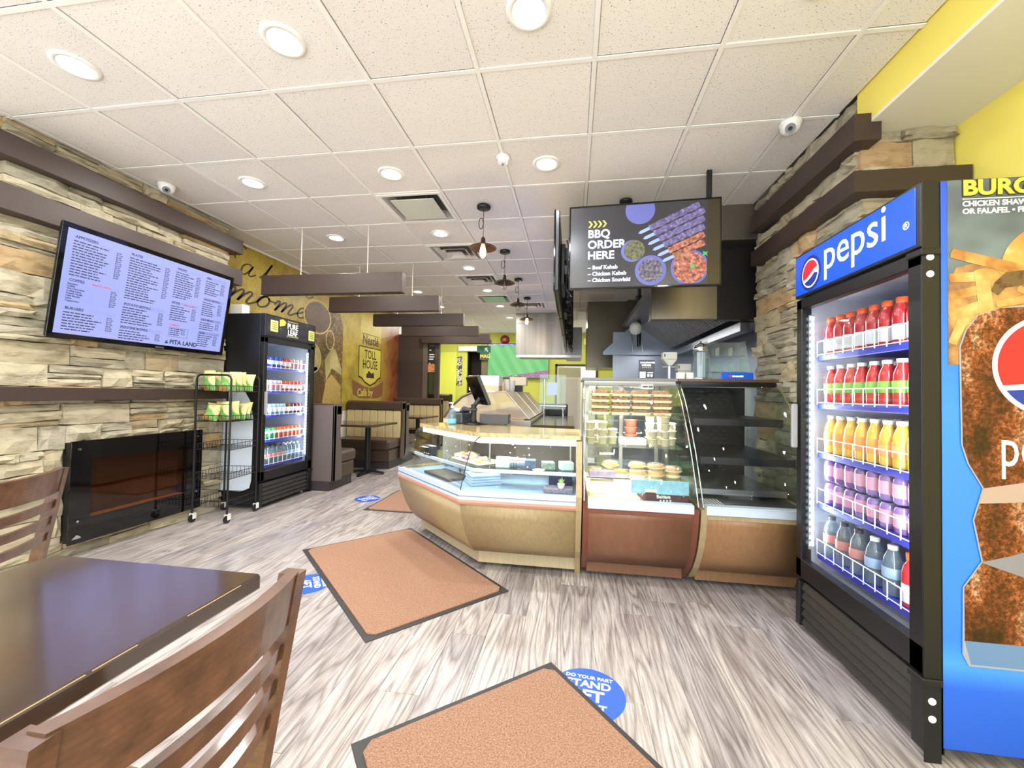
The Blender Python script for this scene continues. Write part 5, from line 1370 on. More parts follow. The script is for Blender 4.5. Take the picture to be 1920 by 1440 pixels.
c2_ = bakery_case(.074, .774, 'middle display case with cherry wood front holding cookies and desserts', M_cherry, mat('cherry_post', (118, 66, 48), .35, var=.1, vscale=5), False)
c3_ = bakery_case(.786, 1.47, 'empty black display case with oak front beside the blue-header cooler', mat('oak_front_brown', (150, 112, 76), .45, var=.2, vscale=12, vstretch=(6, 6, .4)), M_oak, True)
B2 = dict(parent=c2_, world=True); B3 = dict(parent=c3_, world=True)
# middle case: sliding glass back, frame, shelves
MB().box(.11, YBK - .03, .56, .14, YBK, 1.36).box(.71, YBK - .03, .56, .74, YBK, 1.36).box(.41, YBK - .03, .56, .44, YBK, 1.36).box(.14, YBK - .03, 1.33, .71, YBK, 1.36).build('back_frame', M_steeld, **B2)
MB().box(.14, YBK - .02, .56, .41, YBK - .015, 1.33).box(.44, YBK - .02, .56, .71, YBK - .015, 1.33).build('sliding_glass', M_glass, **B2)
for z, y0 in ((1.105, 3.03), (.895, 2.88), (.695, 2.775)):
    s = MB().box(.10, y0 + .01, z - .006, .745, YBK - .06, z).build('glass_shelf', M_glassg, **B2)
    MB().bbox(.10, y0, z - .032, .745, y0 + .012, z + .002, .002).build('shelf_edge', M_steel if z > .8 else mat('shelf_dark', (40, 46, 52), .3), parent=s, world=False)
MB().box(.10, 2.765, .70, .38, 2.775, .705).build('price_rail', M_black, **B2)
# empty case: black louvred back, shelves
lv = MB().box(.83, YBK - .06, .56, 1.43, YBK - .03, 1.33).build('back_panel', mat('case_black', (26, 27, 30), .4), **B3)
sl = MB().bbox(0, 0, 0, .045, .006, .005, .001); q_ = MB()
for iz in range(22):
    for ix in range(6):
        if .60 + iz * .033 < 1.3: q_.box(.87 + ix * .07 + (.035 if iz % 2 else 0), YBK - .068, .60 + iz * .033, .90 + ix * .07 + (.035 if iz % 2 else 0), YBK - .058, .606 + iz * .033)
stuff(q_.build('back_louvres', mat('louvre_dark', (58, 60, 66), .35), **B3))
for z, y0 in ((1.10, 3.02), (.855, 2.86)):
    s = MB().bbox(.84, y0, z - .05, 1.42, YBK - .07, z, .003).build('shelf', mat('case_black', (0, 0, 0)), **B3)
    MB().bbox(.84, y0 - .004, z - .052, 1.42, y0 + .002, z - .01, .001).build('shelf_front', mat('shelf_dark_metal', (60, 58, 58), .3, metal=.5), parent=s)
MB().box(.84, 2.98, .60, 1.42, YBK - .07, .606).build('air_grille', M_steeld, **B3); MB().bbox(.84, 2.965, .585, 1.42, 2.985, .625, .002).build('deck_rail', M_steel, **B3)
dts = MB()
for ix in range(6):
    for iz in range(9): dts.box(.86 + ix * .02, 2.72 + iz * .026, .5602, .868 + ix * .02, 2.728 + iz * .026, .562)
stuff(dts.build('lit_perforation', M_white, **B3))

# contents of the middle case
M_clam = mat('clamshell_plastic', (236, 216, 176), .2, coat=.3)
M_cook = mat('cookie', (206, 148, 82), .7, col2=(150, 92, 44), vscale=50)
M_clear2 = glass_mat('pastry_lid', (246, 240, 224), 1.4, haze=.14, rough=.05)


def clam(label):
    t = thing('cookie_box', label, 'food box', (0, 0, -50))
    MB().prism([(-.062, -.055), (.062, -.055), (.066, .055), (-.066, .055)], 0, .012).build('tray', M_clam, t)
    MB().prism([(-.068, -.06), (.068, -.06), (.068, .06), (-.068, .06)], .012, .016).build('rim', M_clam, t)
    c = MB()
    for k in range(3): c.cyl((-.038 + k * .038, 0, .014), (-.03 + k * .038, 0, .034), .03, n=12)
    c.build('cookies', M_cook, t)
    MB().sheet(lambda u, v: ((u - .5) * .128, (v - .5) * .11, .017 + .026 * min(1, 6 * min(u, 1 - u), 6 * min(v, 1 - v))), 8, 8, None, False).build('lid', M_clear2, t)
    return t


cl0 = clam('x'); first = True
for col in range(4):
    for lev in range(4):
        p = (.205 + col * .148, 3.17 + rnd.uniform(-.008, .008), 1.106 + lev * .046)
        lb = 'clear cookie box, %s stack from left, %s, on the top shelf' % (ORD[col], ('bottom one', 'second up', 'third up', 'top one')[lev])
        if first: t = cl0; t.location = p; t.scale = (1, 1, 1.08); first = False
        else: t = copy_thing(cl0, p, rnd.uniform(-.04, .04)); t.scale = (1, 1, 1.08)
        t['label'] = lb; t['group'] = 'cookie boxes on the top shelf'


def cup(label, h=.06, r=.04, m=None, fill=None, lid=True):
    t = thing('dessert_cup', label, 'cup', (0, 0, -50))
    MB().lathe([(.001, .001), (r * .78, 0), (r, h), (r * 1.08, h), (r * 1.08, h + .004), (r, h + .004)], n=18).build('cup_body', m or mat('cream_cup', (236, 230, 204), .3), t)
    MB().lathe([(r * .95, h - .004), (.001, h + .001)], n=18).build('filling', fill or mat('pale_cream', (246, 236, 196), .5), t)
    if lid: MB().lathe([(r * 1.06, h + .004), (r * .8, h + .016), (.001, h + .018)], n=18).build('lid', M_clear2, t)
    return t


cu0 = cup('x'); first = True
for x, y, n in ((.13, 3.0, 3), (.215, 3.02, 3), (.29, 3.06, 2), (.175, 3.14, 3), (.56, 3.0, 2), (.645, 3.0, 4), (.64, 3.12, 4), (.56, 3.1, 4), (.705, 3.08, 3)):
    for lev in range(n):
        p = (x, y, .896 + lev * .052)
        side = 'left' if x < .4 else 'right'
        lb = 'pale dessert cup, %s up in %s stack on the second shelf' % (ORD[lev], {(.13, 3.0): 'the leftmost front', (.215, 3.02): 'the second-from-left front', (.29, 3.06): 'the short third-from-left', (.175, 3.14): 'the rear left',
                (.56, 3.0): 'the short right-side front', (.645, 3.0): 'the tall right-side front', (.64, 3.12): 'the rear right', (.56, 3.1): 'the rear inner right', (.705, 3.08): 'the rightmost'}[(x, y)])
        if first: t = cu0; t.location = p; t.scale = (.82,) * 3; first = False
        else: t = copy_thing(cu0, p); t.scale = (.82,) * 3
        t['label'] = lb; t['group'] = 'dessert cups on the second shelf'
tag(MB().bbox(.34, 3.0, .896, .52, 3.14, .94, .004).build('white_carton', M_paper), 'flat white carton in the middle of the second shelf', 'box')
tg = thing('spice_tub', 'stack of reddish clear tubs behind the white carton', 'tub', (.45, 3.28, .896))
for k in range(3): MB().lathe([(.001, 0), (.04, 0), (.05, .05), (.052, .053), (.001, .055)], (0, 0, .056 * k), n=16).build('tub', mat('reddish_tub', (178, 112, 96), .3), tg)
pl0 = None
for i, (x, y, z, mcol, lb) in enumerate(((.16, 2.90, .697, (240, 206, 96), 'leftmost yellow dessert dish on the third shelf'), (.27, 2.95, .735, (238, 200, 90), 'raised yellow dessert dish second from left on the third shelf'),
                                         (.45, 2.95, .735, (246, 220, 110), 'yellow topped dessert dish in the middle of the third shelf'), (.57, 2.93, .735, (232, 150, 84), 'orange topped dessert dish right of the middle'),
                                         (.68, 2.92, .72, (206, 140, 100), 'rightmost brownish dessert dish on the third shelf'), (.33, 2.87, .697, (228, 190, 100), 'front golden pastry dish on the third shelf'),
                                         (.45, 2.86, .697, (224, 170, 100), 'front centre pastry dish with golden pastry'), (.56, 2.87, .697, (226, 176, 110), 'front right pastry dish with golden pastry'))):
    t = thing('dessert_dish', lb, 'dessert', (x, y, z), 0, 'dessert dishes')
    MB().lathe([(.001, 0), (.04, 0), (.058, .022), (.062, .024), (.06, .026), (.001, .02)], n=20).build('dish', M_clam, t)
    MB().lathe([(.052, .02), (.048, .032), (.03, .040), (.001, .043)], n=18).build('dessert', mat('dessert_%d' % i, mcol, .45, var=.25, vscale=40), t)
    MB().lathe([(.06, .026), (.057, .045), (.045, .052), (.001, .054)], n=18).build('lid', M_clear2, t)
    if z > .70:
        MB().lathe([(.001, -(z - .697)), (.05, -(z - .697)), (.052, -.004), (.001, 0)], n=18).build('lower_dish', M_clam, t)
tag(MB().bbox(.115, 2.80, .697, .29, 2.86, .74, .006).build('candy_pack', mat('pink_pack', (206, 186, 220), .3, var=.3, vscale=30)), 'pale violet and pink packet at the left front of the third shelf', 'packet')
MB().bbox(.385, 2.752, .615, .742, 2.766, .702, .002).build('printed_strip', mat('pale_blue_card', (150, 204, 226), .5, var=.3, vscale=20), parent=c2_, world=True, label='pale blue printed strip')
bx2 = thing('baklava_box', 'purple brown pastry box with white top lying on the case deck', 'box', (.60, 2.86, .561), .12)
MB().bbox(-.14, -.1, 0, .14, .1, .065, .003).build('carton', mat('plum_card', (96, 62, 66), .5, var=.3, vscale=30), bx2)
MB().bbox(-.141, -.101, .065, .141, .101, .085, .003).build('carton_lid', mat('cream_card', (226, 214, 190), .5, var=.15, vscale=30), bx2)
text('Baklava', .03, M_paper, bx2, frame((-.07, -.1015, .03), (1, 0, 0), (0, 0, 1)), bold=.02)
text('★ ★ ★ ★'.replace('★', '*'), .03, M_paper, bx2, frame((-.05, -.1015, .0), (1, 0, 0), (0, 0, 1)), bold=.02)
bx3 = thing('pastry_box', 'cream pastry box with yellow edge at the left of the case deck', 'box', (.2, 2.92, .561), -.05)
MB().bbox(-.07, -.07, 0, .09, .07, .1, .003).build('carton', mat('cream_card', (0, 0, 0)), bx3); MB().box(-.072, -.073, .0, -.05, -.07, .1).build('yellow_band', mat('band_yellow', (222, 206, 90), .5), bx3)
for k in range(4): MB().box(-.04, -.0725, .015 + k * .02, .04, -.07, .024 + k * .02).build('printed_line', mat('print_brown', (170, 120, 80), .5), bx3)
sg_ = thing('price_sign', 'small white sign standing on top of the middle case', 'sign', (.56, 3.215, 1.3))
MB().box(-.05, -.014, .0, .04, -.012, .04).build('card', M_paper, sg_); MB().box(-.038, -.0148, .012, .0, -.014, .022).box(.006, -.0148, .012, .036, -.014, .022).build('printed_word', M_inkd, sg_)

# things on top of the upright cases (z = 1.382)
ZT = 1.383
t = thing('acrylic_display_box', 'empty clear acrylic counter box with blue base on the empty case', 'display box', (1.19, 3.42, ZT))
ac = MB(); MAC = Matrix(((0, 0, 1, 0), (1, 0, 0, 0), (0, 1, 0, 0), (0, 0, 0, 1)))
for x in (-.14, .14): ac.prism([(-.12, 0), (.10, 0), (.10, .31), (.0, .31)], x - .002, x + .002, MAC)
ac.box(-.14, .098, 0, .14, .102, .31).box(-.14, -.08, .0, .14, -.077, .05); ac.build('side_walls', M_acrylic, t)
for z in (.06, .19): MB().box(-.14, -.09 + z * .35, z, .14, .1, z + .003).build('shelf', M_acrylic, t)
dv = MB()
for x in (-.05, .05):
    for z in (.06, .19): dv.box(x - .002, -.05 + z * .3, z, x + .002, .09, z + .07)
dv.build('dividers', M_acrylic, t)
fr_ = MB().bbox(-.075, -.128, 0, .15, -.118, .055, .002).build('blue_front', mat('display_blue', (30, 96, 214), .35), t)
MB().box(.002, -.1292, .02, .02, -.128, .032).box(.024, -.1292, .02, .05, -.128, .03).box(.053, -.1292, .02, .078, -.128, .032).build('printed_word', M_pw, t)
flat(circ(0, 0, .009, 14), .0006, frame((-.012, -.1285, .026), (1, 0, 0), (0, 0, 1)), mat('small_red', (220, 60, 80), .4), t, 'printed_dot')
t = thing('straw_dispenser', 'tall glass straw dispenser with chrome domed lid on the empty case', 'dispenser', (1.0, 3.42, ZT))
MB().lathe([(.001, 0), (.058, 0), (.06, .01), (.055, .02), (.001, .02)], n=24).build('base', M_chrome, t)
MB().lathe([(.052, .02), (.054, .06), (.052, .235), (.048, .24)], n=24).build('jar', glass_mat('jar_glass', (226, 236, 240), 1.6, haze=.08), t)
MB().lathe([(.056, .235), (.056, .25), (.045, .272), (.02, .29), (.008, .294), (.008, .305), (.001, .308)], n=24).build('lid', M_chrome, t)
sw = MB()
for q in range(14):
    a = q * 2.4; rr = .012 + .02 * ((q * .37) % 1); sw.cyl((rr * math.cos(a), rr * math.sin(a), .02), (rr * 1.1 * math.cos(a), rr * 1.1 * math.sin(a), .22), .0035, n=6)
stuff(sw.build('straws', mat('straw_white', (226, 230, 232), .4), t))
t = thing('sauce_poster', 'small dark card with white and yellow lettering standing on the middle case', 'sign', (.585, 3.40, ZT), .02)
MB().bbox(-.062, 0, 0, .062, .006, .155, .002).build('card', mat('card_dark', (62, 66, 78), .4), t)
text('CAULIFLOWER', .017, M_pw, t, frame((-.052, -.001, .128), (1, 0, 0), (0, 0, 1)), bold=.04, ext=.0003); text('WINGS', .022, M_pw, t, frame((-.04, -.001, .105), (1, 0, 0), (0, 0, 1)), bold=.04, ext=.0003)
text('* * * * *', .022, mat('badge_lime', (0, 0, 0)), t, frame((-.035, -.001, .083), (1, 0, 0), (0, 0, 1)), bold=.02, ext=.0003)
MB().bbox(-.055, -.003, .008, -.008, 0, .06, .001).build('printed_cup', mat('printed_white', (214, 224, 220), .4), t); MB().box(.005, -.003, .05, .05, 0, .055).box(.005, -.003, .02, .02, 0, .04).box(.03, -.003, .02, .045, 0, .04).build('printed_marks', M_pw, t)
for i, (x, y, z, lb) in enumerate(((.79, 3.55, .17, 'taller grey funnel shaped juice machine head above the cases'), (.92, 3.62, .08, 'lower grey funnel shaped juice machine head left of the straw dispenser'))):
    t = thing('dispenser_head', lb, 'machine', (x, y, ZT), 0, 'grey dispenser heads'); g = mat('machine_grey', (186, 186, 180), .35)
    MB().bbox(-.055, -.045, z, .055, .045, z + .06, .004).build('head_box', g, t)
    MB().prism([(-.055, z), (.055, z), (.014, z - .05), (-.014, z - .05)], -.04, .04, Matrix(((1, 0, 0, 0), (0, 0, 1, 0), (0, 1, 0, 0), (0, 0, 0, 1)))).build('funnel', g, t)
    MB().box(-.048, -.047, z + .02, -.04, -.045, z + .045).build('slot', M_black, t)
    MB().box(-.008, -.008, 0, .008, .008, z - .04).box(-.04, -.03, 0, .04, .03, .012).cyl((-.05, 0, z - .06), (.05, 0, z - .06), .006, n=8).build('stand', M_steel, t)
for i, (x, lb) in enumerate(((.865, 'white paper box between the machine heads'), (.935, 'white paper box beside the straw dispenser'))):
    tag(MB().bbox(x - .028, 3.46, ZT, x + .028, 3.52, ZT + .06, .002).build('paper_box', M_paper), lb, 'box')

# ------------------------------------------------------------------ angled display counter (nearest, left)
NW = Vector((.695, .72)); MIT = Vector((.403, 1.0)); C0 = Vector((-.745, 2.68)); WD = Vector((-.72, .695)); C1 = C0 + WD * 1.05; XR1 = .030


def plan(d, d_end=0.0): return [(XR1, 2.68 + d), tuple(C0 + MIT * d), tuple(C1 + NW * d + WD * d_end)]


dc = thing('display_counter', 'angled oak display counter with curved glass and gold granite top', 'display counter', (-.6, 3.2, 0)); BC = dict(parent=dc, world=True)


def sweep(prof, th_prof=None, a=0, b=2):
    """sheet along the plan between stations a..b following (d,z) profile"""
    mb = MB(); vs = []; n = len(prof)
    for d, z in prof:
        for p in plan(d)[a:b + 1]: vs.append((p[0], p[1], z))
    k = b - a + 1; fs = [(j * k + i, j * k + i + 1, (j + 1) * k + i + 1, (j + 1) * k + i) for j in range(n - 1) for i in range(k - 1)]
    if th_prof:
        m = len(vs)
        for d, z in th_prof:
            for p in plan(d)[a:b + 1]: vs.append((p[0], p[1], z))
        fs += [tuple(m + q for q in reversed(f)) for f in list(fs)]
        for i in range(k - 1):
            fs.append((i + 1, i, m + i, m + i + 1)); w = (n - 1) * k; fs.append((w + i, w + i + 1, m + w + i + 1, m + w + i))
        for j in range(n - 1):
            fs.append((j * k, (j + 1) * k, m + (j + 1) * k, m + j * k)); e = k - 1; fs.append(((j + 1) * k + e, j * k + e, m + j * k + e, m + (j + 1) * k + e))
    mb.add(vs, fs, smooth=len(prof) > 3); mb.fix = True; return mb


wp = [(.17, .13), (.11, .20), (.06, .30), (.02, .41), (.0, .50)]
for a, b in ((0, 1), (1, 2)):
    sweep(wp, [(d + .02, z) for d, z in wp], a, b).build('front_panel', M_oak, **BC)
    sweep([(.225, .03), (.225, .16)], [(.245, .03), (.245, .16)], a, b).build('kick_panel', mat('oak_light', (186, 170, 140), .45, var=.15, vscale=12, vstretch=(6, 6, .4)), **BC)
    sweep([(-.008, .50), (-.012, .515), (-.006, .53)], [(.03, .50), (.03, .515), (.03, .53)], a, b).build('pink_rail', mat('rail_pink_wood', (186, 132, 112), .35), **BC)
    sweep([(-.006, .53), (-.006, .59)], [(.03, .53), (.03, .59)], a, b).build('aluminium_rail', mat('rail_sky', (190, 208, 238), .3), **BC)
    sweep([(-.009, .553), (-.009, .557)], [(-.006, .553), (-.006, .557)], a, b).build('rail_groove', M_steeld, **BC)
gp = [(.005, .588), (.03, .66), (.055, .73), (.08, .79), (.11, .845), (.145, .893), (.18, .92), (.23, .935)]
for a, b in ((0, 1), (1, 2)): sweep(gp, [(d + .006, z - .002) for d, z in gp], a, b).build('curved_glass', M_glassc, **BC)
MB().tube([(C0.x + MIT.x * d, C0.y + MIT.y * d, z) for d, z in gp], .0035, n=6).build('glass_joint', mat('joint_dark', (40, 44, 46), .4), **BC)
# left end glass
eg = [(d, z) for d, z in gp] + [(.72, .935), (.72, .588)]
pe_ = [C1 + NW * d for d, z in eg]
mb = MB(); mb.add([(p.x, p.y, q[1]) for p, q in zip(pe_, eg)] + [(p.x + WD.x * .006, p.y + WD.y * .006, q[1]) for p, q in zip(pe_, eg)],
                  [tuple(range(len(eg))), tuple(range(2 * len(eg) - 1, len(eg) - 1, -1))] + [(i, (i + 1) % len(eg), len(eg) + (i + 1) % len(eg), len(eg) + i) for i in range(len(eg))]); mb.fix = True
mb.build('end_glass', M_glassg, **BC)
es = [(.225, .03), (.225, .13)] + wp + [(0, .59), (.72, .59), (.72, .03)]
pe_ = [C1 + NW * d for d, z in es]; k = len(es)
mb = MB(); mb.add([(p.x, p.y, q[1]) for p, q in zip(pe_, es)] + [(p.x - WD.x * .03, p.y - WD.y * .03, q[1]) for p, q in zip(pe_, es)], [tuple(range(k)), tuple(range(2 * k - 1, k - 1, -1))] + [(i, (i + 1) % k, k + (i + 1) % k, k + i) for i in range(k)]); mb.fix = True
mb.build('end_panel', M_oak, **BC)
rp_ = [(2.68 + d, z) for d, z in [(.235, .0), (.17, .13), (.10, .2), (.05, .3), (.01, .41), (-.015, .50), (-.015, .59), (.02, .66), (.05, .76), (.09, .83), (.13, .88), (.19, .925)]] + [(3.42, .925), (3.42, 0)]
MB().prism(rp_, XR1, XR1 + .036, MYZ).build('end_post', M_oak, **BC)
# inside: deck, back, shelf
inner = lambda d0, d1, z0, z1: MB().prism([plan(d0)[0], plan(d0)[1], plan(d0)[2], plan(d1)[2], plan(d1)[1], plan(d1)[0]], z0, z1)
inner(.03, .72, .555, .57).build('deck', mat('case_deck_blue', (150, 176, 206), .3), **BC)
inner(.26, .70, .02, .05).build('base', M_black, **BC)
inner(.70, .72, .05, .92).build('back_panel', mat('case_back_brown', (112, 98, 88), .35), **BC)
s = inner(.15, .66, .700, .706).build('glass_shelf', M_glassg, **BC)
sweep([(.14, .69), (.14, .712)], [(.155, .69), (.155, .712)]).build('shelf_edge', M_alu, **BC)
sp2 = MB()
for p in (plan(.4)[0], plan(.4)[1], tuple((Vector(plan(.4)[1]) + Vector(plan(.4)[2])) / 2)): sp2.cyl((p[0] - .04, p[1], .57), (p[0] - .04, p[1], .92), .008, n=8)
sp2.build('shelf_posts', M_steeld, **BC)
sweep([(.22, .885), (.22, .922)], [(.34, .885), (.34, .922)]).build('light_box', mat('case_light_white', (236, 246, 250), .4, emit=1.2), **BC)
gq = [plan(.19)[0], plan(.19)[1], plan(.19)[2], tuple(C1 + NW * .74), tuple(C0 + MIT * .82), (XR1, 3.42)]
gq[0] = (XR1 + .03, gq[0][1]); gq[-1] = (XR1 + .03, 3.42)
MB().prism(gq, .932, .962).build('granite_top', M_granite, **BC)
ft = MB()
for p in (plan(.30)[0], plan(.30)[1], plan(.30)[2], plan(.6)[1]): ft.cyl((p[0] - (.05 if p[0] > 0 else 0), p[1] + .02, 0), (p[0] - (.05 if p[0] > 0 else 0), p[1] + .02, .03), .02, n=10)
ft.build('feet', M_black, **BC)

# goods inside the angled counter
ZD, ZS = .571, .707


def boxy(name, label, cat, x, y, z, sx, sy, sz, m, rz=0, group=None, part='body', extra=None):
    t = thing(name, label, cat, (x, y, z), rz, group); MB().bbox(-sx / 2, -sy / 2, 0, sx / 2, sy / 2, sz, .003).build(part, m, t)
    return t


t = boxy('tea_towel_stack', 'pale blue folded stack under the glass shelf near the counter corner', 'cloths', -.66, 3.02, ZD, .24, .2, .02, mat('pale_blue_cloth', (166, 190, 222), .7), .5)
for k in range(3): MB().bbox(-.115, -.095, .02 + k * .02, .115, .095, .038 + k * .02, .006).build('folded_cloth', mat('pale_blue_cloth2', (176, 200, 230), .7), t)
boxy('storage_bin', 'dark navy bin at the right end of the counter deck', 'bin', -.08, 3.1, ZD, .17, .2, .09, mat('navy_bin', (38, 44, 84), .4))
t = boxy('patterned_cloth', 'mauve patterned cloth folded at the right end of the deck', 'cloth', -.09, 2.87, ZD, .2, .13, .03, mat('mauve_cloth', (150, 138, 160), .8, var=.4, vscale=60))
t = thing('reflected_greenery', 'lime green tuft added for the greenery reflected in the counter glass', 'reflected greenery', (-.07, 2.83, ZD + .031))  # stand-in added for greenery that is only reflected in the glass
MB().lathe([(.001, 0), (.02, 0), (.026, .035), (.001, .033)], n=14).build('pot', M_white, t)
lfm = MB(); r_ = random.Random(4)
for q in range(26):
    a = r_.uniform(0, 6.28); l = r_.uniform(.02, .045); p = Vector((.01 * math.cos(a), .01 * math.sin(a), .034)); d = Vector((math.cos(a) * .5, math.sin(a) * .5, 1)).normalized() * l; sd = Vector((-math.sin(a), math.cos(a), 0)) * .006
    lfm.add([p, p + d * .5 + sd, p + d, p + d * .5 - sd], [(0, 1, 2, 3)])
stuff(lfm.build('reflected_leaves', mat('reflected_green', (176, 214, 110), .6), t))
for i, (x, w_, h_, m_, lb) in enumerate(((-.50, .1, .07, mat('pale_green_box', (206, 230, 214), .4, var=.2, vscale=40), 'pale green printed box on the glass shelf near the glass joint'), (-.30, .08, .06, mat('blue_jumble', (90, 110, 140), .4, var=.5, vscale=40), 'small blue packet pile on the middle of the glass shelf'),
                                         (-.17, .09, .05, mat('teal_jumble', (150, 176, 160), .4, var=.5, vscale=50), 'speckled teal packet on the glass shelf'), (-.04, .09, .055, mat('mint_cup', (196, 224, 226), .4), 'mint coloured carton at the right end of the glass shelf'))):
    boxy('shelf_packet', lb, 'packet', x, 2.98, ZS, w_, .09, h_, m_, .1 * i)
t = thing('steel_canister', 'steel canister with ribs lying on its side on the glass shelf', 'canister', (-.395, 2.99, ZS + .038))
MB().cyl((-.055, 0, 0), (.06, 0, 0), .036, n=20).build('body', M_chrome, t)
for k in range(3): MB().cyl((-.045 + k * .018, 0, 0), (-.04 + k * .018, 0, 0), .0375, n=20).build('rib', M_steeld, t)
MB().bbox(-.05, .02, -.038, .05, .028, -.02, .002).build('foot', M_steeld, t)
t = thing('small_plate', 'small pinkish plate lying on the glass shelf', 'plate', (-.23, 2.87, ZS)); MB().lathe([(.001, .002), (.03, 0), (.045, .008), (.043, .010), (.001, .005)], n=24).build('plate', mat('plate_pink', (226, 190, 180), .3), t)
# left wing goods
wc = lambda s_, d_: tuple(C0 + WD * s_ + NW * d_ + Vector((0, 0)))
p = wc(.80, .17); t = thing('spoon_holder', 'black holder with white spoons printed in the left wing of the counter', 'box', (p[0], p[1], ZS), -.77)
MB().bbox(-.07, -.03, 0, .07, .03, .085, .004).build('box', M_black, t)
for k in range(3):
    MB().lathe([(.001, 0), (.008, .006), (.009, .014), (.004, .024), (.003, .045), (.001, .046)], n=8, m=frame((-.04 + k * .04, -.031, .075), (1, 0, 0), (0, 1, 0)) @ Matrix.Rotation(PI / 2, 4, 'X') @ Matrix.Scale(.25, 4, (0, 1, 0))).build('printed_spoon', M_pw, t)
    MB().box(-.052 + k * .04, -.0315, .018, -.03 + k * .04, -.030, .022).build('printed_word', M_pw, t)
p = wc(.35, .36); t = thing('decorated_tray', 'tray with yellow and purple flower decorations on the shelf of the left wing', 'tray', (p[0], p[1], ZS), -.77)
MB().bbox(-.2, -.12, 0, .2, .12, .012, .003).build('tray', mat('tray_cream', (196, 180, 150), .4), t); r_ = random.Random(9)
for q in range(16):
    m_ = mat(('petal_yellow', 'petal_cream', 'petal_purple')[q % 3], ((226, 196, 90), (226, 206, 180), (150, 90, 150))[q % 3], .6)
    MB().lathe([(.001, 0), (.016, .002), (.022, .012), (.012, .018), (.001, .02)], (r_.uniform(-.17, .17), r_.uniform(-.09, .09), .012), n=8).build('flower', m_, t)
p = wc(.6, .42); t = thing('pastry_plate', 'plate of pale pastries on the shelf in the middle of the left wing', 'plate', (p[0], p[1], ZS), 0)
MB().lathe([(.001, .002), (.07, 0), (.11, .014), (.108, .017), (.001, .006)], n=28).build('plate', M_white, t)
for q in range(5): MB().lathe([(.001, 0), (.025, .002), (.03, .014), (.02, .026), (.001, .03)], (.055 * math.cos(q * 1.26), .055 * math.sin(q * 1.26), .006), n=10).build('pastry', mat('pale_pastry', (216, 196, 150), .6), t)
p = wc(.55, .2); boxy('dark_tray', 'dark brown tray on the deck of the left wing', 'tray', p[0], p[1], ZD, .42, .2, .02, mat('dark_tray', (70, 56, 50), .4), -.77)
p = wc(.9, .45); t = thing('glass_jar_set', 'cluster of small glass jars at the far left end of the counter', 'jars', (p[0], p[1], ZD))
for q in range(6): MB().lathe([(.001, 0), (.022, 0), (.024, .05), (.018, .06), (.018, .068), (.001, .07)], ((q % 3) * .055 - .055, (q // 3) * .055, 0), n=12).build('jar', M_clear, t)

# ------------------------------------------------------------------ on the granite: till, drawer, printer, bottle
ZG = .963
t = thing('till_monitor', 'dark touch screen till turned away on a round stand on the granite', 'till', (-.88, 3.58, ZG), .0)
MB().lathe([(.001, .0), (.085, 0), (.088, .006), (.05, .02), (.03, .03), (.026, .05), (.024, .18)], n=28).build('stand', M_black, t)
m = Matrix.Translation((.04, 0, .31)) @ Matrix.Rotation(.55, 4, 'Z') @ Matrix.Rotation(-.42, 4, 'Y')
MB().bbox(-.018, -.17, -.14, .012, .17, .14, .008, m).build('screen_body', mat('till_grey', (70, 72, 74), .35), t)
MB().bbox(-.022, -.165, -.135, -.018, .165, .135, .002, m).build('screen_glass', M_blackgl, t)
MB().bbox(.012, -.07, -.08, .035, .07, .08, .006, m).cyl((0, 0, .16), m @ Vector((.03, 0, -.05)), .02, n=10).build('neck', M_black, t)
for k in range(6): MB().box(.0121, -.14, -.11 + k * .018, .0128, -.08, -.106 + k * .018, m).build('vent_slot', M_black, t)
MB().bbox(-.11, -.045, .12, .03, .045, .15, .006, Matrix.Rotation(.3, 4, 'Z')).build('scanner_arm', M_black, t)
MB().bbox(-.15, -.05, .10, -.06, .05, .125, .01, Matrix.Rotation(.3, 4, 'Z') @ Matrix.Rotation(.35, 4, 'Y')).build('card_reader', mat('reader_grey', (80, 84, 88), .35), t)
MB().tube([(-.1, 0, .11), (-.09, -.03, .06), (-.05, -.05, .02), (0, -.06, .06), (.01, -.03, .13)], .004, n=6).build('cable', M_black, t)
t = thing('cash_drawer', 'dark grey metal cash drawer on the granite behind the till', 'cash drawer', (-.70, 3.66, ZG), .05)
MB().bbox(-.13, -.06, .006, .13, .10, .095, .003).build('drawer_body', mat('drawer_grey', (66, 68, 72), .45), t)
MB().bbox(.13, -.06, .01, .136, .10, .09, .001).build('drawer_front', M_black, t)
MB().cyl((.136, .02, .05), (.142, .02, .05), .008, n=12).build('lock', M_chrome, t); MB().cyl((-.1, -.04, 0), (-.1, -.04, .008), .012, n=8).cyl((.1, -.04, 0), (.1, -.04, .008), .012, n=8).cyl((.1, .09, 0), (.1, .09, .008), .012, n=8).cyl((-.1, .08, 0), (-.1, .08, .008), .012, n=8).build('feet', M_black, t)
t = thing('receipt_printer', 'small dark receipt printer left of the till stand', 'printer', (-1.03, 3.70, ZG), -.6)
MB().bbox(-.09, -.07, 0, .09, .07, .10, .01).build('body', mat('printer_grey', (72, 80, 88), .4), t); MB().bbox(-.07, -.05, .10, .07, .06, .125, .012).build('cover', mat('printer_dark', (54, 58, 62), .35), t)
MB().box(-.04, -.062, .11, .04, -.05, .14).build('paper_slip', M_paper, t)
t = thing('sanitizer_bottle', 'clear bottle with pale blue label at the left end of the granite', 'bottle', (-1.06, 3.52, ZG))
MB().lathe([(.001, .001), (.034, .001), (.036, .008), (.036, .11), (.026, .13), (.014, .14), (.014, .15)], n=20).build('body', M_clear, t)
MB().lathe([(.0365, .01), (.037, .012), (.037, .05), (.0365, .052)], n=20).build('label', mat('label_blue', (110, 190, 226), .4), t)
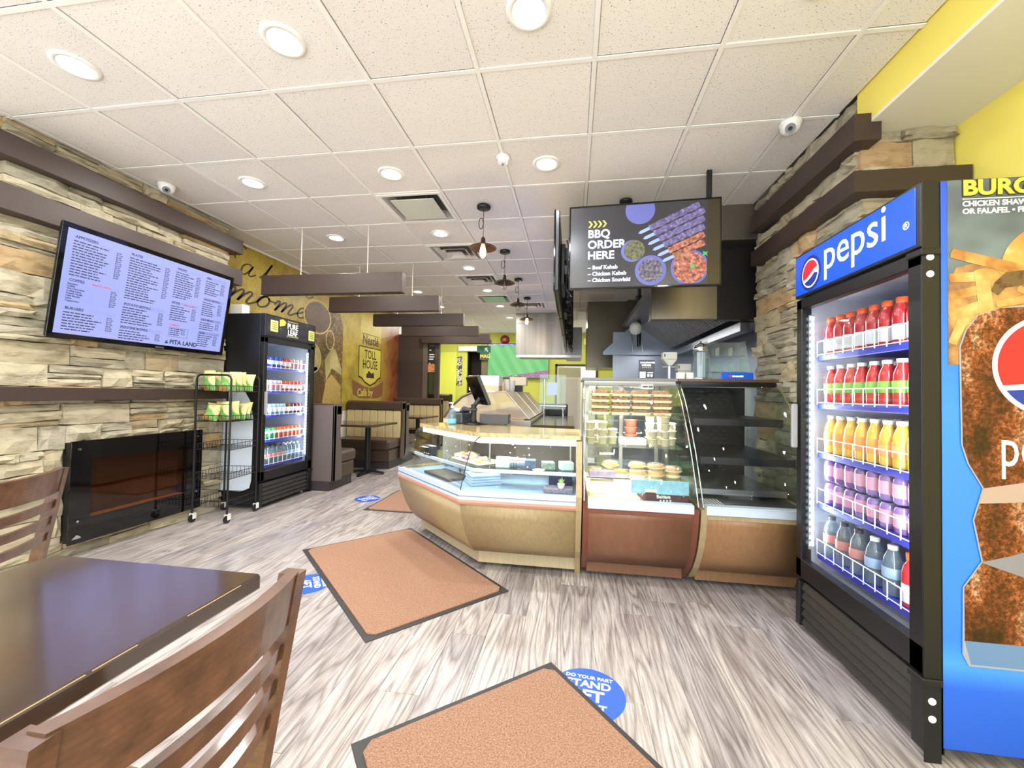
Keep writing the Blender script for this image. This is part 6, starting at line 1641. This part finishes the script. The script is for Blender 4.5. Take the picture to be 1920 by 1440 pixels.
MB().lathe([(.016, .148), (.016, .165), (.006, .167), (.005, .19), (.001, .19)], n=14).bbox(-.03, -.006, .185, .01, .006, .195, .002).build('pump', M_white, t)

# ------------------------------------------------------------------ tall sandwich counter with tent-shaped glass
sb = thing('salad_counter', 'long refrigerated serving counter with slanted glass behind the till', 'counter', (-.88, 5.2, 0)); BS = dict(parent=sb, world=True)
MB().bbox(-1.36, 4.18, .05, -.42, 6.5, .97, .004).build('cabinet', mat('counter_steel', (180, 172, 164), .3, metal=.6), **BS)
MXZ = Matrix(((1, 0, 0, 0), (0, 0, 1, 0), (0, 1, 0, 0), (0, 0, 0, 1)))
lg = [(-1.36, .985), (-1.27, 1.10), (-1.16, 1.2), (-1.03, 1.262)]
MB().sheet(lambda u, v: (lg[0][0] + (lg[1][0] - lg[0][0]) * v if False else [(1 - f) * lg[i][0] + f * lg[i + 1][0] for i, f in [(min(int(v * 3), 2), v * 3 - min(int(v * 3), 2))]][0], 4.2 + 2.28 * u,
                       [(1 - f) * lg[i][1] + f * lg[i + 1][1] for i, f in [(min(int(v * 3), 2), v * 3 - min(int(v * 3), 2))]][0]), 1, 6, .006).build('curved_glass', M_glass, **BS)
MB().bbox(-1.03, 4.2, 1.255, -.69, 6.48, 1.27, .002).build('top_shelf', M_steel, **BS)
for k in range(3):
    y0 = 4.2 + k * .76
    MB().prism([(-.69, 1.262), (-.44, .985), (-.452, .980), (-.70, 1.254)], -(y0 + .75), -(y0 + .01), Matrix(((1, 0, 0, 0), (0, 0, -1, 0), (0, 1, 0, 0), (0, 0, 0, 1)))).build('slanted_lid', mat('lid_cream', (226, 200, 180), .25, metal=.3, var=.12, vscale=3), **BS)
    MB().tube([(-.69, y0, 1.264), (-.44, y0, .988)], .008, n=6).build('lid_rail', M_chrome, **BS)
MB().add([(-1.34, 4.19, .985), (-1.25, 4.19, 1.10), (-1.15, 4.19, 1.2), (-1.02, 4.19, 1.258), (-.70, 4.19, 1.258), (-.45, 4.19, .985)], [(0, 1, 2, 3, 4, 5)]).build('end_glass', glass_mat('warm_glass', (236, 216, 200), 1.2, haze=.35), **BS)
MB().tube([(-1.35, 4.185, .985), (-1.27, 4.185, 1.10), (-1.16, 4.185, 1.2), (-1.03, 4.185, 1.262)], .012, n=8).build('glass_edge', mat('edge_dark', (84, 66, 60), .3), **BS)
MB().box(-1.3, 4.25, .965, -.5, 6.45, .99).build('pan_bed', mat('pan_bed_pink', (196, 176, 160), .3, metal=.3), **BS)
pm = MB().bbox(-.14, -.15, 0, .14, .15, .05, .006).mesh('food_pan'); pm.materials.append(mat('pan_food', (176, 130, 90), .6, col2=(120, 150, 60), vscale=18))
for k in range(7): piece('food_pan', pm, sb, (-.05 - .15, -.78 + k * .32, .985)); piece('food_pan', pm, sb, (.12, -.78 + k * .32, .985))
wk = thing('prep_table', 'dark low worktop with reflective top between the serving counter and the till', 'worktop', (-.35, 4.6, 0))
MB().bbox(-.41, 4.10, .90, .02, 5.9, .935, .004).build('top', mat('worktop_dark', (96, 84, 74), .15, metal=.5), wk, world=True)
wk.location = (-.40, 4.6, 0)
wk.location = (-.35, 4.6, 0)
lgm = MB()
for x in (-.05, .32):
    for y in (-.45, 1.2): lgm.box(x, y, 0, x + .04, y + .04, .90)
lgm.build('legs', M_blackm, wk)
MB().bbox(-.05, -.43, .3, .35, 1.22, .33, .003).build('lower_shelf', M_brown, wk)
t = thing('food_warmer', 'low black appliance with chrome edge on the far counter', 'appliance', (-.30, 6.75, 0))
MB().bbox(-.35, -.2, .9, .22, .5, 1.08, .01).bbox(-.35, -.2, .0, .22, .5, .88, .004).build('body', M_black, t); MB().bbox(-.33, -.205, 1.05, .2, -.2, 1.07, .002).build('edge', M_chrome, t); MB().box(-.35, -.2, .88, .22, .5, .9).build('counter_top', M_steel, t)
t = thing('carton_stack', 'white box on a brown carton standing on the serving counter', 'boxes', (-1.02, 4.45, 1.27)); t.location = (-.98, 4.55, 1.271)
MB().bbox(-.17, -.12, 0, .17, .12, .06, .003).build('brown_carton', mat('cardboard', (206, 176, 140), .7), t, label='brown carton')
MB().bbox(-.175, -.12, .06, .17, .12, .17, .003).build('white_carton', M_white, t, label='white box')
MB().box(-.14, -.122, .012, -.10, -.12, .05).build('carton_mark', M_steeld, t)
for i, (x, y, lb) in enumerate(((-.76, 4.7, 'nearest stack of white paper cups on the serving counter'), (-.66 - .1, 5.1, 'second stack of white paper cups on the serving counter'), (-.80, 5.6, 'farthest stack of white paper cups on the serving counter'))):
    t = thing('cup_stack', lb, 'cups', (x, y, 1.271), 0, 'paper cup stacks')
    for k in range(4): MB().lathe([(.001, 0), (.028, 0), (.036, .07), (.038, .072)], (0, 0, .022 * k), n=14).build('cup', M_paper, t)
t = thing('kitchen_scale', 'boxy cream food scale with dark base on the serving counter', 'scale', (-.82, 5.35, 1.271))
MB().bbox(-.0, -.08, .08, .22, .06, .19, .006).build('head', mat('scale_cream', (206, 196, 170), .4), t); MB().bbox(.0, -.06, .0, .16, .08, .08, .004).build('base', M_black, t); MB().lathe([(.001, 0), (.05, .0), (.08, .02), (.08, .025)], (.08, 0, .19), n=18).build('bowl', M_chrome, t)
t = thing('napkin_dispenser', 'small tan napkin dispenser beside the white box', 'dispenser', (-.80, 4.95, 1.271))
MB().bbox(-.05, -.04, 0, .03, .04, .12, .01).build('body', mat('tan_plastic', (196, 150, 120), .4), t); MB().box(-.03, -.042, .03, .01, -.04, .09).build('mouth', M_black, t)
t = thing('sneeze_guard', 'clear vertical acrylic sneeze guard standing over the far worktop', 'screen', (-.36, 5.2, .936))
MB().box(-.06, -.004, .12, .27, .002, .56).build('pane', glass_mat('guard_glass', (240, 248, 245), 1.0, haze=.04), t)
MB().cyl((.0, 0, 0), (.0, 0, .5), .010, n=8).cyl((.24, 0, 0), (.24, 0, .14), .010, n=8).build('posts', M_chrome, t)
MB().box(.04, -.006, .30, .16, -.004, .46).build('taped_notice', mat('notice_blue', (186, 206, 236), .5), t)
t = thing('wire_stool', 'small black metal stool by the far door', 'stool', (-.28, 8.1, 0))
MB().lathe([(.001, .63), (.12, .63), (.13, .64), (.12, .655), (.001, .655)], n=20).build('seat', M_black, t)
for k in range(4):
    a = k * PI / 2 + .5; MB().cyl((.09 * math.cos(a), .09 * math.sin(a), .63), (.15 * math.cos(a), .15 * math.sin(a), 0), .009, n=8).build('leg', M_blackm, t)
MB().tube([(.135 * math.cos(q), .135 * math.sin(q), .2) for q in [2 * PI * i / 16 for i in range(16)]], .006, n=6, closed=True).build('foot_ring', M_blackm, t)

area_light('case_light', (.42, 3.28, 1.33), (0, 0, 0), .6, .05, 16, (1.0, .93, .80))
area_light('case_light', (.42, 2.80, .60), Vector((0, .7, .7)).to_track_quat('-Z', 'Y').to_euler(), .6, .03, 2.5, (1.0, .93, .82))
area_light('case_light', (-.35, 3.0, .88), (0, 0, 0), .7, .05, 5, (.86, .95, 1.0))
area_light('case_light', (-1.02, 3.28, .88), (0, 0, -.77), .7, .05, 4, (.9, .96, 1.0))

for z_ in (1.07, .86): area_light('case_light', (.42, 3.02, z_), Vector((0, .5, -1)).to_track_quat('-Z', 'Y').to_euler(), .6, .03, 6, (1.0, .93, .80))
# ------------------------------------------------------------------ snack rack and chip bags
RA = .10
rk = thing('snack_rack', 'black wire rolling rack with chip bags in front of the dark-header cooler', 'rack', (-3.33, 3.54, 0), RA)
w, d = .167, .195
for sy in (-1, 1):
    y = sy * d
    pts = [(-w, y, .075), (-w, y, 1.33), (-w + .012, y, 1.358), (-w + .04, y, 1.37), (w - .04, y, 1.37), (w - .012, y, 1.358), (w, y, 1.33), (w, y, .075)]
    MB().tube(pts, .0095, n=8).build('end_frame', M_blackm, rk)
ZB = (1.215, .935, .67, .40, .145)
for k, z in enumerate(ZB):
    b = MB(); hgt = .055
    for yy in (-d, d): b.cyl((-w, yy, z + hgt), (w, yy, z + hgt), .003, n=5)
    for xx in (-w, w): b.cyl((xx, -d, z + hgt), (xx, d, z + hgt), .003, n=5).cyl((xx, -d, z), (xx, d, z), .003, n=5)
    for q in range(12): b.cyl((-w, -d + q * 2 * d / 11, z + hgt), (-w, -d + q * 2 * d / 11, z), .0018, n=4).cyl((w, -d + q * 2 * d / 11, z + hgt), (w, -d + q * 2 * d / 11, z), .0018, n=4).cyl((-w, -d + q * 2 * d / 11, z), (w, -d + q * 2 * d / 11, z), .0018, n=4)
    for q in range(9): b.cyl((-w + q * 2 * w / 8, -d, z + hgt), (-w + q * 2 * w / 8, -d, z), .0018, n=4).cyl((-w + q * 2 * w / 8, d, z + hgt), (-w + q * 2 * w / 8, d, z), .0018, n=4)
    b.cyl((-w, -d, z + .16), (w, -d, z + .16), .002, n=5)
    b.build('wire_basket', M_blackm, rk)
MB().tube([(-.05, -d + .06, 1.37), (-.05, -d + .06, 1.40), (.10, -d + .06, 1.40), (.10, -d + .06, 1.37)], .003, n=5).build('sign_holder', M_blackm, rk)
for sx in (-1, 1):
    for sy in (-1, 1):
        c = MB().cyl((sx * w - .012, sy * d, .034), (sx * w + .012, sy * d, .034), .032, n=18).build('caster', M_black, rk)
        MB().bbox(sx * w - .019, sy * d - .012, .03, sx * w - .013, sy * d + .03, .08, .002).bbox(sx * w + .013, sy * d - .012, .03, sx * w + .019, sy * d + .03, .08, .002).bbox(sx * w - .019, sy * d - .012, .074, sx * w + .019, sy * d + .03, .082, .002).build('fork', M_white, c)


def bag_print(nt, v):
    sp = nd(nt, 'ShaderNodeSeparateXYZ'); nt.links.new(v, sp.inputs[0])
    zz = nd(nt, 'ShaderNodeMath', operation='MULTIPLY_ADD'); nt.links.new(sp.outputs['X'], zz.inputs[0]); zz.inputs[1].default_value = 1.1; nt.links.new(sp.outputs['Z'], zz.inputs[2])
    mr = nd(nt, 'ShaderNodeMapRange'); mr.inputs['From Min'].default_value = 0; mr.inputs['From Max'].default_value = .2; nt.links.new(zz.outputs[0], mr.inputs['Value'])
    c = ramp(nt, mr.outputs[0], [(0, (196, 120, 60)), (.14, (86, 170, 70)), (.55, (110, 190, 84)), (.62, (226, 210, 150)), (1, (236, 222, 150))]); c.node.color_ramp.interpolation = 'CONSTANT'
    return mixc(nt, .25, c, ramp(nt, tnoise(nt, v, 26, (1, 1, 1), 3), [(.4, (120, 160, 70)), (.6, (250, 240, 200))]))


M_bag = print_mat('chip_bag_print', bag_print, .28)
bag = thing('chip_bag', 'x', 'chip bag', (0, 0, -50))


def bagfn(u, v, s):
    x = (u - .5) * .15; z = v * .20; e = min(1, 5 * min(v, 1 - v)) * min(1, 4 * min(u, 1 - u))
    return (x * (1 - .12 * math.sin(PI * v)), s * .028 * e ** .6 + .004 * math.sin(u * 17 + v * 9) * e, z)


mb = MB(); mb.sheet(lambda u, v: bagfn(u, v, -1), 10, 12).sheet(lambda u, v: bagfn(1 - u, v, 1), 10, 12); mb.build('bag', M_bag, bag)
MB().box(-.072, -.002, .186, .072, .002, .202).build('crimp', mat('bag_crimp', (226, 214, 150), .35), bag)
first = True
for tier, (z, n) in enumerate(((1.218, 8), (.938, 9))):
    for i in range(n):
        fx = -.085 if i % 2 == 0 else .085; fy = -d + .06 + (i // 2) * .08
        p = pmat(rk) @ Vector((fx + rnd.uniform(-.01, .01), fy, z + .004)); rz = RA + rnd.uniform(-.55, .55)
        o = bag if first else copy_thing(bag, None); first = False
        o.location = p; o.rotation_euler = (rnd.uniform(-.32, .12), rnd.uniform(-.16, .16), rz); o.scale = (rnd.uniform(.92, 1.05), rnd.uniform(.9, 1.15), (.9 if tier == 0 else .85) * rnd.uniform(.93, 1.06))
        o['label'] = 'green and cream chip bag, %s from front, %s column, %s basket' % (ORD[i // 2], 'left' if i % 2 == 0 else 'right', 'top' if tier == 0 else 'second')
        o['group'] = 'chip bags in the snack rack'

# ------------------------------------------------------------------ booths and booth tables
def booth(label, y_back, face, x0, x1, zt=1.07, cream=True, group='booth benches'):
    """bench whose backrest stands at y_back; face = -1 sits towards the camera, +1 away"""
    t = thing('booth_bench', label, 'booth bench', ((x0 + x1) / 2, y_back, 0), 0, group); f = face
    def Bx(a, b, c, d_, e, g, bv=.008):   # y given along the facing direction from the back plane
        y0, y1 = sorted((f * b, f * e)); return MB().bbox(a - t.location.x, y0, c, d_ - t.location.x, y1, g, bv)
    Bx(x0, .0, .12, x1, .05, zt - .02, .003).build('back_board', M_greyp if face > 0 else M_brown, t)
    Bx(x0, .05, .40, x1 - .02, .12, zt - .18).build('back_pad', M_vinyl, t)
    n = 7; wch = (x1 - .03 - x0 - .01) / n
    if cream:
        ch = MB().bbox(0, 0, 0, wch - .004, .045, .48, .014).mesh('back_channel'); ch.materials.append(M_cream)
        for i in range(n):
            o = piece('back_channel', ch, t, (x0 + .01 + i * wch - t.location.x, (.12 if f > 0 else -.165), .45), scale=(1, 1, (zt - .16 - .45) / .48))
    Bx(x0, .03, zt - .16, x1, .185, zt, .03).build('head_roll', M_vinyl, t)
    Bx(x0, .10, .30, x1 - .03, .60, .46, .03).build('seat_cushion', M_vinyl, t)
    Bx(x0, .08, .12, x1 - .04, .55, .30, .006).build('seat_box', M_vinyl, t)
    Bx(x0, .0, .0, x1 - .05, .52, .12, .003).build('plinth', mat('plinth_dark', (56, 48, 50), .5), t)
    e = MB(); pts = [(0, .12), (.20, .12), (.19, .42), (.14, .75), (.19, zt), (0, zt)]
    e.prism([(f * p[0], p[1]) for p in pts], x1 - .02 - t.location.x, x1 - t.location.x, MYZ).build('end_panel', M_vinyl if face < 0 else M_greyp, t)
    return t


XB = XL + .02
booth('nearest booth bench seen from behind as a grey panel beside the dark-header cooler', 4.65, +1, XB, -2.90, 1.075)
booth('cream channelled booth bench facing the camera behind the first booth table', 6.70, -1, XB, -2.84, 1.075)
booth('booth bench back to back with the first cream one, seen from behind', 6.71, +1, XB, -2.86, 1.04)
booth('farther cream booth bench against the brown partition', 8.60, -1, XB, -2.80, 1.11)
b5 = booth('dark booth bench end seen past the partition opening', 9.6, -1, -3.6, -2.9, 1.2)
for i, (yc, lb) in enumerate(((5.78, 'nearer booth table with dark top between the booth benches'), (7.78, 'farther booth table beside the second cream booth'))):
    t = thing('booth_table', lb, 'table', (-3.33, yc, 0), 0, 'booth tables'); e = .035
    MB().prism([(-.54, -.37), (.50 - .06, -.37), (.50, -.31), (.58, .37), (-.54, .37)], .725, .757).build('tabletop', mat('booth_top', (64, 46, 38), .2, coat=.4), t)
    MB().cyl((.28, 0, .05), (.28, 0, .725), .042, n=18).build('column', M_blackm, t)
    MB().bbox(.10, -.1, .705, .44, .1, .725, .004).build('top_plate', M_blackm, t)
    for a in (0, PI / 2, PI, 3 * PI / 2):
        m = Matrix.Translation((.28, 0, 0)) @ Matrix.Rotation(a, 4, 'Z')
        MB().prism([(0, .035), (.26, .018), (.26, .03), (.0, .07)], -.03, .03, m @ Matrix(((1, 0, 0, 0), (0, 0, 1, 0), (0, 1, 0, 0), (0, 0, 0, 1)))).cyl(m @ Vector((.25, 0, 0)), m @ Vector((.25, 0, .02)), .018, n=8).build('foot', M_blackm, t)

# ------------------------------------------------------------------ foreground table and chairs
M_top = mat('dark_tabletop', (66, 50, 42), .16, spec=.9, coat=1.0, var=.25, vscale=3, bump=.02, bscale=6)
M_wear = mat('worn_edge', (190, 160, 120), .5)
tb = thing('dining_table', 'glossy dark brown square dining table with worn edges in the lower left corner', 'table', (-1.135, .62, 0))
MB().bbox(-.335, -.37, .718, .325, .365, .76, .006).build('tabletop', M_top, tb)
we = MB(); r_ = random.Random(5)
def wear(ax, c0, c1, fixed, z):
    s_ = c0
    while s_ < c1 - .07:
        l = r_.uniform(.01, .06)
        if r_.random() < .62:
            h_ = r_.uniform(.001, .0022)
            if ax == 'y': we.box(fixed - h_, s_, z - h_, fixed + .0006, s_ + l, z + .0004)
            else: we.box(s_, fixed - .0006, z - h_, s_ + l, fixed + h_, z + .0004)
        s_ += l
wear('y', -.36, .355, .322, .7575); wear('x', -.33, .32, .3615, .7575)
stuff(we.build('edge_wear', M_wear, tb))
MB().cyl((-.0, 0, .03), (0, 0, .70), .045, n=20).build('column', M_blackm, tb); MB().bbox(-.2, -.2, .70, .2, .2, .718, .004).build('top_plate', M_blackm, tb)
for a in (PI / 4, 3 * PI / 4, 5 * PI / 4, 7 * PI / 4):
    m = Matrix.Rotation(a, 4, 'Z'); MB().prism([(0, .0), (.32, .0), (.32, .02), (.0, .06)], -.035, .035, m @ Matrix(((1, 0, 0, 0), (0, 0, 1, 0), (0, 1, 0, 0), (0, 0, 0, 1)))).build('foot', M_blackm, tb)
M_cw = wood_chair(); M_seat = mat('tan_vinyl_seat', (222, 190, 130), .45, bump=.05)


def dining_chair(label, loc, rz):
    """local: faces -y; back top at y=+.26"""
    t = thing('dining_chair', label, 'chair', loc, rz, 'ladder back dining chairs'); hw = .205
    backy = lambda z: .175 + max(0, z - .46) / .42 * .085 + (.0 if z > .46 else -(z - .46) * -.12)
    bow = lambda x: .035 * (1 - (x / hw) ** 2)
    for sx in (-1, 1):
        def leg(u, v): return None
        zs = [0, .15, .30, .46, .60, .75, .885]; ys = [.255, .225, .195, .178, .201, .227, .25]
        mb = MB(); vs = []; hwid, hdep = .0135, .022
        for z, y in zip(zs, ys):
            k = 1.0 if z < .5 else (1 - .15 * (z - .5)); x = sx * (hw - .005)
            vs += [(x - hwid, y - hdep * k, z), (x + hwid, y - hdep * k, z), (x + hwid, y + hdep * k, z), (x - hwid, y + hdep * k, z)]
        fs = [(3, 2, 1, 0)] + [(4 * i + q, 4 * i + (q + 1) % 4, 4 * i + 4 + (q + 1) % 4, 4 * i + 4 + q) for i in range(6) for q in range(4)] + [(24, 25, 26, 27)]
        mb.add(vs, fs).build('back_leg', M_cw, t)
        mb = MB(); vs = []
        for z, k in ((0, .8), (.2, .9), (.43, 1.15)):
            x, y = sx * (hw - .015), -.185; vs += [(x - .018 * k, y - .018 * k, z), (x + .018 * k, y - .018 * k, z), (x + .018 * k, y + .018 * k, z), (x - .018 * k, y + .018 * k, z)]
        mb.add(vs, [(3, 2, 1, 0)] + [(4 * i + q, 4 * i + (q + 1) % 4, 4 * i + 4 + (q + 1) % 4, 4 * i + 4 + q) for i in range(2) for q in range(4)] + [(8, 9, 10, 11)]).build('front_leg', M_cw, t)

    def rail(z0, z1, th, name):
        n = 14; vs = []
        for i in range(n + 1):
            x = -hw + .008 + (2 * hw - .016) * i / n; b = bow(x); ya = lambda z: .178 + (z - .46) * .17
            vs += [(x, ya(z0) + b - th / 2, z0), (x, ya(z0) + b + th / 2, z0), (x, ya(z1) + b + th / 2, z1), (x, ya(z1) + b - th / 2, z1)]
        fs = [(4 * i + q, 4 * i + (q + 1) % 4, 4 * i + 4 + (q + 1) % 4, 4 * i + 4 + q) for i in range(n) for q in range(4)] + [(3, 2, 1, 0), (4 * n, 4 * n + 1, 4 * n + 2, 4 * n + 3)]
        mb = MB().add(vs, fs); mb.fix = True; return mb.build(name, M_cw, t)
    rail(.785, .888, .024, 'top_rail')
    for z in (.715, .645, .575): rail(z, z + .036, .017, 'back_slat')
    def seatfn(u, v):
        x = (u - .5) * 2; y = (v - .5) * 2; k = 1 - .12 * (y + 1) / 2
        return (x * .20 * k, y * .19 - .005, .455 + .028 * (1 - x ** 4) * (1 - y ** 4))
    MB().sheet(seatfn, 10, 10, .03).build('seat_pad', M_seat, t)
    MB().bbox(-.195, -.195, .395, .195, .175, .44, .005).build('seat_frame', M_cw, t)
    st = MB()
    for sx in (-1, 1): st.bbox(sx * .19 - .01, -.18, .18, sx * .19 + .01, .22, .205, .003)
    st.bbox(-.19, -.02, .182, .19, 0, .203, .003); st.build('stretchers', M_cw, t)
    return t


dining_chair('brown ladder back chair in the foreground, its back cut by the bottom edge', (-.800, .552, 0), -PI / 2)
dining_chair('brown ladder back chair with tan seat at the left edge before the chimney', (-2.36, 1.20, 0), -math.radians(64))
